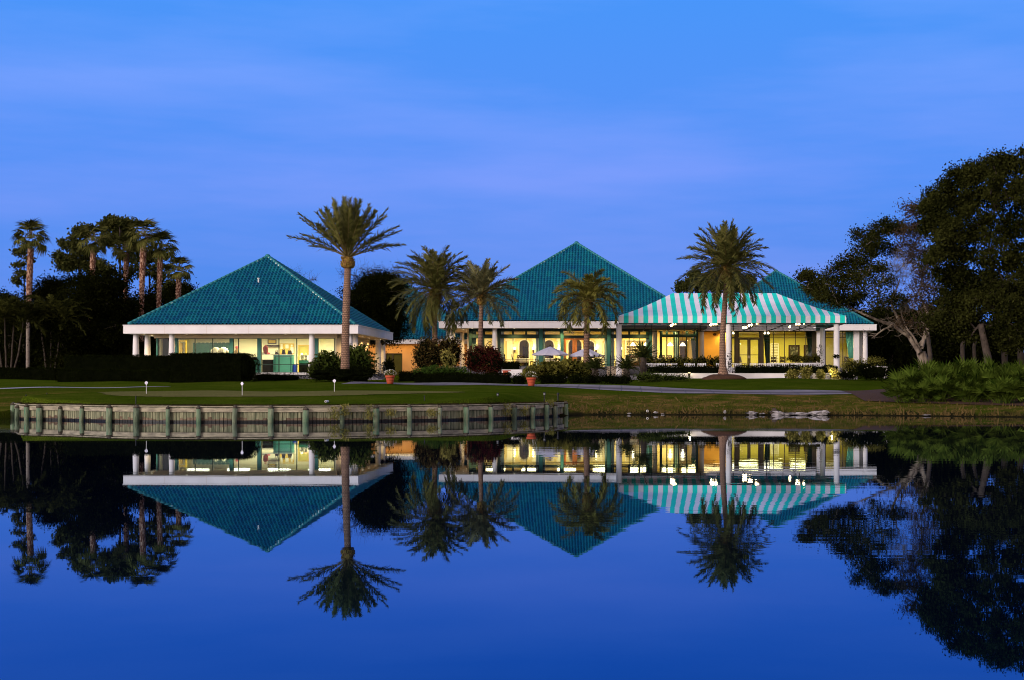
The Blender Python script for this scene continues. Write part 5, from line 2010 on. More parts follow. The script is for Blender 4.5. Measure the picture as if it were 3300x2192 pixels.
# ------------------------------------------------------------------ pots with flowers
def flower_pot(label, px, py, D, rpx, hpx):
    x, z = PX(px, D), g1(PX(px, D), D) + .02
    s = D / F
    r, h = rpx * s, hpx * s
    t = thing('flower_pot', label, 'flower pot', (x, D, z), 'terracotta pots by the path')
    b = MB()
    b.lathe([(r * .62, 0), (r * .70, h * .25), (r * .78, h * .50), (r * .80, h * .505), (r * .80, h * .53), (r * .79, h * .535), (r * .86, h * .74), (r * .99, h * .76), (r, h * .97), (r * .97, h), (r * .86, h), (r * .84, h * .9)], (x, D, z), 24)
    b.smooth = True
    b.build('pot', M['terracotta'], t)
    C, dd = ell_points(700, (x, D, z + h * 1.22), (r * 1.2, r * 1.1, h * .48), rng, .2)
    V, Q = leaf_quads(C, .11, .035, rng)
    b = MB()
    b.addn(V, Q)
    b.build('foliage', M['olive_leaf'], t)
    C, dd = ell_points(150, (x, D, z + h * 1.25), (r * 1.25, r * 1.15, h * .5), rng, .85)
    C = C[C[:, 2] > z + h * 1.05]
    V, Q = leaf_quads(C, .06, .055, rng)
    b = MB()
    b.addn(V, Q)
    b.build('blossom', M['flower_white'], t)
flower_pot('terracotta pot of white flowers at the left end of the walk, beside the shrubs', 1257, 1239, 93.4, 16, 27)
flower_pot('terracotta pot of white flowers on the path in front of the dark round shrubs', 1712, 1242, 91.8, 16, 27)

# ------------------------------------------------------------------ flags on the putting green
def flag(label, px, yb, yt, D, mir=1):
    x = PX(px, D)
    z = g1(x, D)
    zt = PZ(yt, D)
    t = thing('golf_flag', label, 'flag', (x, D, z), 'flags on the putting green')
    MB().tube([(x, D, z - .05), (x, D, zt)], .0125, 6).build('pole', M['pvc'], t)
    s = D / F
    b = MB()
    w, h = 5.6 * s, 12.5 * s
    pts = [(-.1, 0), (.35, -.05), (1.0, -.42), (.62, -.72), (.1, -1.0), (-.55, -.72), (-1.0, -.45), (-.45, -.15)]
    V = [(x + w * p_[0] * mir, D - .02 + .02 * math.sin(4 * p_[0]), zt + h * p_[1]) for p_ in pts] + [(x + w * p_[0] * mir, D + .01 + .02 * math.sin(4 * p_[0]), zt + h * p_[1]) for p_ in pts]
    n = len(pts)
    b.add(V, [tuple(range(n)), tuple(reversed(range(n, 2 * n)))] + [(k, k + n, (k + 1) % n + n, (k + 1) % n) for k in range(n)])
    b.build('pennant', M['flag'], t)
def depth_at(px, py):
    ds_ = np.linspace(62, 100, 1500)
    y = Y0 - (gz(PX(px, 1) * ds_, ds_) - H) * F / ds_
    return float(ds_[np.argmin(np.abs(y - py))])
flag('small white flag at the left end of the putting green', 471.5, 1270, 1228.5, depth_at(471.5, 1270))
flag('small white flag in the middle of the three on the putting green', 780.5, 1275, 1231, depth_at(780.5, 1275), -1)
flag('small white flag farthest back on the putting green', 1077.5, 1263, 1222, depth_at(1077.5, 1263))

# ------------------------------------------------------------------ path lights and stakes by the seawall
def path_light(label, px, yb, yt, D, bands=True):
    x = PX(px, D)
    z0, zt = g1(x, D), PZ(yt, D)
    t = thing('path_light', label, 'path light', (x, D, z0), 'black path lights by the seawall')
    h = zt - z0
    MB().tube([(x, D, z0 - .1), (x, D, zt - .13)], .028, 8).build('post', M['black'], t)
    b = MB()
    for k in range(3):
        b.lathe([(.052, 0), (.052, .022)], (x, D, zt - .125 + k * .034), 12, 0)
        if k < 2: b.lathe([(.042, 0), (.042, .012)], (x, D, zt - .103 + k * .034), 12, 1 if bands else 0)
    b.lathe([(.058, 0), (.05, .02), (.01, .03)], (x, D, zt - .034), 12, 0)
    b.build('lamp_head', [M['black'], M['pvc']], t)
path_light('black louvred path light on the lawn over the middle right of the seawall', 1604, 1295, 1266, 65.6)
path_light('black louvred path light at the right end of the seawall, left of its pair', 1754.5, 1288, 1264, 68.4)
path_light('dark path light at the right end of the seawall, the last one', 1798, 1290, 1266, 70.2, False)
for px_, y0_, y1_, D, lab in ((1368, 1277, 1298, 62.5, 'thin black stake on the lawn edge below the first flower pot'), (438, 1279, 1299, 61.0, 'thin black stake on the lawn edge before the left flag'),
                              (84, 1274, 1294, 66.5, 'thin leaning stake at the left end of the seawall'), (151.5, 1268, 1276, 72.0, 'short black stake on the lawn behind the left seawall end')):
    x = PX(px_, D)
    b = MB()
    b.tube([(x - (.03 if px_ == 84 else 0), D, g1(x, D) - .05), (x, D, PZ(y0_, D))], [.022, .022], 8)
    b.lathe([(.03, 0), (.03, .025)], (x, D, PZ(y0_, D) - .001), 8)
    tag(b.build('stake', M['black']), lab, 'stake', 'stakes along the lawn edge')
# pipes and stones at the waterline
def ring_pipe(label, px, py, D, r):
    c = P(px, py, D)
    b = MB()
    n = 18
    V = []
    for (rr, dy) in ((r, 0), (r, .5), (r * .62, .5), (r * .62, 0)):
        for k in range(n):
            a_ = 2 * math.pi * k / n
            V.append((c.x + rr * math.cos(a_), c.y + dy, c.z + rr * math.sin(a_)))
    Fc = []
    for j in range(4):
        for k in range(n):
            Fc.append((j * n + k, j * n + (k + 1) % n, ((j + 1) % 4) * n + (k + 1) % n, ((j + 1) % 4) * n + k))
    b.add(V, Fc, 0)
    b.blob((c.x, c.y + .4, c.z), (r * .6, .02, r * .6), 1, amp=0)
    tag(b.build('drain_pipe', [M['pvc'], M['black']]), label, 'pipe', 'pale drain pipe ends')
ring_pipe('white drain pipe end poking out of the bank at the waterline', 2086.5, 1325, 72.75, .055)
ring_pipe('white pipe ring on the lawn edge above the seawall', 1049, 1294, 61.2, .045)
def rock(label, px, py, D, sx, sz, seed, sy=None):
    c = P(px, py, D)
    b = MB()
    b.blob((c.x, c.y, c.z - sz * .25), (sx * .85, sy or sx * .6, sz * .85), 0, seed=seed, amp=.42, nu=11, nv=7)
    o = b.build('rock', M['rock'])
    tag(o, label, 'rock', 'pale rocks at the waterline')
_rk = 0
RK = [(2028, 1332, 72.9, .10, .035, 'small flat pale rock nearest the seawall'), (2113, 1329, 72.8, .12, .05, 'small pale rock right of the drain pipe end'), (2135, 1334, 72.8, .10, .03, 'flat pale rock second right of the drain pipe end'),
      (2336, 1326, 72.1, .08, .07, 'small upright pale rock under the tall palm'), (2423, 1331, 72.0, .28, .09, 'rounded pale rock standing alone left of the rock row'), (2457, 1332.5, 72.0, .15, .035, 'flat pale rock between the lone rock and the row'),
      (2510, 1330, 71.8, .36, .14, 'largest rounded pale rock at the left end of the rock row'), (2545, 1332.5, 71.7, .35, .08, 'flat pale slab second from the left in the rock row'), (2585, 1333, 71.6, .55, .075, 'long flat pale slab in the middle of the rock row'),
      (2630, 1331, 71.3, .35, .11, 'pale slab right of the long flat slab in the rock row'), (2658, 1327, 71.2, .28, .11, 'tilted pale slab at the right end of the rock row'), (2985, 1337, 69.6, .20, .03, 'flat pale stone at the waterline under the palmettos')]
for i, (px_, py_, D, sx, sz, lab) in enumerate(RK):
    rock(lab, px_, py_, D, sx, sz, 20 + i)
b = MB()
c = P(2496, 1330, 71.9)
b.blob(c, (.22, .2, .15), 0, seed=5, amp=.3)
tag(b.build('rock', M['bark_dark']), 'dark stone beside the largest pale rock', 'rock', 'dark stones at the waterline')
# small floodlights set before the white wall
for px_, lab, e in ((2221, 'small floodlight before the white planter wall left of the palm base', 14), (2532.5, 'small dark floodlight before the white planter wall near the variegated shrubs', 0)):
    D = 106.2
    c = P(px_, 1207 if e else 1211, D)
    t = thing('garden_floodlight', lab, 'floodlight', (c.x, D, g1(c.x, D)), 'floodlights at the planter wall')
    MB().tube([c + Vector((0, 0, -.20)), c + Vector((0, 0, .10))], [.05, .11], 10).build('housing', M['bark_dark'], t)
    MB().tube([(c.x, D, g1(c.x, D) - .05), c + Vector((0, 0, -.199))], .02, 6).build('stake', M['black'], t)
    b = MB()
    b.lathe([(.09, 0), (.085, .015)], (c.x, c.y, c.z + .101), 12)
    b.build('lens', M['lamp_warm'] if e else M['black'], t)
    if e: point('flood_lamp', c + Vector((.05, -.05, .22)), e, (1.0, .8, .5), .05, t)
t = thing('garden_floodlight', 'hidden floodlight glowing in the yellow shrub at the last awning column', 'floodlight', P(2690, 1212, 106.0), 'floodlights at the planter wall')
c = P(2676, 1206, 105.6)
MB().tube([c + Vector((0, 0, -.25)), c], [.04, .07], 8).build('housing', M['black'], t)
MB().lathe([(.06, 0), (.055, .012)], (c.x, c.y, c.z + .001), 10).build('lens', M['lamp_warm'], t)
point('flood_lamp', c + Vector((.1, -.1, .1)), 40, (1.0, .78, .40), .05, t)

# ------------------------------------------------------------------ vegetation
def trunk_tube(name, parent, pts, rad, m, n=14, uvs=None):
    """trunk with a UV for the leaf-scar pattern; pts are (px, py, D)"""
    b = MB()
    W = [P(*p) for p in pts]
    # resample smoothly
    k = max(24, len(W) * 8)
    t = np.linspace(0, 1, k)
    s = np.linspace(0, 1, len(W))
    A = np.array([tuple(w) for w in W])
    C = np.stack([np.interp(t, s, A[:, i]) for i in range(3)], -1)
    for _ in range(3):
        C[1:-1] = (C[:-2] + 2 * C[1:-1] + C[2:]) / 4
    R = np.interp(t, s, rad)
    b.tube([Vector(c) for c in C], list(R * (1 + .04 * np.sin(np.arange(k) * 2.3))), n)
    b.smooth = True
    o = b.build(name, m, parent)
    if uvs:
        L = np.concatenate([[0], np.cumsum(np.linalg.norm(np.diff(C, axis=0), axis=1))])
        U = np.zeros((k * n, 2))
        for i in range(k):
            for j in range(n):
                U[i * n + j] = (j / n * uvs[0], L[i] * uvs[1])
        uv = o.data.uv_layers.new(name='UVMap')
        li = np.zeros(len(o.data.loops), dtype=np.int32)
        o.data.loops.foreach_get('vertex_index', li)
        X = U[li]
        # close the seam
        st = 0
        for p_ in o.data.polygons:
            r_ = list(p_.loop_indices)
            us = X[r_, 0]
            if us.max() - us.min() > uvs[0] * .6:
                X[r_, 0] = np.where(us < uvs[0] * .5, us + uvs[0], us)
        uv.data.foreach_set('uv', X.astype(np.float32).ravel())
    return o, [Vector(c) for c in C]


def frond_mesh(parent, c, fronds, L, m_leaf, m_rib, rg, pairs=60, ll=.70, lw=.062, vee=.36, bare=.14):
    """feather palm crown: fronds = [(azimuth, elevation, droop, length factor)]"""
    lb, rb = MB(), MB()
    for az_, el_, droop, lf in fronds:
        n = 26
        Ls = L * lf
        p = np.array(c, float)
        pts, tan = [p.copy()], []
        hz = np.array([math.cos(az_), math.sin(az_), 0])
        tw = rg.normal(0, .12)
        for k in range(n):
            s = (k + .5) / n
            e = el_ - droop * s ** 1.4
            d = hz * math.cos(e) + np.array([0, 0, math.sin(e)])
            d = d + np.array([-hz[1], hz[0], 0]) * tw * s * .6
            d /= np.linalg.norm(d)
            p = p + d * Ls / n
            pts.append(p.copy())
            tan.append(d)
        tan.append(tan[-1])
        pts, tan = np.array(pts), np.array(tan)
        rb.tube([Vector(q) for q in pts[::3]], list(np.linspace(.045, .006, len(pts[::3]))), 5, cap=False)
        s = np.linspace(bare, .995, pairs)
        f = s * n
        i0 = np.minimum(f.astype(int), n - 1)
        fr = (f - i0)[:, None]
        B = pts[i0] * (1 - fr) + pts[i0 + 1] * fr
        T = unit(tan[i0])
        side = unit(np.cross(T, np.array([0, 0, 1.0]) + hz * .01))
        nor = unit(np.cross(side, T))
        prof = ll * np.minimum(1, .35 + 2.2 * (s - bare)) * np.clip(1.15 - .72 * s ** 2.2, .25, 1)
        for sg in (-1, 1):
            ang = np.clip(1.08 - .50 * s + rg.normal(0, .09, pairs), .25, 1.2)
            ve = (vee + rg.normal(0, .42, pairs))[:, None]
            d = T * np.cos(ang)[:, None] + (side * sg * np.cos(ve) + nor * np.sin(ve)) * np.sin(ang)[:, None]
            d = unit(d + rg.normal(0, .07, (pairs, 3)))
            ln = (prof * rg.uniform(.82, 1.12, pairs))[:, None]
            wv = unit(np.cross(d, nor * .6 + side * sg * .4))
            hw = lw * .5
            mid = B + d * ln * .5 - np.array([0, 0, 1]) * ln * .02
            tip = B + d * ln - np.array([0, 0, 1]) * ln * .09
            V = np.stack([B - wv * hw * .6, mid - wv * hw, tip, mid + wv * hw, B + wv * hw * .6], 1).reshape(-1, 3)
            q = np.arange(pairs)[:, None] * 5
            Qs = np.concatenate([q, q + 1, q + 2, q + 3, q + 4], 1)
            lb.addn(V, Qs)
    o = lb.build('crown', m_leaf, parent)
    rb.smooth = True
    rb.build('frond_stem', m_rib, o)
    return o


def date_palm(label, trunk, rad, D, crown, L, el_rng, droop_rng, nf, seed, boot=(.36, .55), beard=False, lw=.062, leafmat='palm_leaf', bare=.14, ll=.70):
    """Feather palm. trunk: [(px, py)] bottom to top; crown: (px, py) of the bud"""
    rg = np.random.default_rng(seed)
    base = P(trunk[0][0], trunk[0][1], D)
    t = thing('date_palm', label, 'palm tree', base, 'feather palms before the clubhouse')
    o, C = trunk_tube('trunk', t, [(a_, b_, D) for a_, b_ in trunk], rad, M['date_trunk'], 16, uvs=(9, 4.5))
    bud = P(crown[0], crown[1], D)
    top = C[-1]
    b = MB()
    br, bh = boot
    ax = (bud - top)
    n = 9
    b.tube([top + ax * (k / (n - 1)) for k in range(n)], [rad[-1] * 1.02] + [rad[-1] + (br - rad[-1]) * math.sin(math.pi * min(1, .25 + .62 * k / (n - 1))) ** .8 for k in range(1, n - 1)] + [br * .45], 16)
    # stubs of cut leaf bases
    for k in range(70):
        u = rg.uniform(.05, .95)
        a_ = rg.uniform(0, 6.28)
        r_ = rad[-1] + (br - rad[-1]) * math.sin(math.pi * min(1, .25 + .62 * u))
        q = top + ax * u + Vector((math.cos(a_), math.sin(a_), 0)) * r_ * .92
        b.tube([q, q + Vector((math.cos(a_) * .09, math.sin(a_) * .09, .11 + .05 * rg.uniform()))], [.045, .022], 5)
    if beard:
        for k in range(60):
            a_ = rg.uniform(0, 6.28)
            q = top + ax * rg.uniform(.35, 1.0) + Vector((math.cos(a_), math.sin(a_), 0)) * br * .7
            b.tube([q, q + Vector((math.cos(a_) * .22, math.sin(a_) * .22, -.1)), q + Vector((math.cos(a_) * .3, math.sin(a_) * .3, -.5 * rg.uniform(.5, 1.2)))], [.02, .018, .008], 4)
    b.smooth = True
    b.build('leaf_bases', M['palm_boot'], t)
    fr = []
    for k in range(nf):
        u = (k + .5) / nf
        e = math.radians(el_rng[0] + (el_rng[1] - el_rng[0]) * u ** .85) + rg.normal(0, .05)
        dr = (droop_rng[0] + (droop_rng[1] - droop_rng[0]) * (1 - u)) * rg.uniform(.8, 1.2)
        fr.append((k * 2.39996 + rg.normal(0, .12), e, dr, rg.uniform(.88, 1.06) * (1 - .12 * u)))
    frond_mesh(t, bud - Vector((0, 0, .1)), fr, L, M[leafmat], M['palm_rib'], rg, lw=lw, bare=bare, ll=ll)
    return t


date_palm('tall feather palm with upswept fronds before the right part of the golf shop', [(1112, 1190), (1114, 1060), (1117, 960), (1120.5, 866)], [.27, .235, .225, .20], 92.6, (1121, 826), 4.0, (17, 86), (.02, .34), 42, 11, boot=(.40, .6), bare=.27, ll=.62)
date_palm('tall feather palm with a round drooping crown rising in front of the awning', [(2331, 1213), (2329, 1180), (2328, 1090), (2334, 1000), (2341, 912)], [.42, .235, .20, .185, .165], 104.5, (2340, 856), 3.55, (-50, 86), (.36, 1.2), 78, 12, boot=(.40, .9))
date_palm('feather palm with arching fronds in front of the low orange walled wing', [(1402, 1150), (1401, 1080), (1400, 995)], [.21, .205, .19], 114, (1403, 930), 4.0, (-48, 84), (.70, 1.35), 76, 13, boot=(.46, .95), beard=True)
date_palm('feather palm with open greyish crown before the left end of the clubhouse roof', [(1547, 1150), (1549, 1070), (1551, 985)], [.19, .175, .16], 113, (1552, 948), 3.25, (-30, 80), (.45, 1.0), 46, 14, boot=(.34, .75), leafmat='palm_leaf_grey')
date_palm('short feather palm with long drooping fronds between the two parasols', [(1889, 1172), (1891, 1100), (1892, 1018)], [.22, .20, .185], 108, (1893, 964), 3.15, (-22, 78), (1.35, 1.95), 40, 15, boot=(.34, .95), leafmat='palm_leaf_pale', ll=.78)

# mound of mulch at the foot of the palm before the awning
b = MB()
c = P(2331, 1222, 104.5)
b.blob((c.x, c.y, g1(c.x, 104.5) + .02), (1.55, 1.0, .33), 0, seed=3, amp=.1, nu=24, nv=12)
b.smooth = True
tag(b.build('mulch_mound', M['mulch']), 'low mound of brown mulch round the foot of the tall palm', 'mulch')


def fan_leaf(rg, n=13, R=.6, spread=2.6, lw=.075, droop=.25):
    """one fan: segments radiating in a plane from the origin along +X, tips hanging"""
    Vs = []
    for k in range(n):
        a_ = -spread / 2 + spread * (k + .5) / n + rg.normal(0, .03)
        r_ = R * (1 - .16 * abs(a_) / (spread / 2)) * rg.uniform(.9, 1.06)
        d = np.array([math.cos(a_), math.sin(a_), 0])
        w = np.array([-math.sin(a_), math.cos(a_), 0]) * lw * .5
        f = np.array([0, 0, -1.0])
        Vs.append([d * .02 - w * .2, d * r_ * .55 - w + f * droop * .10 * R, d * r_ + f * droop * R * rg.uniform(.7, 1.3), d * r_ * .55 + w + f * droop * .10 * R + np.array([0, 0, .02]), d * .02 + w * .2])
    return np.array(Vs)


def rot_to(V, az_, el_, roll, org):
    ca, sa, ce, se, cr_, sr = math.cos(az_), math.sin(az_), math.cos(el_), math.sin(el_), math.cos(roll), math.sin(roll)
    Rx = np.array([[1, 0, 0], [0, cr_, -sr], [0, sr, cr_]])
    Ry = np.array([[ce, 0, -se], [0, 1, 0], [se, 0, ce]])
    Rz = np.array([[ca, -sa, 0], [sa, ca, 0], [0, 0, 1]])
    return V @ (Rz @ Ry @ Rx).T + org


def fan_palm(label, px, py_c, D, rpx, trunk, rad, seed, nf=27, grey_from=None):
    rg = np.random.default_rng(seed)
    rad = [r * .84 for r in rad]
    base = P(trunk[0][0], trunk[0][1], D)
    t = thing('fan_palm', label, 'palm tree', base, 'tall fan palms behind the golf shop hedge')
    if grey_from:
        o, C = trunk_tube('trunk', t, [(a_, b_, D) for a_, b_ in trunk if b_ <= grey_from], rad[1:], M['red_trunk'], 14)
        lo = [(a_, b_, D) for a_, b_ in trunk if b_ >= grey_from]
        trunk_tube('bare_trunk', t, lo, [rad[0] * .62, rad[0] * .60], M['grey_trunk'], 14)
    else:
        o, C = trunk_tube('trunk', t, [(a_, b_, D) for a_, b_ in trunk], rad, M['red_trunk'], 14)
    # leaf stubs roughen the trunk
    b = MB()
    for k in range(240):
        i = int(rg.uniform(0, len(C) - 1))
        a_ = rg.uniform(0, 6.28)
        r_ = np.interp(i / len(C), np.linspace(0, 1, len(rad)), rad) * .9
        q = C[i] + Vector((math.cos(a_), math.sin(a_), 0)) * r_
        b.tube([q, q + Vector((math.cos(a_) * .06, math.sin(a_) * .06, .12))], [.05, .02], 4)
    b.build('leaf_bases', M['red_trunk'], t)
    bud = P(px, py_c + rpx * .18, D)
    R = rpx * D / F
    lb, rb = MB(), MB()
    for k in range(nf):
        u = (k + .5) / nf
        a_ = k * 2.39996 + rg.normal(0, .1)
        e = math.radians(-38 + 122 * u ** .9) + rg.normal(0, .06)
        pl = R * .52 * rg.uniform(.85, 1.1)
        d = Vector((math.cos(a_) * math.cos(e), math.sin(a_) * math.cos(e), math.sin(e)))
        end = bud + d * pl
        rb.tube([bud, bud + d * pl * .5 + Vector((0, 0, .02)), end], [.025, .02, .014], 4, cap=False)
        V = fan_leaf(rg, 15, R * .62, 2.5, .10, .42).reshape(-1, 3)
        V = rot_to(V, a_, e - .35, rg.normal(0, .25), np.array(end))
        q = np.arange(15)[:, None] * 5
        lb.addn(V, np.concatenate([q, q + 1, q + 2, q + 3, q + 4], 1))
    cr_ = lb.build('crown', M['fan_leaf'], t)
    rb.build('frond_stem', M['palm_rib'], cr_)


DPL = 122
fan_palm('lone fan palm at the far left with a grey lower trunk', 99.5, 755, DPL, 66, [(90, 1200), (90.5, 1003), (94, 930), (99, 800)], [.30, .185, .27, .29], 31, grey_from=1003)
fan_palm('fan palm left of the round topped pine behind the hedge', 300, 762, DPL, 66, [(283, 1200), (294, 950), (302, 792)], [.26, .22, .27], 32)
fan_palm('shorter fan palm in the middle of the palm group, behind the others', 407, 795, DPL + 3, 55, [(402, 1100), (405, 900), (408, 815)], [.18, .21, .25], 33)
fan_palm('tallest fan palm of the group behind the golf shop roof', 463, 748, DPL, 70, [(455, 1100), (457, 930), (463, 775)], [.20, .24, .31], 34)
fan_palm('fan palm between the tallest one and the short end palm', 520, 785, DPL + 1, 62, [(510, 1100), (512, 960), (517, 812)], [.20, .21, .28], 35)
fan_palm('short fan palm at the right end of the group by the roof edge', 577, 862, DPL + 2, 52, [(571, 1100), (574, 950), (577, 885)], [.20, .23, .25], 36)


# broadleaf trees ----------------------------------------------------------
def branch(b, p0, p1, r0, r1, rg, n=7, wob=.12, sides=6, sag=0.0):
    p0, p1 = Vector(p0), Vector(p1)
    L = (p1 - p0).length
    pts = []
    off = Vector((0, 0, 0))
    for k in range(n + 1):
        t = k / n
        w = math.sin(math.pi * t)
        off = off + Vector(rg.normal(0, wob * L / n, 3))
        pts.append(p0.lerp(p1, t) + off * w + Vector((0, 0, sag * L * w)))
    b.tube(pts, list(np.linspace(r0, r1, n + 1)), sides, cap=False)
    return pts


def tree(name, label, cat, D, trunk, blobs, leaf, m_leaf, m_bark, seed, group=None, per=1600, clump=.34, tips=26, twig=.018, dd=None, fork=None, core=False, bare=(), limb=.5, frill=3):
    """trunk: [(px, py, radius m)] from the ground up; blobs: [(px, py, rx px, ry px, depth offset)] foliage masses.
    Limbs grow from the nearest wood already there, so they fork instead of fanning out."""
    rg = np.random.default_rng(seed)
    T = [P(a_, b_, D) for a_, b_, r in trunk]
    t = thing(name, label, cat, T[0], group)
    wb_ = MB()
    rad = [r for _, _, r in trunk]
    wb_.tube(T, rad, 10)
    lb = MB()
    allC = []
    if dd is None: dd = 1.0
    i0 = fork if fork is not None else len(T) - 1
    nodes, nrad = [T[i] for i in range(i0, len(T))], [rad[i] * .8 for i in range(i0, len(T))]
    top = T[-1]
    def grow(c, r_end, wob=.10, sides=6, n=8, rmax=None, sag=.05):
        A = np.array([tuple(q) for q in nodes])
        dv = np.linalg.norm(A - np.array(tuple(c)), axis=1) + .35 * np.maximum(0, A[:, 2] - c[2])
        j = int(np.argmin(dv))
        r0 = max(r_end, min(nrad[j] * .8, rmax or 9))
        q = branch(wb_, nodes[j], c, r0, r_end, rg, n, wob, sides, sag=sag)
        return q, np.linspace(r0, r_end, len(q))
    items = []
    for bl in blobs:
        off = bl[4] if len(bl) > 4 else rg.uniform(-1.2, 1.2)
        for _ in range(frill):          # small outlying sprays that break the outline
            a_ = rg.uniform(0, 6.28)
            k_ = rg.uniform(.85, 1.2)
            fx, fy, fr_ = bl[0] + bl[2] * k_ * math.cos(a_), bl[1] + bl[3] * k_ * math.sin(a_), rg.uniform(.22, .36)
            items.append((P(fx, fy, D + off + rg.uniform(-1, 1)), np.array([bl[2], bl[2], bl[3]]) * fr_ * D / F, -1))
        items.append((P(bl[0], bl[1], D + off), np.array([bl[2] * D / F, max(bl[2], bl[3]) * D / F * dd * .8, bl[3] * D / F]), 0))
    for (px, py, rx, ry, n_) in bare:
        items.append((P(px, py, D + rg.uniform(-.5, .5)), np.array([rx, rx * .7, ry]) * D / F, n_))
    items.sort(key=lambda q: (q[0] - top).length)
    for c, R, nb_ in items:
        L = (c - top).length
        q, qr = grow(c, twig * 2.0, rmax=rad[-1] * limb)
        nodes.extend(q[1:])
        nrad.extend(qr[1:])
        loc = list(q[len(q) // 2:])
        n_t = nb_ if nb_ > 0 else (max(4, tips // 5) if nb_ < 0 else tips)
        nb_ = max(nb_, 0) if nb_ >= 0 else 0
        E, _ = ell_points(n_t, tuple(c), R * .92, rg, .25)
        for k, e in enumerate(E):
            A = np.array([tuple(w) for w in loc])
            j = int(np.argmin(np.linalg.norm(A - e, axis=1)))
            w = branch(wb_, loc[j], Vector(e), twig * (1.0 if not nb_ else .9), twig * .35, rg, 4, .14, 4)
            loc.extend(w[1:3])
            if nb_:
                for _ in range(3):
                    s2 = w[int(rg.integers(1, len(w)))]
                    branch(wb_, s2, s2 + Vector(rg.normal(0, .38, 3)) + Vector((0, 0, .18)), twig * .45, twig * .2, rg, 3, .12, 3)
        if not nb_:
            k = per // tips
            C = np.repeat(E, k, 0) + rg.normal(0, 1, (len(E) * k, 3)) * clump * np.array([1, 1, .72]) * rg.uniform(.5, 1.15, (len(E), 1)).repeat(k, 0)
            allC.append(C)
    wb_.smooth = True
    wb_.build('trunk', m_bark, t)
    if allC:
        C = np.concatenate(allC)
        V, Q = leaf_quads(C, leaf, leaf * .55, rg)
        lb.addn(V, Q)
        if core:
            for bl in blobs:
                c = P(bl[0], bl[1], D + (bl[4] if len(bl) > 4 else 0) + .4)
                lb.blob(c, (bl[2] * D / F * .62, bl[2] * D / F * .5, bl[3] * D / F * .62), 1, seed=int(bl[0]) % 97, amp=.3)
        lb.build('crown', [m_leaf, M['hedge_core']], t)
    return t


# big oak at the right edge
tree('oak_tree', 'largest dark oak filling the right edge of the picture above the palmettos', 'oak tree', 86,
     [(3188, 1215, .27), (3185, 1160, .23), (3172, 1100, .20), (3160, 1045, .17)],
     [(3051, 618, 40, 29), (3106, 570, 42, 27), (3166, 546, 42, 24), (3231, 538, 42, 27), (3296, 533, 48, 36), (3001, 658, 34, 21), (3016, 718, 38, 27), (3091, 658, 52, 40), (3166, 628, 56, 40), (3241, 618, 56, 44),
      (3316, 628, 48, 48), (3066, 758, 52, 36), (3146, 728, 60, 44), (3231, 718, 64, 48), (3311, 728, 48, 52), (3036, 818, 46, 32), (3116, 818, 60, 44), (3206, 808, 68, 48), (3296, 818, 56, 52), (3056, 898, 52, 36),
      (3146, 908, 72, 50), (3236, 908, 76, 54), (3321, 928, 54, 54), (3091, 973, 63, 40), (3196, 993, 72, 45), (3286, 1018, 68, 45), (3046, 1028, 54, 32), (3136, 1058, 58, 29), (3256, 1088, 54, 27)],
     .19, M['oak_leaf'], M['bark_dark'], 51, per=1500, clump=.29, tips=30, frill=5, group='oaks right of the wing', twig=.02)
# leaning oak in front of it, with thin browned crown
tree('oak_tree', 'leaning forked oak with pale trunk and half bare brown crown at the right', 'oak tree', 97,
     [(2978, 1200, .40), (2976, 1165, .34), (2968, 1135, .30)],
     [(2660, 905, 52, 24), (2705, 878, 52, 30), (2755, 850, 48, 28), (2640, 938, 36, 20), (2735, 925, 60, 32), (2785, 765, 44, 28), (2830, 740, 42, 24), (2775, 805, 42, 26), (2800, 870, 55, 32), (2875, 735, 36, 22),
      (2680, 965, 42, 20), (2745, 968, 50, 22), (2850, 800, 40, 26), (2820, 925, 60, 32), (2850, 980, 60, 30), (2600, 890, 18, 10), (2615, 925, 22, 12)],
     .16, M['oak_leaf'], M['bark'], 52, per=950, clump=.27, tips=30, frill=4, group='oaks right of the wing', twig=.014, limb=.32,
     bare=[(2880, 890, 60, 55, 120), (2925, 840, 55, 70, 130), (2900, 985, 70, 35, 90), (2960, 950, 50, 60, 90)])
tree('oak_tree', 'browned thin crowned oak rising between the leaning oak and the largest oak', 'oak tree', 93,
     [(2995, 1205, .16), (2998, 1150, .15), (2990, 1080, .12)],
     [(2945, 690, 40, 26), (2985, 672, 40, 24), (2925, 745, 40, 30), (2985, 750, 48, 34), (2955, 810, 50, 34), (3000, 850, 50, 40), (2970, 920, 55, 34), (3010, 980, 55, 34), (2960, 1040, 60, 28)],
     .13, M['oak_brown'], M['bark_dark'], 53, per=620, clump=.34, tips=26, group='oaks right of the wing', twig=.02, limb=.5, bare=[(2945, 790, 60, 90, 150), (2985, 880, 60, 70, 120)])
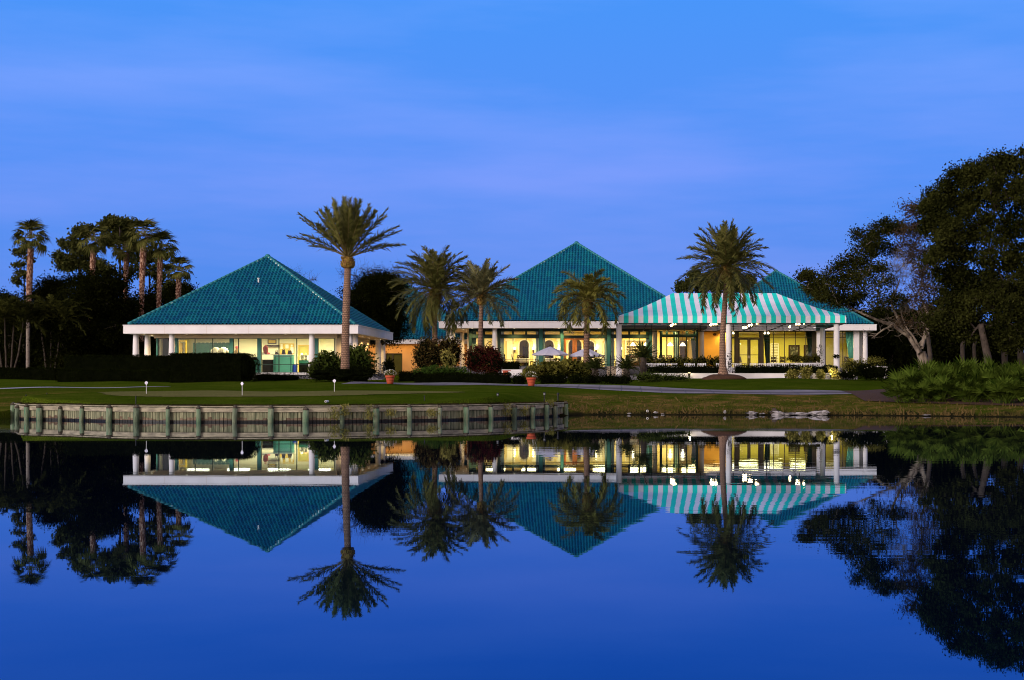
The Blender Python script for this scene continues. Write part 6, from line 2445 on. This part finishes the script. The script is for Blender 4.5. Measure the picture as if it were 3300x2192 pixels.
# limbs of the leaning oak reaching over the lawn
t = thing('bare_limb', 'long bare pale limb of the leaning oak arching left over the wing roof', 'branch', P(2965, 1130, 97))
b = MB()
rg = np.random.default_rng(5)
for pts_, r_ in (([(2965, 1140), (2930, 1085), (2880, 1050), (2800, 1020), (2730, 985)], .14), ([(2970, 1120), (2985, 1060), (2960, 1000), (3030, 965), (3060, 985)], .12), ([(2930, 1085), (2900, 1040), (2870, 970), (2900, 900)], .09), ([(2955, 1120), (2990, 1080), (2990, 1010), (2960, 940)], .10), ([(2880, 1050), (2850, 1060), (2810, 1090)], .05)):
    W = [P(x, y, 97 + .6 * math.sin(x)) for x, y in pts_]
    for k in range(len(W) - 1):
        branch(b, W[k], W[k + 1], r_ * (1 - k / len(W)) + .02, r_ * (1 - (k + 1) / len(W)) + .018, rg, 6, .05, 7)
        for j in range(4):
            s = W[k].lerp(W[k + 1], rg.uniform(.1, 1))
            q = branch(b, s, s + Vector((rg.normal(0, .6), rg.normal(0, .5), rg.uniform(-.3, .9))), .022, .008, rg, 5, .15, 4)
            for _ in range(3):
                branch(b, q[3], q[3] + Vector(rg.normal(0, .35, 3)), .009, .004, rg, 3, .12, 3)
b.smooth = True
b.build('limb', M['bark'], t)
# dark trunks and thicket behind
for i, (px, D, r, lab) in enumerate(((3105, 96, .16, 'thin dark trunk left of the largest oak trunk'), (3143, 98, .13, 'thin dark trunk close by the largest oak trunk'), (3240, 90, .20, 'reddish dark trunk right of the largest oak trunk'), (3292, 93, .22, 'leaning dark trunk at the right picture edge'))):
    tree('oak_tree', lab + ', oak among the thicket', 'oak tree', D, [(px, 1210, r), (px - 4, 1120, r * .9), (px + 12, 1020, r * .7)],
         [(px - 20, 970, 60, 50), (px + 30, 930, 60, 50)], .16, M['dark_leaf'], M['bark_dark'], 60 + i, per=1500, clump=.45, tips=24, group='oaks right of the wing')

# thicket trees far right, behind
def mass_tree(label, D, px, rx, top, bottom, seed, m='dark_leaf', leaf=.26, n=9, per=1500, group='dark trees behind', name='dark_tree', cat='tree', bare=()):
    rg = np.random.default_rng(seed)
    bl = []
    hy = (bottom - top)
    for k in range(n):
        u = (k + .5) / n
        y = top + hy * (.10 + .8 * u)
        wdt = rx * math.sin(math.pi * min(1, .22 + .6 * u)) ** .8
        bl.append((px + rg.uniform(-.6, .6) * wdt, y, max(16, wdt * rg.uniform(.42, .62)), max(14, hy * rg.uniform(.10, .17)), rg.uniform(-1.5, 1.5)))
    bl.append((px + rg.uniform(-.2, .2) * rx, top + hy * .12, rx * .45, hy * .12, 0))
    return tree(name, label, cat, D, [(px, bottom, .22), (px + 4, bottom - hy * .3, .18), (px, bottom - hy * .5, .14)], bl, leaf, M[m], M['bark_dark'], seed, group=group, per=per, clump=.5, tips=22, dd=1.0, core=True, bare=bare)

for i, (px, rx, top, lab) in enumerate(((2775, 75, 1010, 'low dark tree just right of the wing corner'), (2870, 90, 1000, 'dark tree behind the forked pale oak trunk'), (2980, 95, 1010, 'dark tree behind the palmettos left of centre'),
                                        (3085, 100, 1000, 'dark tree behind the largest oak trunk'), (3190, 100, 1060, 'low dark tree behind the thin trunks at the right'), (2720, 60, 1085, 'low dark bush tree behind the wing corner columns'))):
    mass_tree(lab + ', in the thicket', 155 + i * 3 if px < 2900 else 120 + i * 2, px, rx, top, 1190, 70 + i, n=8, per=1300)

# left thicket
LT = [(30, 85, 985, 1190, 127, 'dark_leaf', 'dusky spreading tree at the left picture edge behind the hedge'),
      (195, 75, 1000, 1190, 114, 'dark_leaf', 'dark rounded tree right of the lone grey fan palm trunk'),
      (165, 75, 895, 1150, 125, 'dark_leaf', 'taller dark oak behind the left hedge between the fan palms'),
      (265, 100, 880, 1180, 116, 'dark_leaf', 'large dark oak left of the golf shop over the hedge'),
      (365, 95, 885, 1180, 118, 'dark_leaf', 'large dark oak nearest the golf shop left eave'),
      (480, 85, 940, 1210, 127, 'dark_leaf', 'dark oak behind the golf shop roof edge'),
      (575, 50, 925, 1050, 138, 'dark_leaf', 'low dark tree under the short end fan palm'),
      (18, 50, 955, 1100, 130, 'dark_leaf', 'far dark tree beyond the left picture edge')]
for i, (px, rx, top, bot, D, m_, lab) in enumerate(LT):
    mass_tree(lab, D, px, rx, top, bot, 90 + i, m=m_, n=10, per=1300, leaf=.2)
# dark tree behind the golf shop with twiggy top
mass_tree('dense round dark tree rising behind the golf shop and the low wing', 131, 1200, 120, 885, 1110, 120, m='dark_leaf', n=20, per=2600, leaf=.17, group='dark trees behind', bare=[(1130, 885, 50, 30, 30), (1200, 872, 60, 26, 40), (1275, 882, 45, 30, 30)])
tree('bare_tree', 'leafless grey treetop peeping over the right slope of the golf shop roof', 'tree', 150, [(965, 1100, .12), (965, 1000, .1), (967, 930, .06)], [], .1, M['dark_leaf'], M['bark_dark'], 131, bare=[(950, 890, 35, 30, 40), (990, 905, 40, 30, 40)])

# clumping feather palms at the far left
def clump_palm(label, D, stems, L, seed):
    rg = np.random.default_rng(seed)
    c0 = P(stems[0][0], 1205, D)
    t = thing('clump_palm', label, 'palm tree', c0, 'clumping palms at the left')
    fr_b = None
    for (px0, px1, py1) in stems:
        a_, e_ = P(px0, 1205, D + rg.uniform(-.4, .4)), P(px1, py1, D + rg.uniform(-.8, .8))
        b = MB()
        branch(b, a_, e_, .075, .055, rg, 8, .04, 8)
        b.smooth = True
        b.build('stem', M['bark_dark'], t)
        fr = [(k * 2.39996 + rg.normal(0, .2), math.radians(-5 + 80 * (k + .5) / 20), 1.3 * rg.uniform(.7, 1.2), rg.uniform(.85, 1.15)) for k in range(20)]
        frond_mesh(t, e_, fr, L, M['clump_leaf'], M['clump_leaf'], rg, pairs=34, ll=.5, lw=.06, vee=.3)
clump_palm('clumping feather palm with pale leaning stems at the left picture edge', 112, [(8, -15, 1040), (20, 15, 1020), (35, 45, 1015), (42, 75, 1035), (5, -60, 1030)], 2.3, 171)
clump_palm('clumping feather palm with arching fronds right of the grey fan palm trunk', 113, [(150, 130, 1040), (165, 165, 1010), (175, 200, 1035)], 2.3, 172)


# far wood that closes the view at both ends: reads as one dark mass
def far_wood(px0, px1, D, tops, seed):
    rg = np.random.default_rng(seed)
    n = int((px1 - px0) * 95)
    px = rg.uniform(px0, px1, n)
    tp = np.interp(px, [q[0] for q in tops], [q[1] for q in tops]) + 14 * np.sin(px * .09) + 8 * np.sin(px * .23 + 1)
    py = tp + (1215 - tp) * rg.uniform(0, 1, n) ** 1.1
    Dd = D + rg.uniform(-3, 3, n)
    C = np.stack([(px - XC) * Dd / F, Dd, H + (Y0 - py) * Dd / F], -1) + rg.normal(0, .25, (n, 3))
    V, Q = leaf_quads(C, .55, .34, rg)
    b = MB()
    b.addn(V, Q)
    tag(b.build('far_trees', M['dark_leaf']), kind='stuff')
far_wood(-300, 480, 190, [(-300, 1000), (0, 985), (120, 1000), (300, 960), (480, 1000)], 181)
far_wood(2700, 3700, 200, [(2700, 1085), (2800, 1010), (2950, 1000), (3100, 1020), (3220, 1085), (3260, 1150), (3300, 1140), (3400, 1060), (3700, 1050)], 182)

# pines
def pine(label, px, D, trunk_bot, blobs, seed, tr=.16, per=900, clump=.30, tips=26, frill=2):
    rg = np.random.default_rng(seed)
    top = min(b_[1] for b_ in blobs)
    return tree('pine_tree', label, 'pine tree', D, [(px, trunk_bot, tr), (px + 3, (trunk_bot + top) / 2, tr * .8), (px + 1, top + 25, tr * .45)], blobs, .34, M['pine_leaf'], M['bark_dark'], seed, group='pines in the background', per=per, clump=clump, tips=tips, fork=1, frill=frill)
pine('round topped pine between the fan palms left of the golf shop', 385, 150, 1150, [(385, 715, 42, 16), (360, 735, 36, 20), (410, 740, 36, 22), (375, 765, 45, 22), (420, 785, 38, 22), (340, 770, 26, 18)], 141)
pine('broad pine left of the round topped one, behind the fan palms', 255, 148, 1150, [(262, 745, 24, 18), (240, 790, 40, 26), (225, 835, 46, 22), (275, 825, 42, 24), (205, 855, 26, 14), (290, 860, 46, 22), (330, 865, 40, 22)], 142)
pine('dark pine low behind the tallest fan palm', 480, 152, 1150, [(480, 830, 45, 26), (440, 870, 46, 26), (520, 870, 46, 30), (550, 930, 40, 30), (590, 935, 22, 16)], 143)
pine('slender pine behind the lone fan palm at the far left', 76, 150, 1150, [(62, 815, 22, 8), (80, 800, 14, 7), (60, 852, 20, 8), (72, 880, 16, 9), (55, 905, 26, 16), (95, 835, 14, 6)], 144, tr=.10, per=240, clump=.22, tips=12, frill=0)
for i, (px, bl, lab) in enumerate(((2240, [(2235, 905, 26, 16), (2210, 925, 26, 16), (2262, 925, 24, 16), (2240, 885, 20, 12)], 'pine left of the tall palm trunk above the awning ridge'),
                                   (2300, [(2300, 890, 24, 18), (2285, 915, 28, 16), (2320, 918, 26, 16)], 'pine directly behind the tall palm crown'),
                                   (2370, [(2370, 895, 26, 18), (2350, 920, 26, 14), (2390, 922, 24, 14)], 'pine right of the tall palm trunk above the awning ridge'),
                                   (2415, [(2412, 905, 14, 22), (2408, 928, 18, 12)], 'narrow pine beside the wing roof left slope'))):
    pine(lab, px, 170, 1150, bl, 150 + i, tr=.14)

# hedges ---------------------------------------------------------------
def hedge(label, x0, x1, d0_, d1_, z1, m='hedge_leaf', n=None, leaf=.085, round_r=0.0, seed=0, cat='hedge', name='hedge', fuzz=.045, group='clipped hedges'):
    rg = np.random.default_rng(seed)
    z0 = min(g1(x0, d0_), g1(x1, d0_), g1((x0 + x1) / 2, d0_)) - .05
    b = MB()
    i_ = .05
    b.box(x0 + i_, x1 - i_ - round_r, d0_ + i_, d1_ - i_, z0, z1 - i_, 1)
    W, Hh, Dp = x1 - x0, z1 - z0, d1_ - d0_
    Afr, Atop, Asd = W * Hh, W * Dp, Dp * Hh
    tot = Afr + Atop + 2 * Asd
    n = n or int(tot * 330)
    pts = []
    for area_, k in ((Afr, 'f'), (Atop, 't'), (Asd, 'l'), (Asd, 'r')):
        m_ = int(n * area_ / tot)
        u, v, w = rg.uniform(0, 1, m_), rg.uniform(0, 1, m_), rg.normal(0, fuzz, m_)
        if k == 'f': q = np.stack([x0 + u * W, d0_ + w, z0 + v * Hh], -1)
        elif k == 't': q = np.stack([x0 + u * W, d0_ + v * Dp, z1 + w], -1)
        elif k == 'l': q = np.stack([x0 + w, d0_ + u * Dp, z0 + v * Hh], -1)
        else: q = np.stack([x1 + w, d0_ + u * Dp, z0 + v * Hh], -1)
        pts.append(q)
    C = np.concatenate(pts)
    wv = .035 * np.sin(C[:, 0] * 2.1 + seed) + .03 * np.sin(C[:, 0] * 5.3 + 1) * np.sin(C[:, 2] * 4)
    C[:, 2] += np.where(C[:, 2] > z1 - .2, wv, 0)
    C[:, 1] += wv * .8
    if round_r:
        # soften the right end
        ex = np.clip((C[:, 0] - (x1 - round_r)) / round_r, 0, 1)
        top = z1 - round_r * (1 - np.sqrt(np.clip(1 - ex ** 2, 0, 1)))
        C[:, 2] = np.minimum(C[:, 2], top + rg.normal(0, fuzz, len(C)))
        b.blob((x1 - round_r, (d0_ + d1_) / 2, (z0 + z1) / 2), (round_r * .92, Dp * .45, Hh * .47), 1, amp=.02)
    V, Q = leaf_quads(C, leaf, leaf * .6, rg)
    b.addn(V, Q, 0)
    return tag(b.build(name, [M[m], M['hedge_core']]), label, cat, group)


def HX(p, D): return PX(p, D)
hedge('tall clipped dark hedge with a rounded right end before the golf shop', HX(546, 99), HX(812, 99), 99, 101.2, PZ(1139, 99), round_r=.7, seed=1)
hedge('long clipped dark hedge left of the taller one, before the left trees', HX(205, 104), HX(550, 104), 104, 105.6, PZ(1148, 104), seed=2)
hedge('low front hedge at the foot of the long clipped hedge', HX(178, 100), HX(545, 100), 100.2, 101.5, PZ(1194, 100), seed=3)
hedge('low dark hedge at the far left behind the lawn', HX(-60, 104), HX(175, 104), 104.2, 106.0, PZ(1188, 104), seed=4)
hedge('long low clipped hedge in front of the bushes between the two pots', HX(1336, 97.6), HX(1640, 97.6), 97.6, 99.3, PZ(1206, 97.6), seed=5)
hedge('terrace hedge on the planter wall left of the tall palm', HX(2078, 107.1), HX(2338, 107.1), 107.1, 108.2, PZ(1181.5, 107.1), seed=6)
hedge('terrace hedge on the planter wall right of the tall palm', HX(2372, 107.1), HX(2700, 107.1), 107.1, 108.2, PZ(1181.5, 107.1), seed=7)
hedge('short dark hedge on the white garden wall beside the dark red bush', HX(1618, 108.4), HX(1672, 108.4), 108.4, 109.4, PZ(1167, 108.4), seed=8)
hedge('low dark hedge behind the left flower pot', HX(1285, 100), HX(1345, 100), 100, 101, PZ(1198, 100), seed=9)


def shrub(label, px, py_top, py_bot, rx, D, m='shrub_leaf', leaf=.13, n=2600, seed=0, name='shrub', cat='shrub', group=None, lumps=5, core=True, dpt=None, asp=.5, up=.0, accent=None):
    rg = np.random.default_rng(seed + 300)
    x = PX(px, D)
    z0 = PZ(py_bot, D)
    z0 = min(z0, g1(x, D)) if D < 107 else z0
    z1 = PZ(py_top, D)
    R = rx * D / F
    hz = (z1 - z0)
    b = MB()
    Cs = []
    for k in range(lumps):
        u = rg.uniform(-.55, .55)
        c = (x + u * R, D + rg.uniform(-.3, .3) * R * .6, z0 + hz * rg.uniform(.38, .62))
        r_ = (R * rg.uniform(.48, .68), (dpt or R * .55) * rg.uniform(.8, 1.1), hz * rg.uniform(.36, .46))
        c = (c[0], c[1], min(c[2], z1 - r_[2] * rg.uniform(.92, 1.1)))
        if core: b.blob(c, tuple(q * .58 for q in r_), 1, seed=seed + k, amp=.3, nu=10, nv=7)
        C, d = ell_points(n // lumps, c, r_, rg, .72)
        Cs.append(C + rg.normal(0, .09, C.shape))
    C = np.concatenate(Cs)
    C = C[C[:, 2] > z0 - .02]
    bias = unit(C - np.array([x, D, z0 + hz * .2]))
    V, Q = leaf_quads(C, leaf, leaf * asp, rg, bias + np.array([0, 0, up]), 1.0)
    b.addn(V, Q, 0)
    mats = [M[m], M['hedge_core']]
    if accent:
        k = rg.uniform(0, 1, len(C)) < accent[1]
        V, Q = leaf_quads(C[k], leaf * 1.1, leaf * .7, rg)
        b.addn(V, Q, 2)
        mats.append(M[accent[0]])
    return tag(b.build(name, mats), label, cat, group)


# before the golf shop
shrub('low dark planting under the shop window between hedge and shrubs', 895, 1203, 1232, 90, 103, 'hedge_leaf', .10, 3000, 1, lumps=8)
shrub('broad dark clipped shrub mass at the foot of the tall upswept palm', 1105, 1172, 1236, 120, 98, 'hedge_leaf', .09, 7000, 2, lumps=9)
shrub('large leaved green shrub left of the upswept palm trunk', 1060, 1128, 1200, 62, 100, 'shrub_leaf', .30, 1100, 3, lumps=5, asp=.4, up=-.2)
shrub('large leaved green shrub right of the upswept palm trunk', 1165, 1110, 1200, 70, 100.5, 'shrub_leaf', .30, 1300, 4, lumps=5, asp=.4, up=-.2)
shrub('small leafy shrub against the second right column of the golf shop', 1012, 1158, 1215, 24, 101, 'shrub_leaf', .22, 420, 5, lumps=3, asp=.4)
shrub('dark arching shrub before the dark glass door of the low wing', 1262, 1150, 1215, 26, 112, 'hedge_leaf', .2, 700, 6, lumps=3)
# bushes between the pavilions
shrub('tall bush with warm lit leaf edges under the arching feather palm', 1365, 1082, 1212, 62, 112, 'orange_leaf', .17, 3600, 7, lumps=9, accent=('yellow_leaf', .05))
shrub('bush with pale flowers before the clubhouse left corner column', 1450, 1078, 1200, 48, 113, 'orange_leaf', .17, 2600, 8, lumps=7, accent=('yellow_leaf', .10))
shrub('rounded dark red leaved bush left of the garden wall', 1560, 1108, 1215, 68, 109, 'red_leaf', .15, 3800, 9, lumps=9, accent=('orange_leaf', .25))
shrub('yellow green shrub glowing between the two tall bushes', 1443, 1125, 1195, 26, 110, 'yellow_leaf', .16, 700, 10, lumps=3)
shrub('spreading light green fern bank over the long low hedge', 1425, 1182, 1212, 90, 100.5, 'fern_leaf', .24, 2400, 11, lumps=8, asp=.35)
# bank of plants before the dining room
shrub('broad olive leaved shrub right of the second pot', 1755, 1165, 1222, 62, 103, 'olive_leaf', .32, 950, 12, lumps=5, asp=.45, up=-.2)
shrub('tall olive leaved shrub under the left parasol', 1815, 1155, 1222, 60, 104, 'olive_leaf', .32, 1000, 13, lumps=5, asp=.45, up=-.2)
shrub('olive leaved shrub at the foot of the short drooping palm', 1870, 1166, 1222, 52, 103.5, 'olive_leaf', .30, 850, 14, lumps=5, asp=.45, up=-.2)
shrub('olive leaved shrub beside the garden wall behind the second pot', 1700, 1185, 1222, 40, 102, 'olive_leaf', .28, 650, 15, lumps=4, asp=.45, up=-.2)
for i, (px, rx, top) in enumerate(((1668, 30, 1208), (1765, 36, 1203), (1815, 34, 1206), (1862, 36, 1204), (1912, 38, 1202), (1962, 40, 1203), (2005, 34, 1207))):
    shrub('dark clipped round shrub in the front row, ' + ordn[i] + ' from the low hedge end', px, top, 1243, rx, 96.5 - i * .5, 'hedge_leaf', .09, 1700, 20 + i, lumps=4, group='dark round shrubs by the path')
shrub('low spreading dark green ground cover right of the round shrubs', 2075, 1203, 1226, 62, 98, 'shrub_leaf', .10, 2600, 30, lumps=6)
shrub('low spreading ground cover before the planter wall left of the palm', 2165, 1207, 1222, 60, 102, 'shrub_leaf', .10, 1900, 31, lumps=6)
# plants on the planters
for i, px in enumerate((2090, 2130, 2175, 2218, 2262, 2305)):
    shrub('leafy planter plant behind the chairs, ' + ordn[i] + ' from the left', px, 1150, 1188, 28, 122.5, 'olive_leaf', .20, 380, 40 + i, lumps=3, group='leafy plants on the left planter')
for i, px in enumerate((2560, 2595, 2630)):
    shrub('leafy planter plant below the wing paintings, ' + ordn[i] + ' from the left', px, 1146, 1170, 22, 123.6, 'olive_leaf', .20, 330, 50 + i, lumps=3, group='leafy plants on the right planter')
# right end
for i, (px, top, rx, lab) in enumerate(((2553, 1196, 18, 'small variegated shrub leaning on the planter wall by the dark floodlight'), (2603, 1180, 27, 'largest variegated shrub before the right terrace hedge'), (2650, 1192, 16, 'small variegated shrub nearest the last awning column'))):
    shrub(lab, px, top, 1223, rx, 105.6, 'yellow_leaf' if i < 0 else 'olive_leaf', .17, 620, 60 + i, lumps=3, accent=('yellow_leaf', .5), group='variegated shrubs at the planter wall')
shrub('brightly lit yellow shrub at the foot of the last awning column', 2692, 1186, 1222, 20, 106.0, 'yellow_leaf', .15, 600, 70, lumps=3, core=False)
shrub('round olive shrub between the last awning column and the wing corner', 2750, 1150, 1215, 48, 108, 'olive_leaf', .12, 2400, 71, lumps=6)
shrub('dark rounded shrub in front of the olive one near the wing corner', 2790, 1168, 1224, 58, 105, 'hedge_leaf', .11, 3000, 72, lumps=6, accent=('flower_white', .006))
shrub('low dark flowering shrub right of the lit yellow shrub', 2735, 1193, 1225, 40, 103.5, 'hedge_leaf', .10, 1500, 73, lumps=5, accent=('flower_white', .012))
shrub('pale green shrub behind the white bench', 2822, 1150, 1200, 34, 111, 'olive_leaf', .13, 1300, 74, lumps=4)
shrub('dark shrub right of the white bench', 2850, 1175, 1225, 34, 104, 'hedge_leaf', .12, 1300, 75, lumps=4)
# creeper on the columns
for px, y0_, y1_, D, lab in ((2351, 1132, 1205, 110.0, 'thin dark creeper climbing the column behind the tall palm'), (2642, 1110, 1180, 117.4, 'thin dark creeper climbing the rear right awning column'), (2694, 1143, 1155, 110.0, 'sprig of creeper crossing the front right awning column')):
    rg = np.random.default_rng(int(px))
    n = 90
    yy = rg.uniform(y0_, y1_, n)
    C = np.stack([PX(px, D) + rg.normal(0, .12, n), np.full(n, D) + rg.normal(0, .04, n) - .12, H + (Y0 - yy) * D / F], -1)
    b = MB()
    V, Q = leaf_quads(C, .14, .08, rg)
    b.addn(V, Q)
    tag(b.build('creeper', M['hedge_leaf']), lab, 'creeper')

# cycads
def cycad(label, px, py_c, D, R, nf, seed, trunk_py=None):
    rg = np.random.default_rng(seed)
    c = P(px, py_c, D)
    zg = min(g1(c.x, D), c.z - .2)
    t = thing('cycad', label, 'cycad', (c.x, D, zg), 'cycads by the terrace steps')
    b = MB()
    b.tube([(c.x - .1 if trunk_py else c.x, D, zg - .05), (c.x, D, (zg + c.z) / 2), (c.x, D, c.z)], [.26, .24, .16], 10)
    for k in range(60):
        a_ = rg.uniform(0, 6.28)
        z = rg.uniform(zg, c.z)
        q = Vector((c.x + .21 * math.cos(a_), D + .21 * math.sin(a_), z))
        b.tube([q, q + Vector((.08 * math.cos(a_), .08 * math.sin(a_), .07))], [.04, .015], 4)
    b.build('trunk', M['bark_dark'], t)
    fr = []
    for k in range(nf):
        u = (k + .5) / nf
        fr.append((k * 2.39996, math.radians(5 + 72 * u), (.9 - .5 * u) * rg.uniform(.8, 1.2), rg.uniform(.85, 1.1)))
    frond_mesh(t, c, fr, R, M['cycad_leaf'], M['cycad_leaf'], rg, pairs=30, ll=R * .16, lw=.03, vee=.35, bare=.1)
cycad('cycad with a thick trunk in front of the bar window', 2074, 1152, 103, 1.25, 44, 201, 1)
cycad('low cycad left of the taller trunked one', 2018, 1188, 101, 1.05, 40, 202)
cycad('low cycad right of the olive shrubs at the terrace steps', 1917, 1188, 101.5, 1.05, 40, 203)

# palmettos at the right bank
def palmetto_proto(seed, nf):
    rg = np.random.default_rng(seed)
    t = thing('palmetto', 'x', 'palmetto', (0, 0, 0), 'palmettos on the right bank')
    lb, rb = MB(), MB()
    for k in range(nf):
        a_ = k * 2.39996 + rg.normal(0, .2)
        e = math.radians(rg.uniform(28, 86))
        pl = rg.uniform(.55, 1.15)
        d = Vector((math.cos(a_) * math.cos(e), math.sin(a_) * math.cos(e), math.sin(e)))
        o0 = Vector((rg.normal(0, .12), rg.normal(0, .12), 0))
        end = o0 + d * pl
        rb.tube([o0, o0 + d * pl * .5 + Vector((0, 0, .03)), end], [.016, .012, .009], 4, cap=False)
        n = 10
        V = fan_leaf(rg, n, rg.uniform(.50, .72), 3.1, .085, .05).reshape(-1, 3)
        V = rot_to(V, a_, e - rg.uniform(.1, .5), rg.normal(0, .4), np.array(end))
        q = np.arange(n)[:, None] * 5
        lb.addn(V, np.concatenate([q, q + 1, q + 2, q + 3, q + 4], 1))
    c = lb.build('foliage', M['palmetto_leaf'], t, local=True)
    rb.build('leaf_stem', M['palmetto_leaf'], t, local=True)
    return t
protos = [palmetto_proto(s, n) for s, n in ((1, 26), (2, 32), (3, 22))]
rgp = np.random.default_rng(77)
spots = []
for i in range(13):       # front row
    px = 2895 + i * 36 + rgp.uniform(-9, 9)
    spots.append((px, 74.6 + rgp.uniform(-.4, .9) - max(0, (px - 3100)) * .006, rgp.uniform(.72, 1.0), 'front row of the palmetto bank, ' + ordn[i] + ' plant from the path end'))
for i in range(12):
    px = 2915 + i * 37 + rgp.uniform(-10, 10)
    spots.append((px, 77.5 + rgp.uniform(-.5, .9), rgp.uniform(.95, 1.25), 'middle row of the palmetto bank, ' + ordn[i] + ' plant from the path end'))
for i in range(10):
    px = 2950 + i * 40 + rgp.uniform(-10, 10)
    spots.append((px, 81.0 + rgp.uniform(-.5, .9), rgp.uniform(1.1, 1.45), 'back row of the palmetto bank, ' + ordn[i] + ' plant from the path end'))
used = [False] * 3
for k, (px, D, s, lab) in enumerate(spots):
    i = k % 3
    o = protos[i] if not used[i] else copy_tree(protos[i])
    used[i] = True
    x = PX(px, D)
    o.location = (x, D, g1(x, D) - .03)
    o.rotation_euler = (0, 0, rgp.uniform(0, 6.28))
    o.scale = (s, s, s)
    o['label'] = 'fan leaved palmetto, ' + lab

# mulch under the palmettos
strip('mulch_bed', [(12.4, 76.0, 84), (14.5, 74.2, 86), (17, 72.8, 87), (19.5, 71.6, 88), (24, 70.5, 88)], M['mulch'], dz=.03)

# weeds hanging on the seawall
for i, (px, y0_, y1_, D, lab) in enumerate(((1082, 1312, 1350, 59.2, 'dry weed tuft left of a pile in the middle right of the seawall'), (1118, 1304, 1338, 59.3, 'dry weed tuft right of the same pile'), (1193, 1305, 1350, 59.7, 'dry weed tuft beside the next pile to the right'),
                                         (1262, 1318, 1340, 60.0, 'small dry weed below the seawall cap'), (1395, 1320, 1340, 61.0, 'small green weed hanging on a board right of the middle'), (1636, 1302, 1340, 64.7, 'tall dry weed against a pile near the right end'), (1690, 1310, 1338, 65.6, 'dry weed hanging near the right end piles'),
                                         (1775, 1287, 1312, 68.0, 'dry grass tuft over the right end of the seawall'))):
    rg = np.random.default_rng(400 + i)
    n = 130
    yy = rg.uniform(y0_, y1_, n)
    C = np.stack([PX(px, D) + rg.normal(0, .10, n), D - .30 + rg.normal(0, .05, n), H + (Y0 - yy) * D / F], -1)
    C = C[C[:, 2] > .05]
    b = MB()
    V, Q = leaf_quads(C, .22, .022, rg, np.array([[0, -.3, -1.0]]), .9)
    b.addn(V, Q)
    tag(b.build('weed_tuft', M['weed']), lab, 'weed', 'dry weeds on the seawall')
# fringe of dark roots and grass over the seawall cap: one ragged strip of turf
n = 9000
i_ = rng.integers(0, len(BP) - 1, n)
u = rng.uniform(0, 1, n)
X = bX[i_] * (1 - u) + bX[i_ + 1] * u
Dd = bD[i_] * (1 - u) + bD[i_ + 1] * u + rng.uniform(.12, .55, n)
h = rng.uniform(.02, .07, n)
Z = np.full(n, .62) + rng.uniform(-.01, .03, n)
w = rng.uniform(.02, .05, n)
lx = rng.normal(0, .03, n)
V = np.stack([np.stack([X - w, Dd, Z], -1), np.stack([X + w, Dd, Z], -1), np.stack([X + lx + w * .2, Dd - .03, Z + h], -1), np.stack([X + lx - w * .2, Dd - .03, Z + h], -1)], 1).reshape(-1, 3)
b = MB()
b.addn(V, np.arange(n * 4).reshape(-1, 4))
tag(b.build('edge_grass', leafm('edge_grass_blades', (.018, .020, .006), (.06, .05, .02), .6)), kind='stuff')
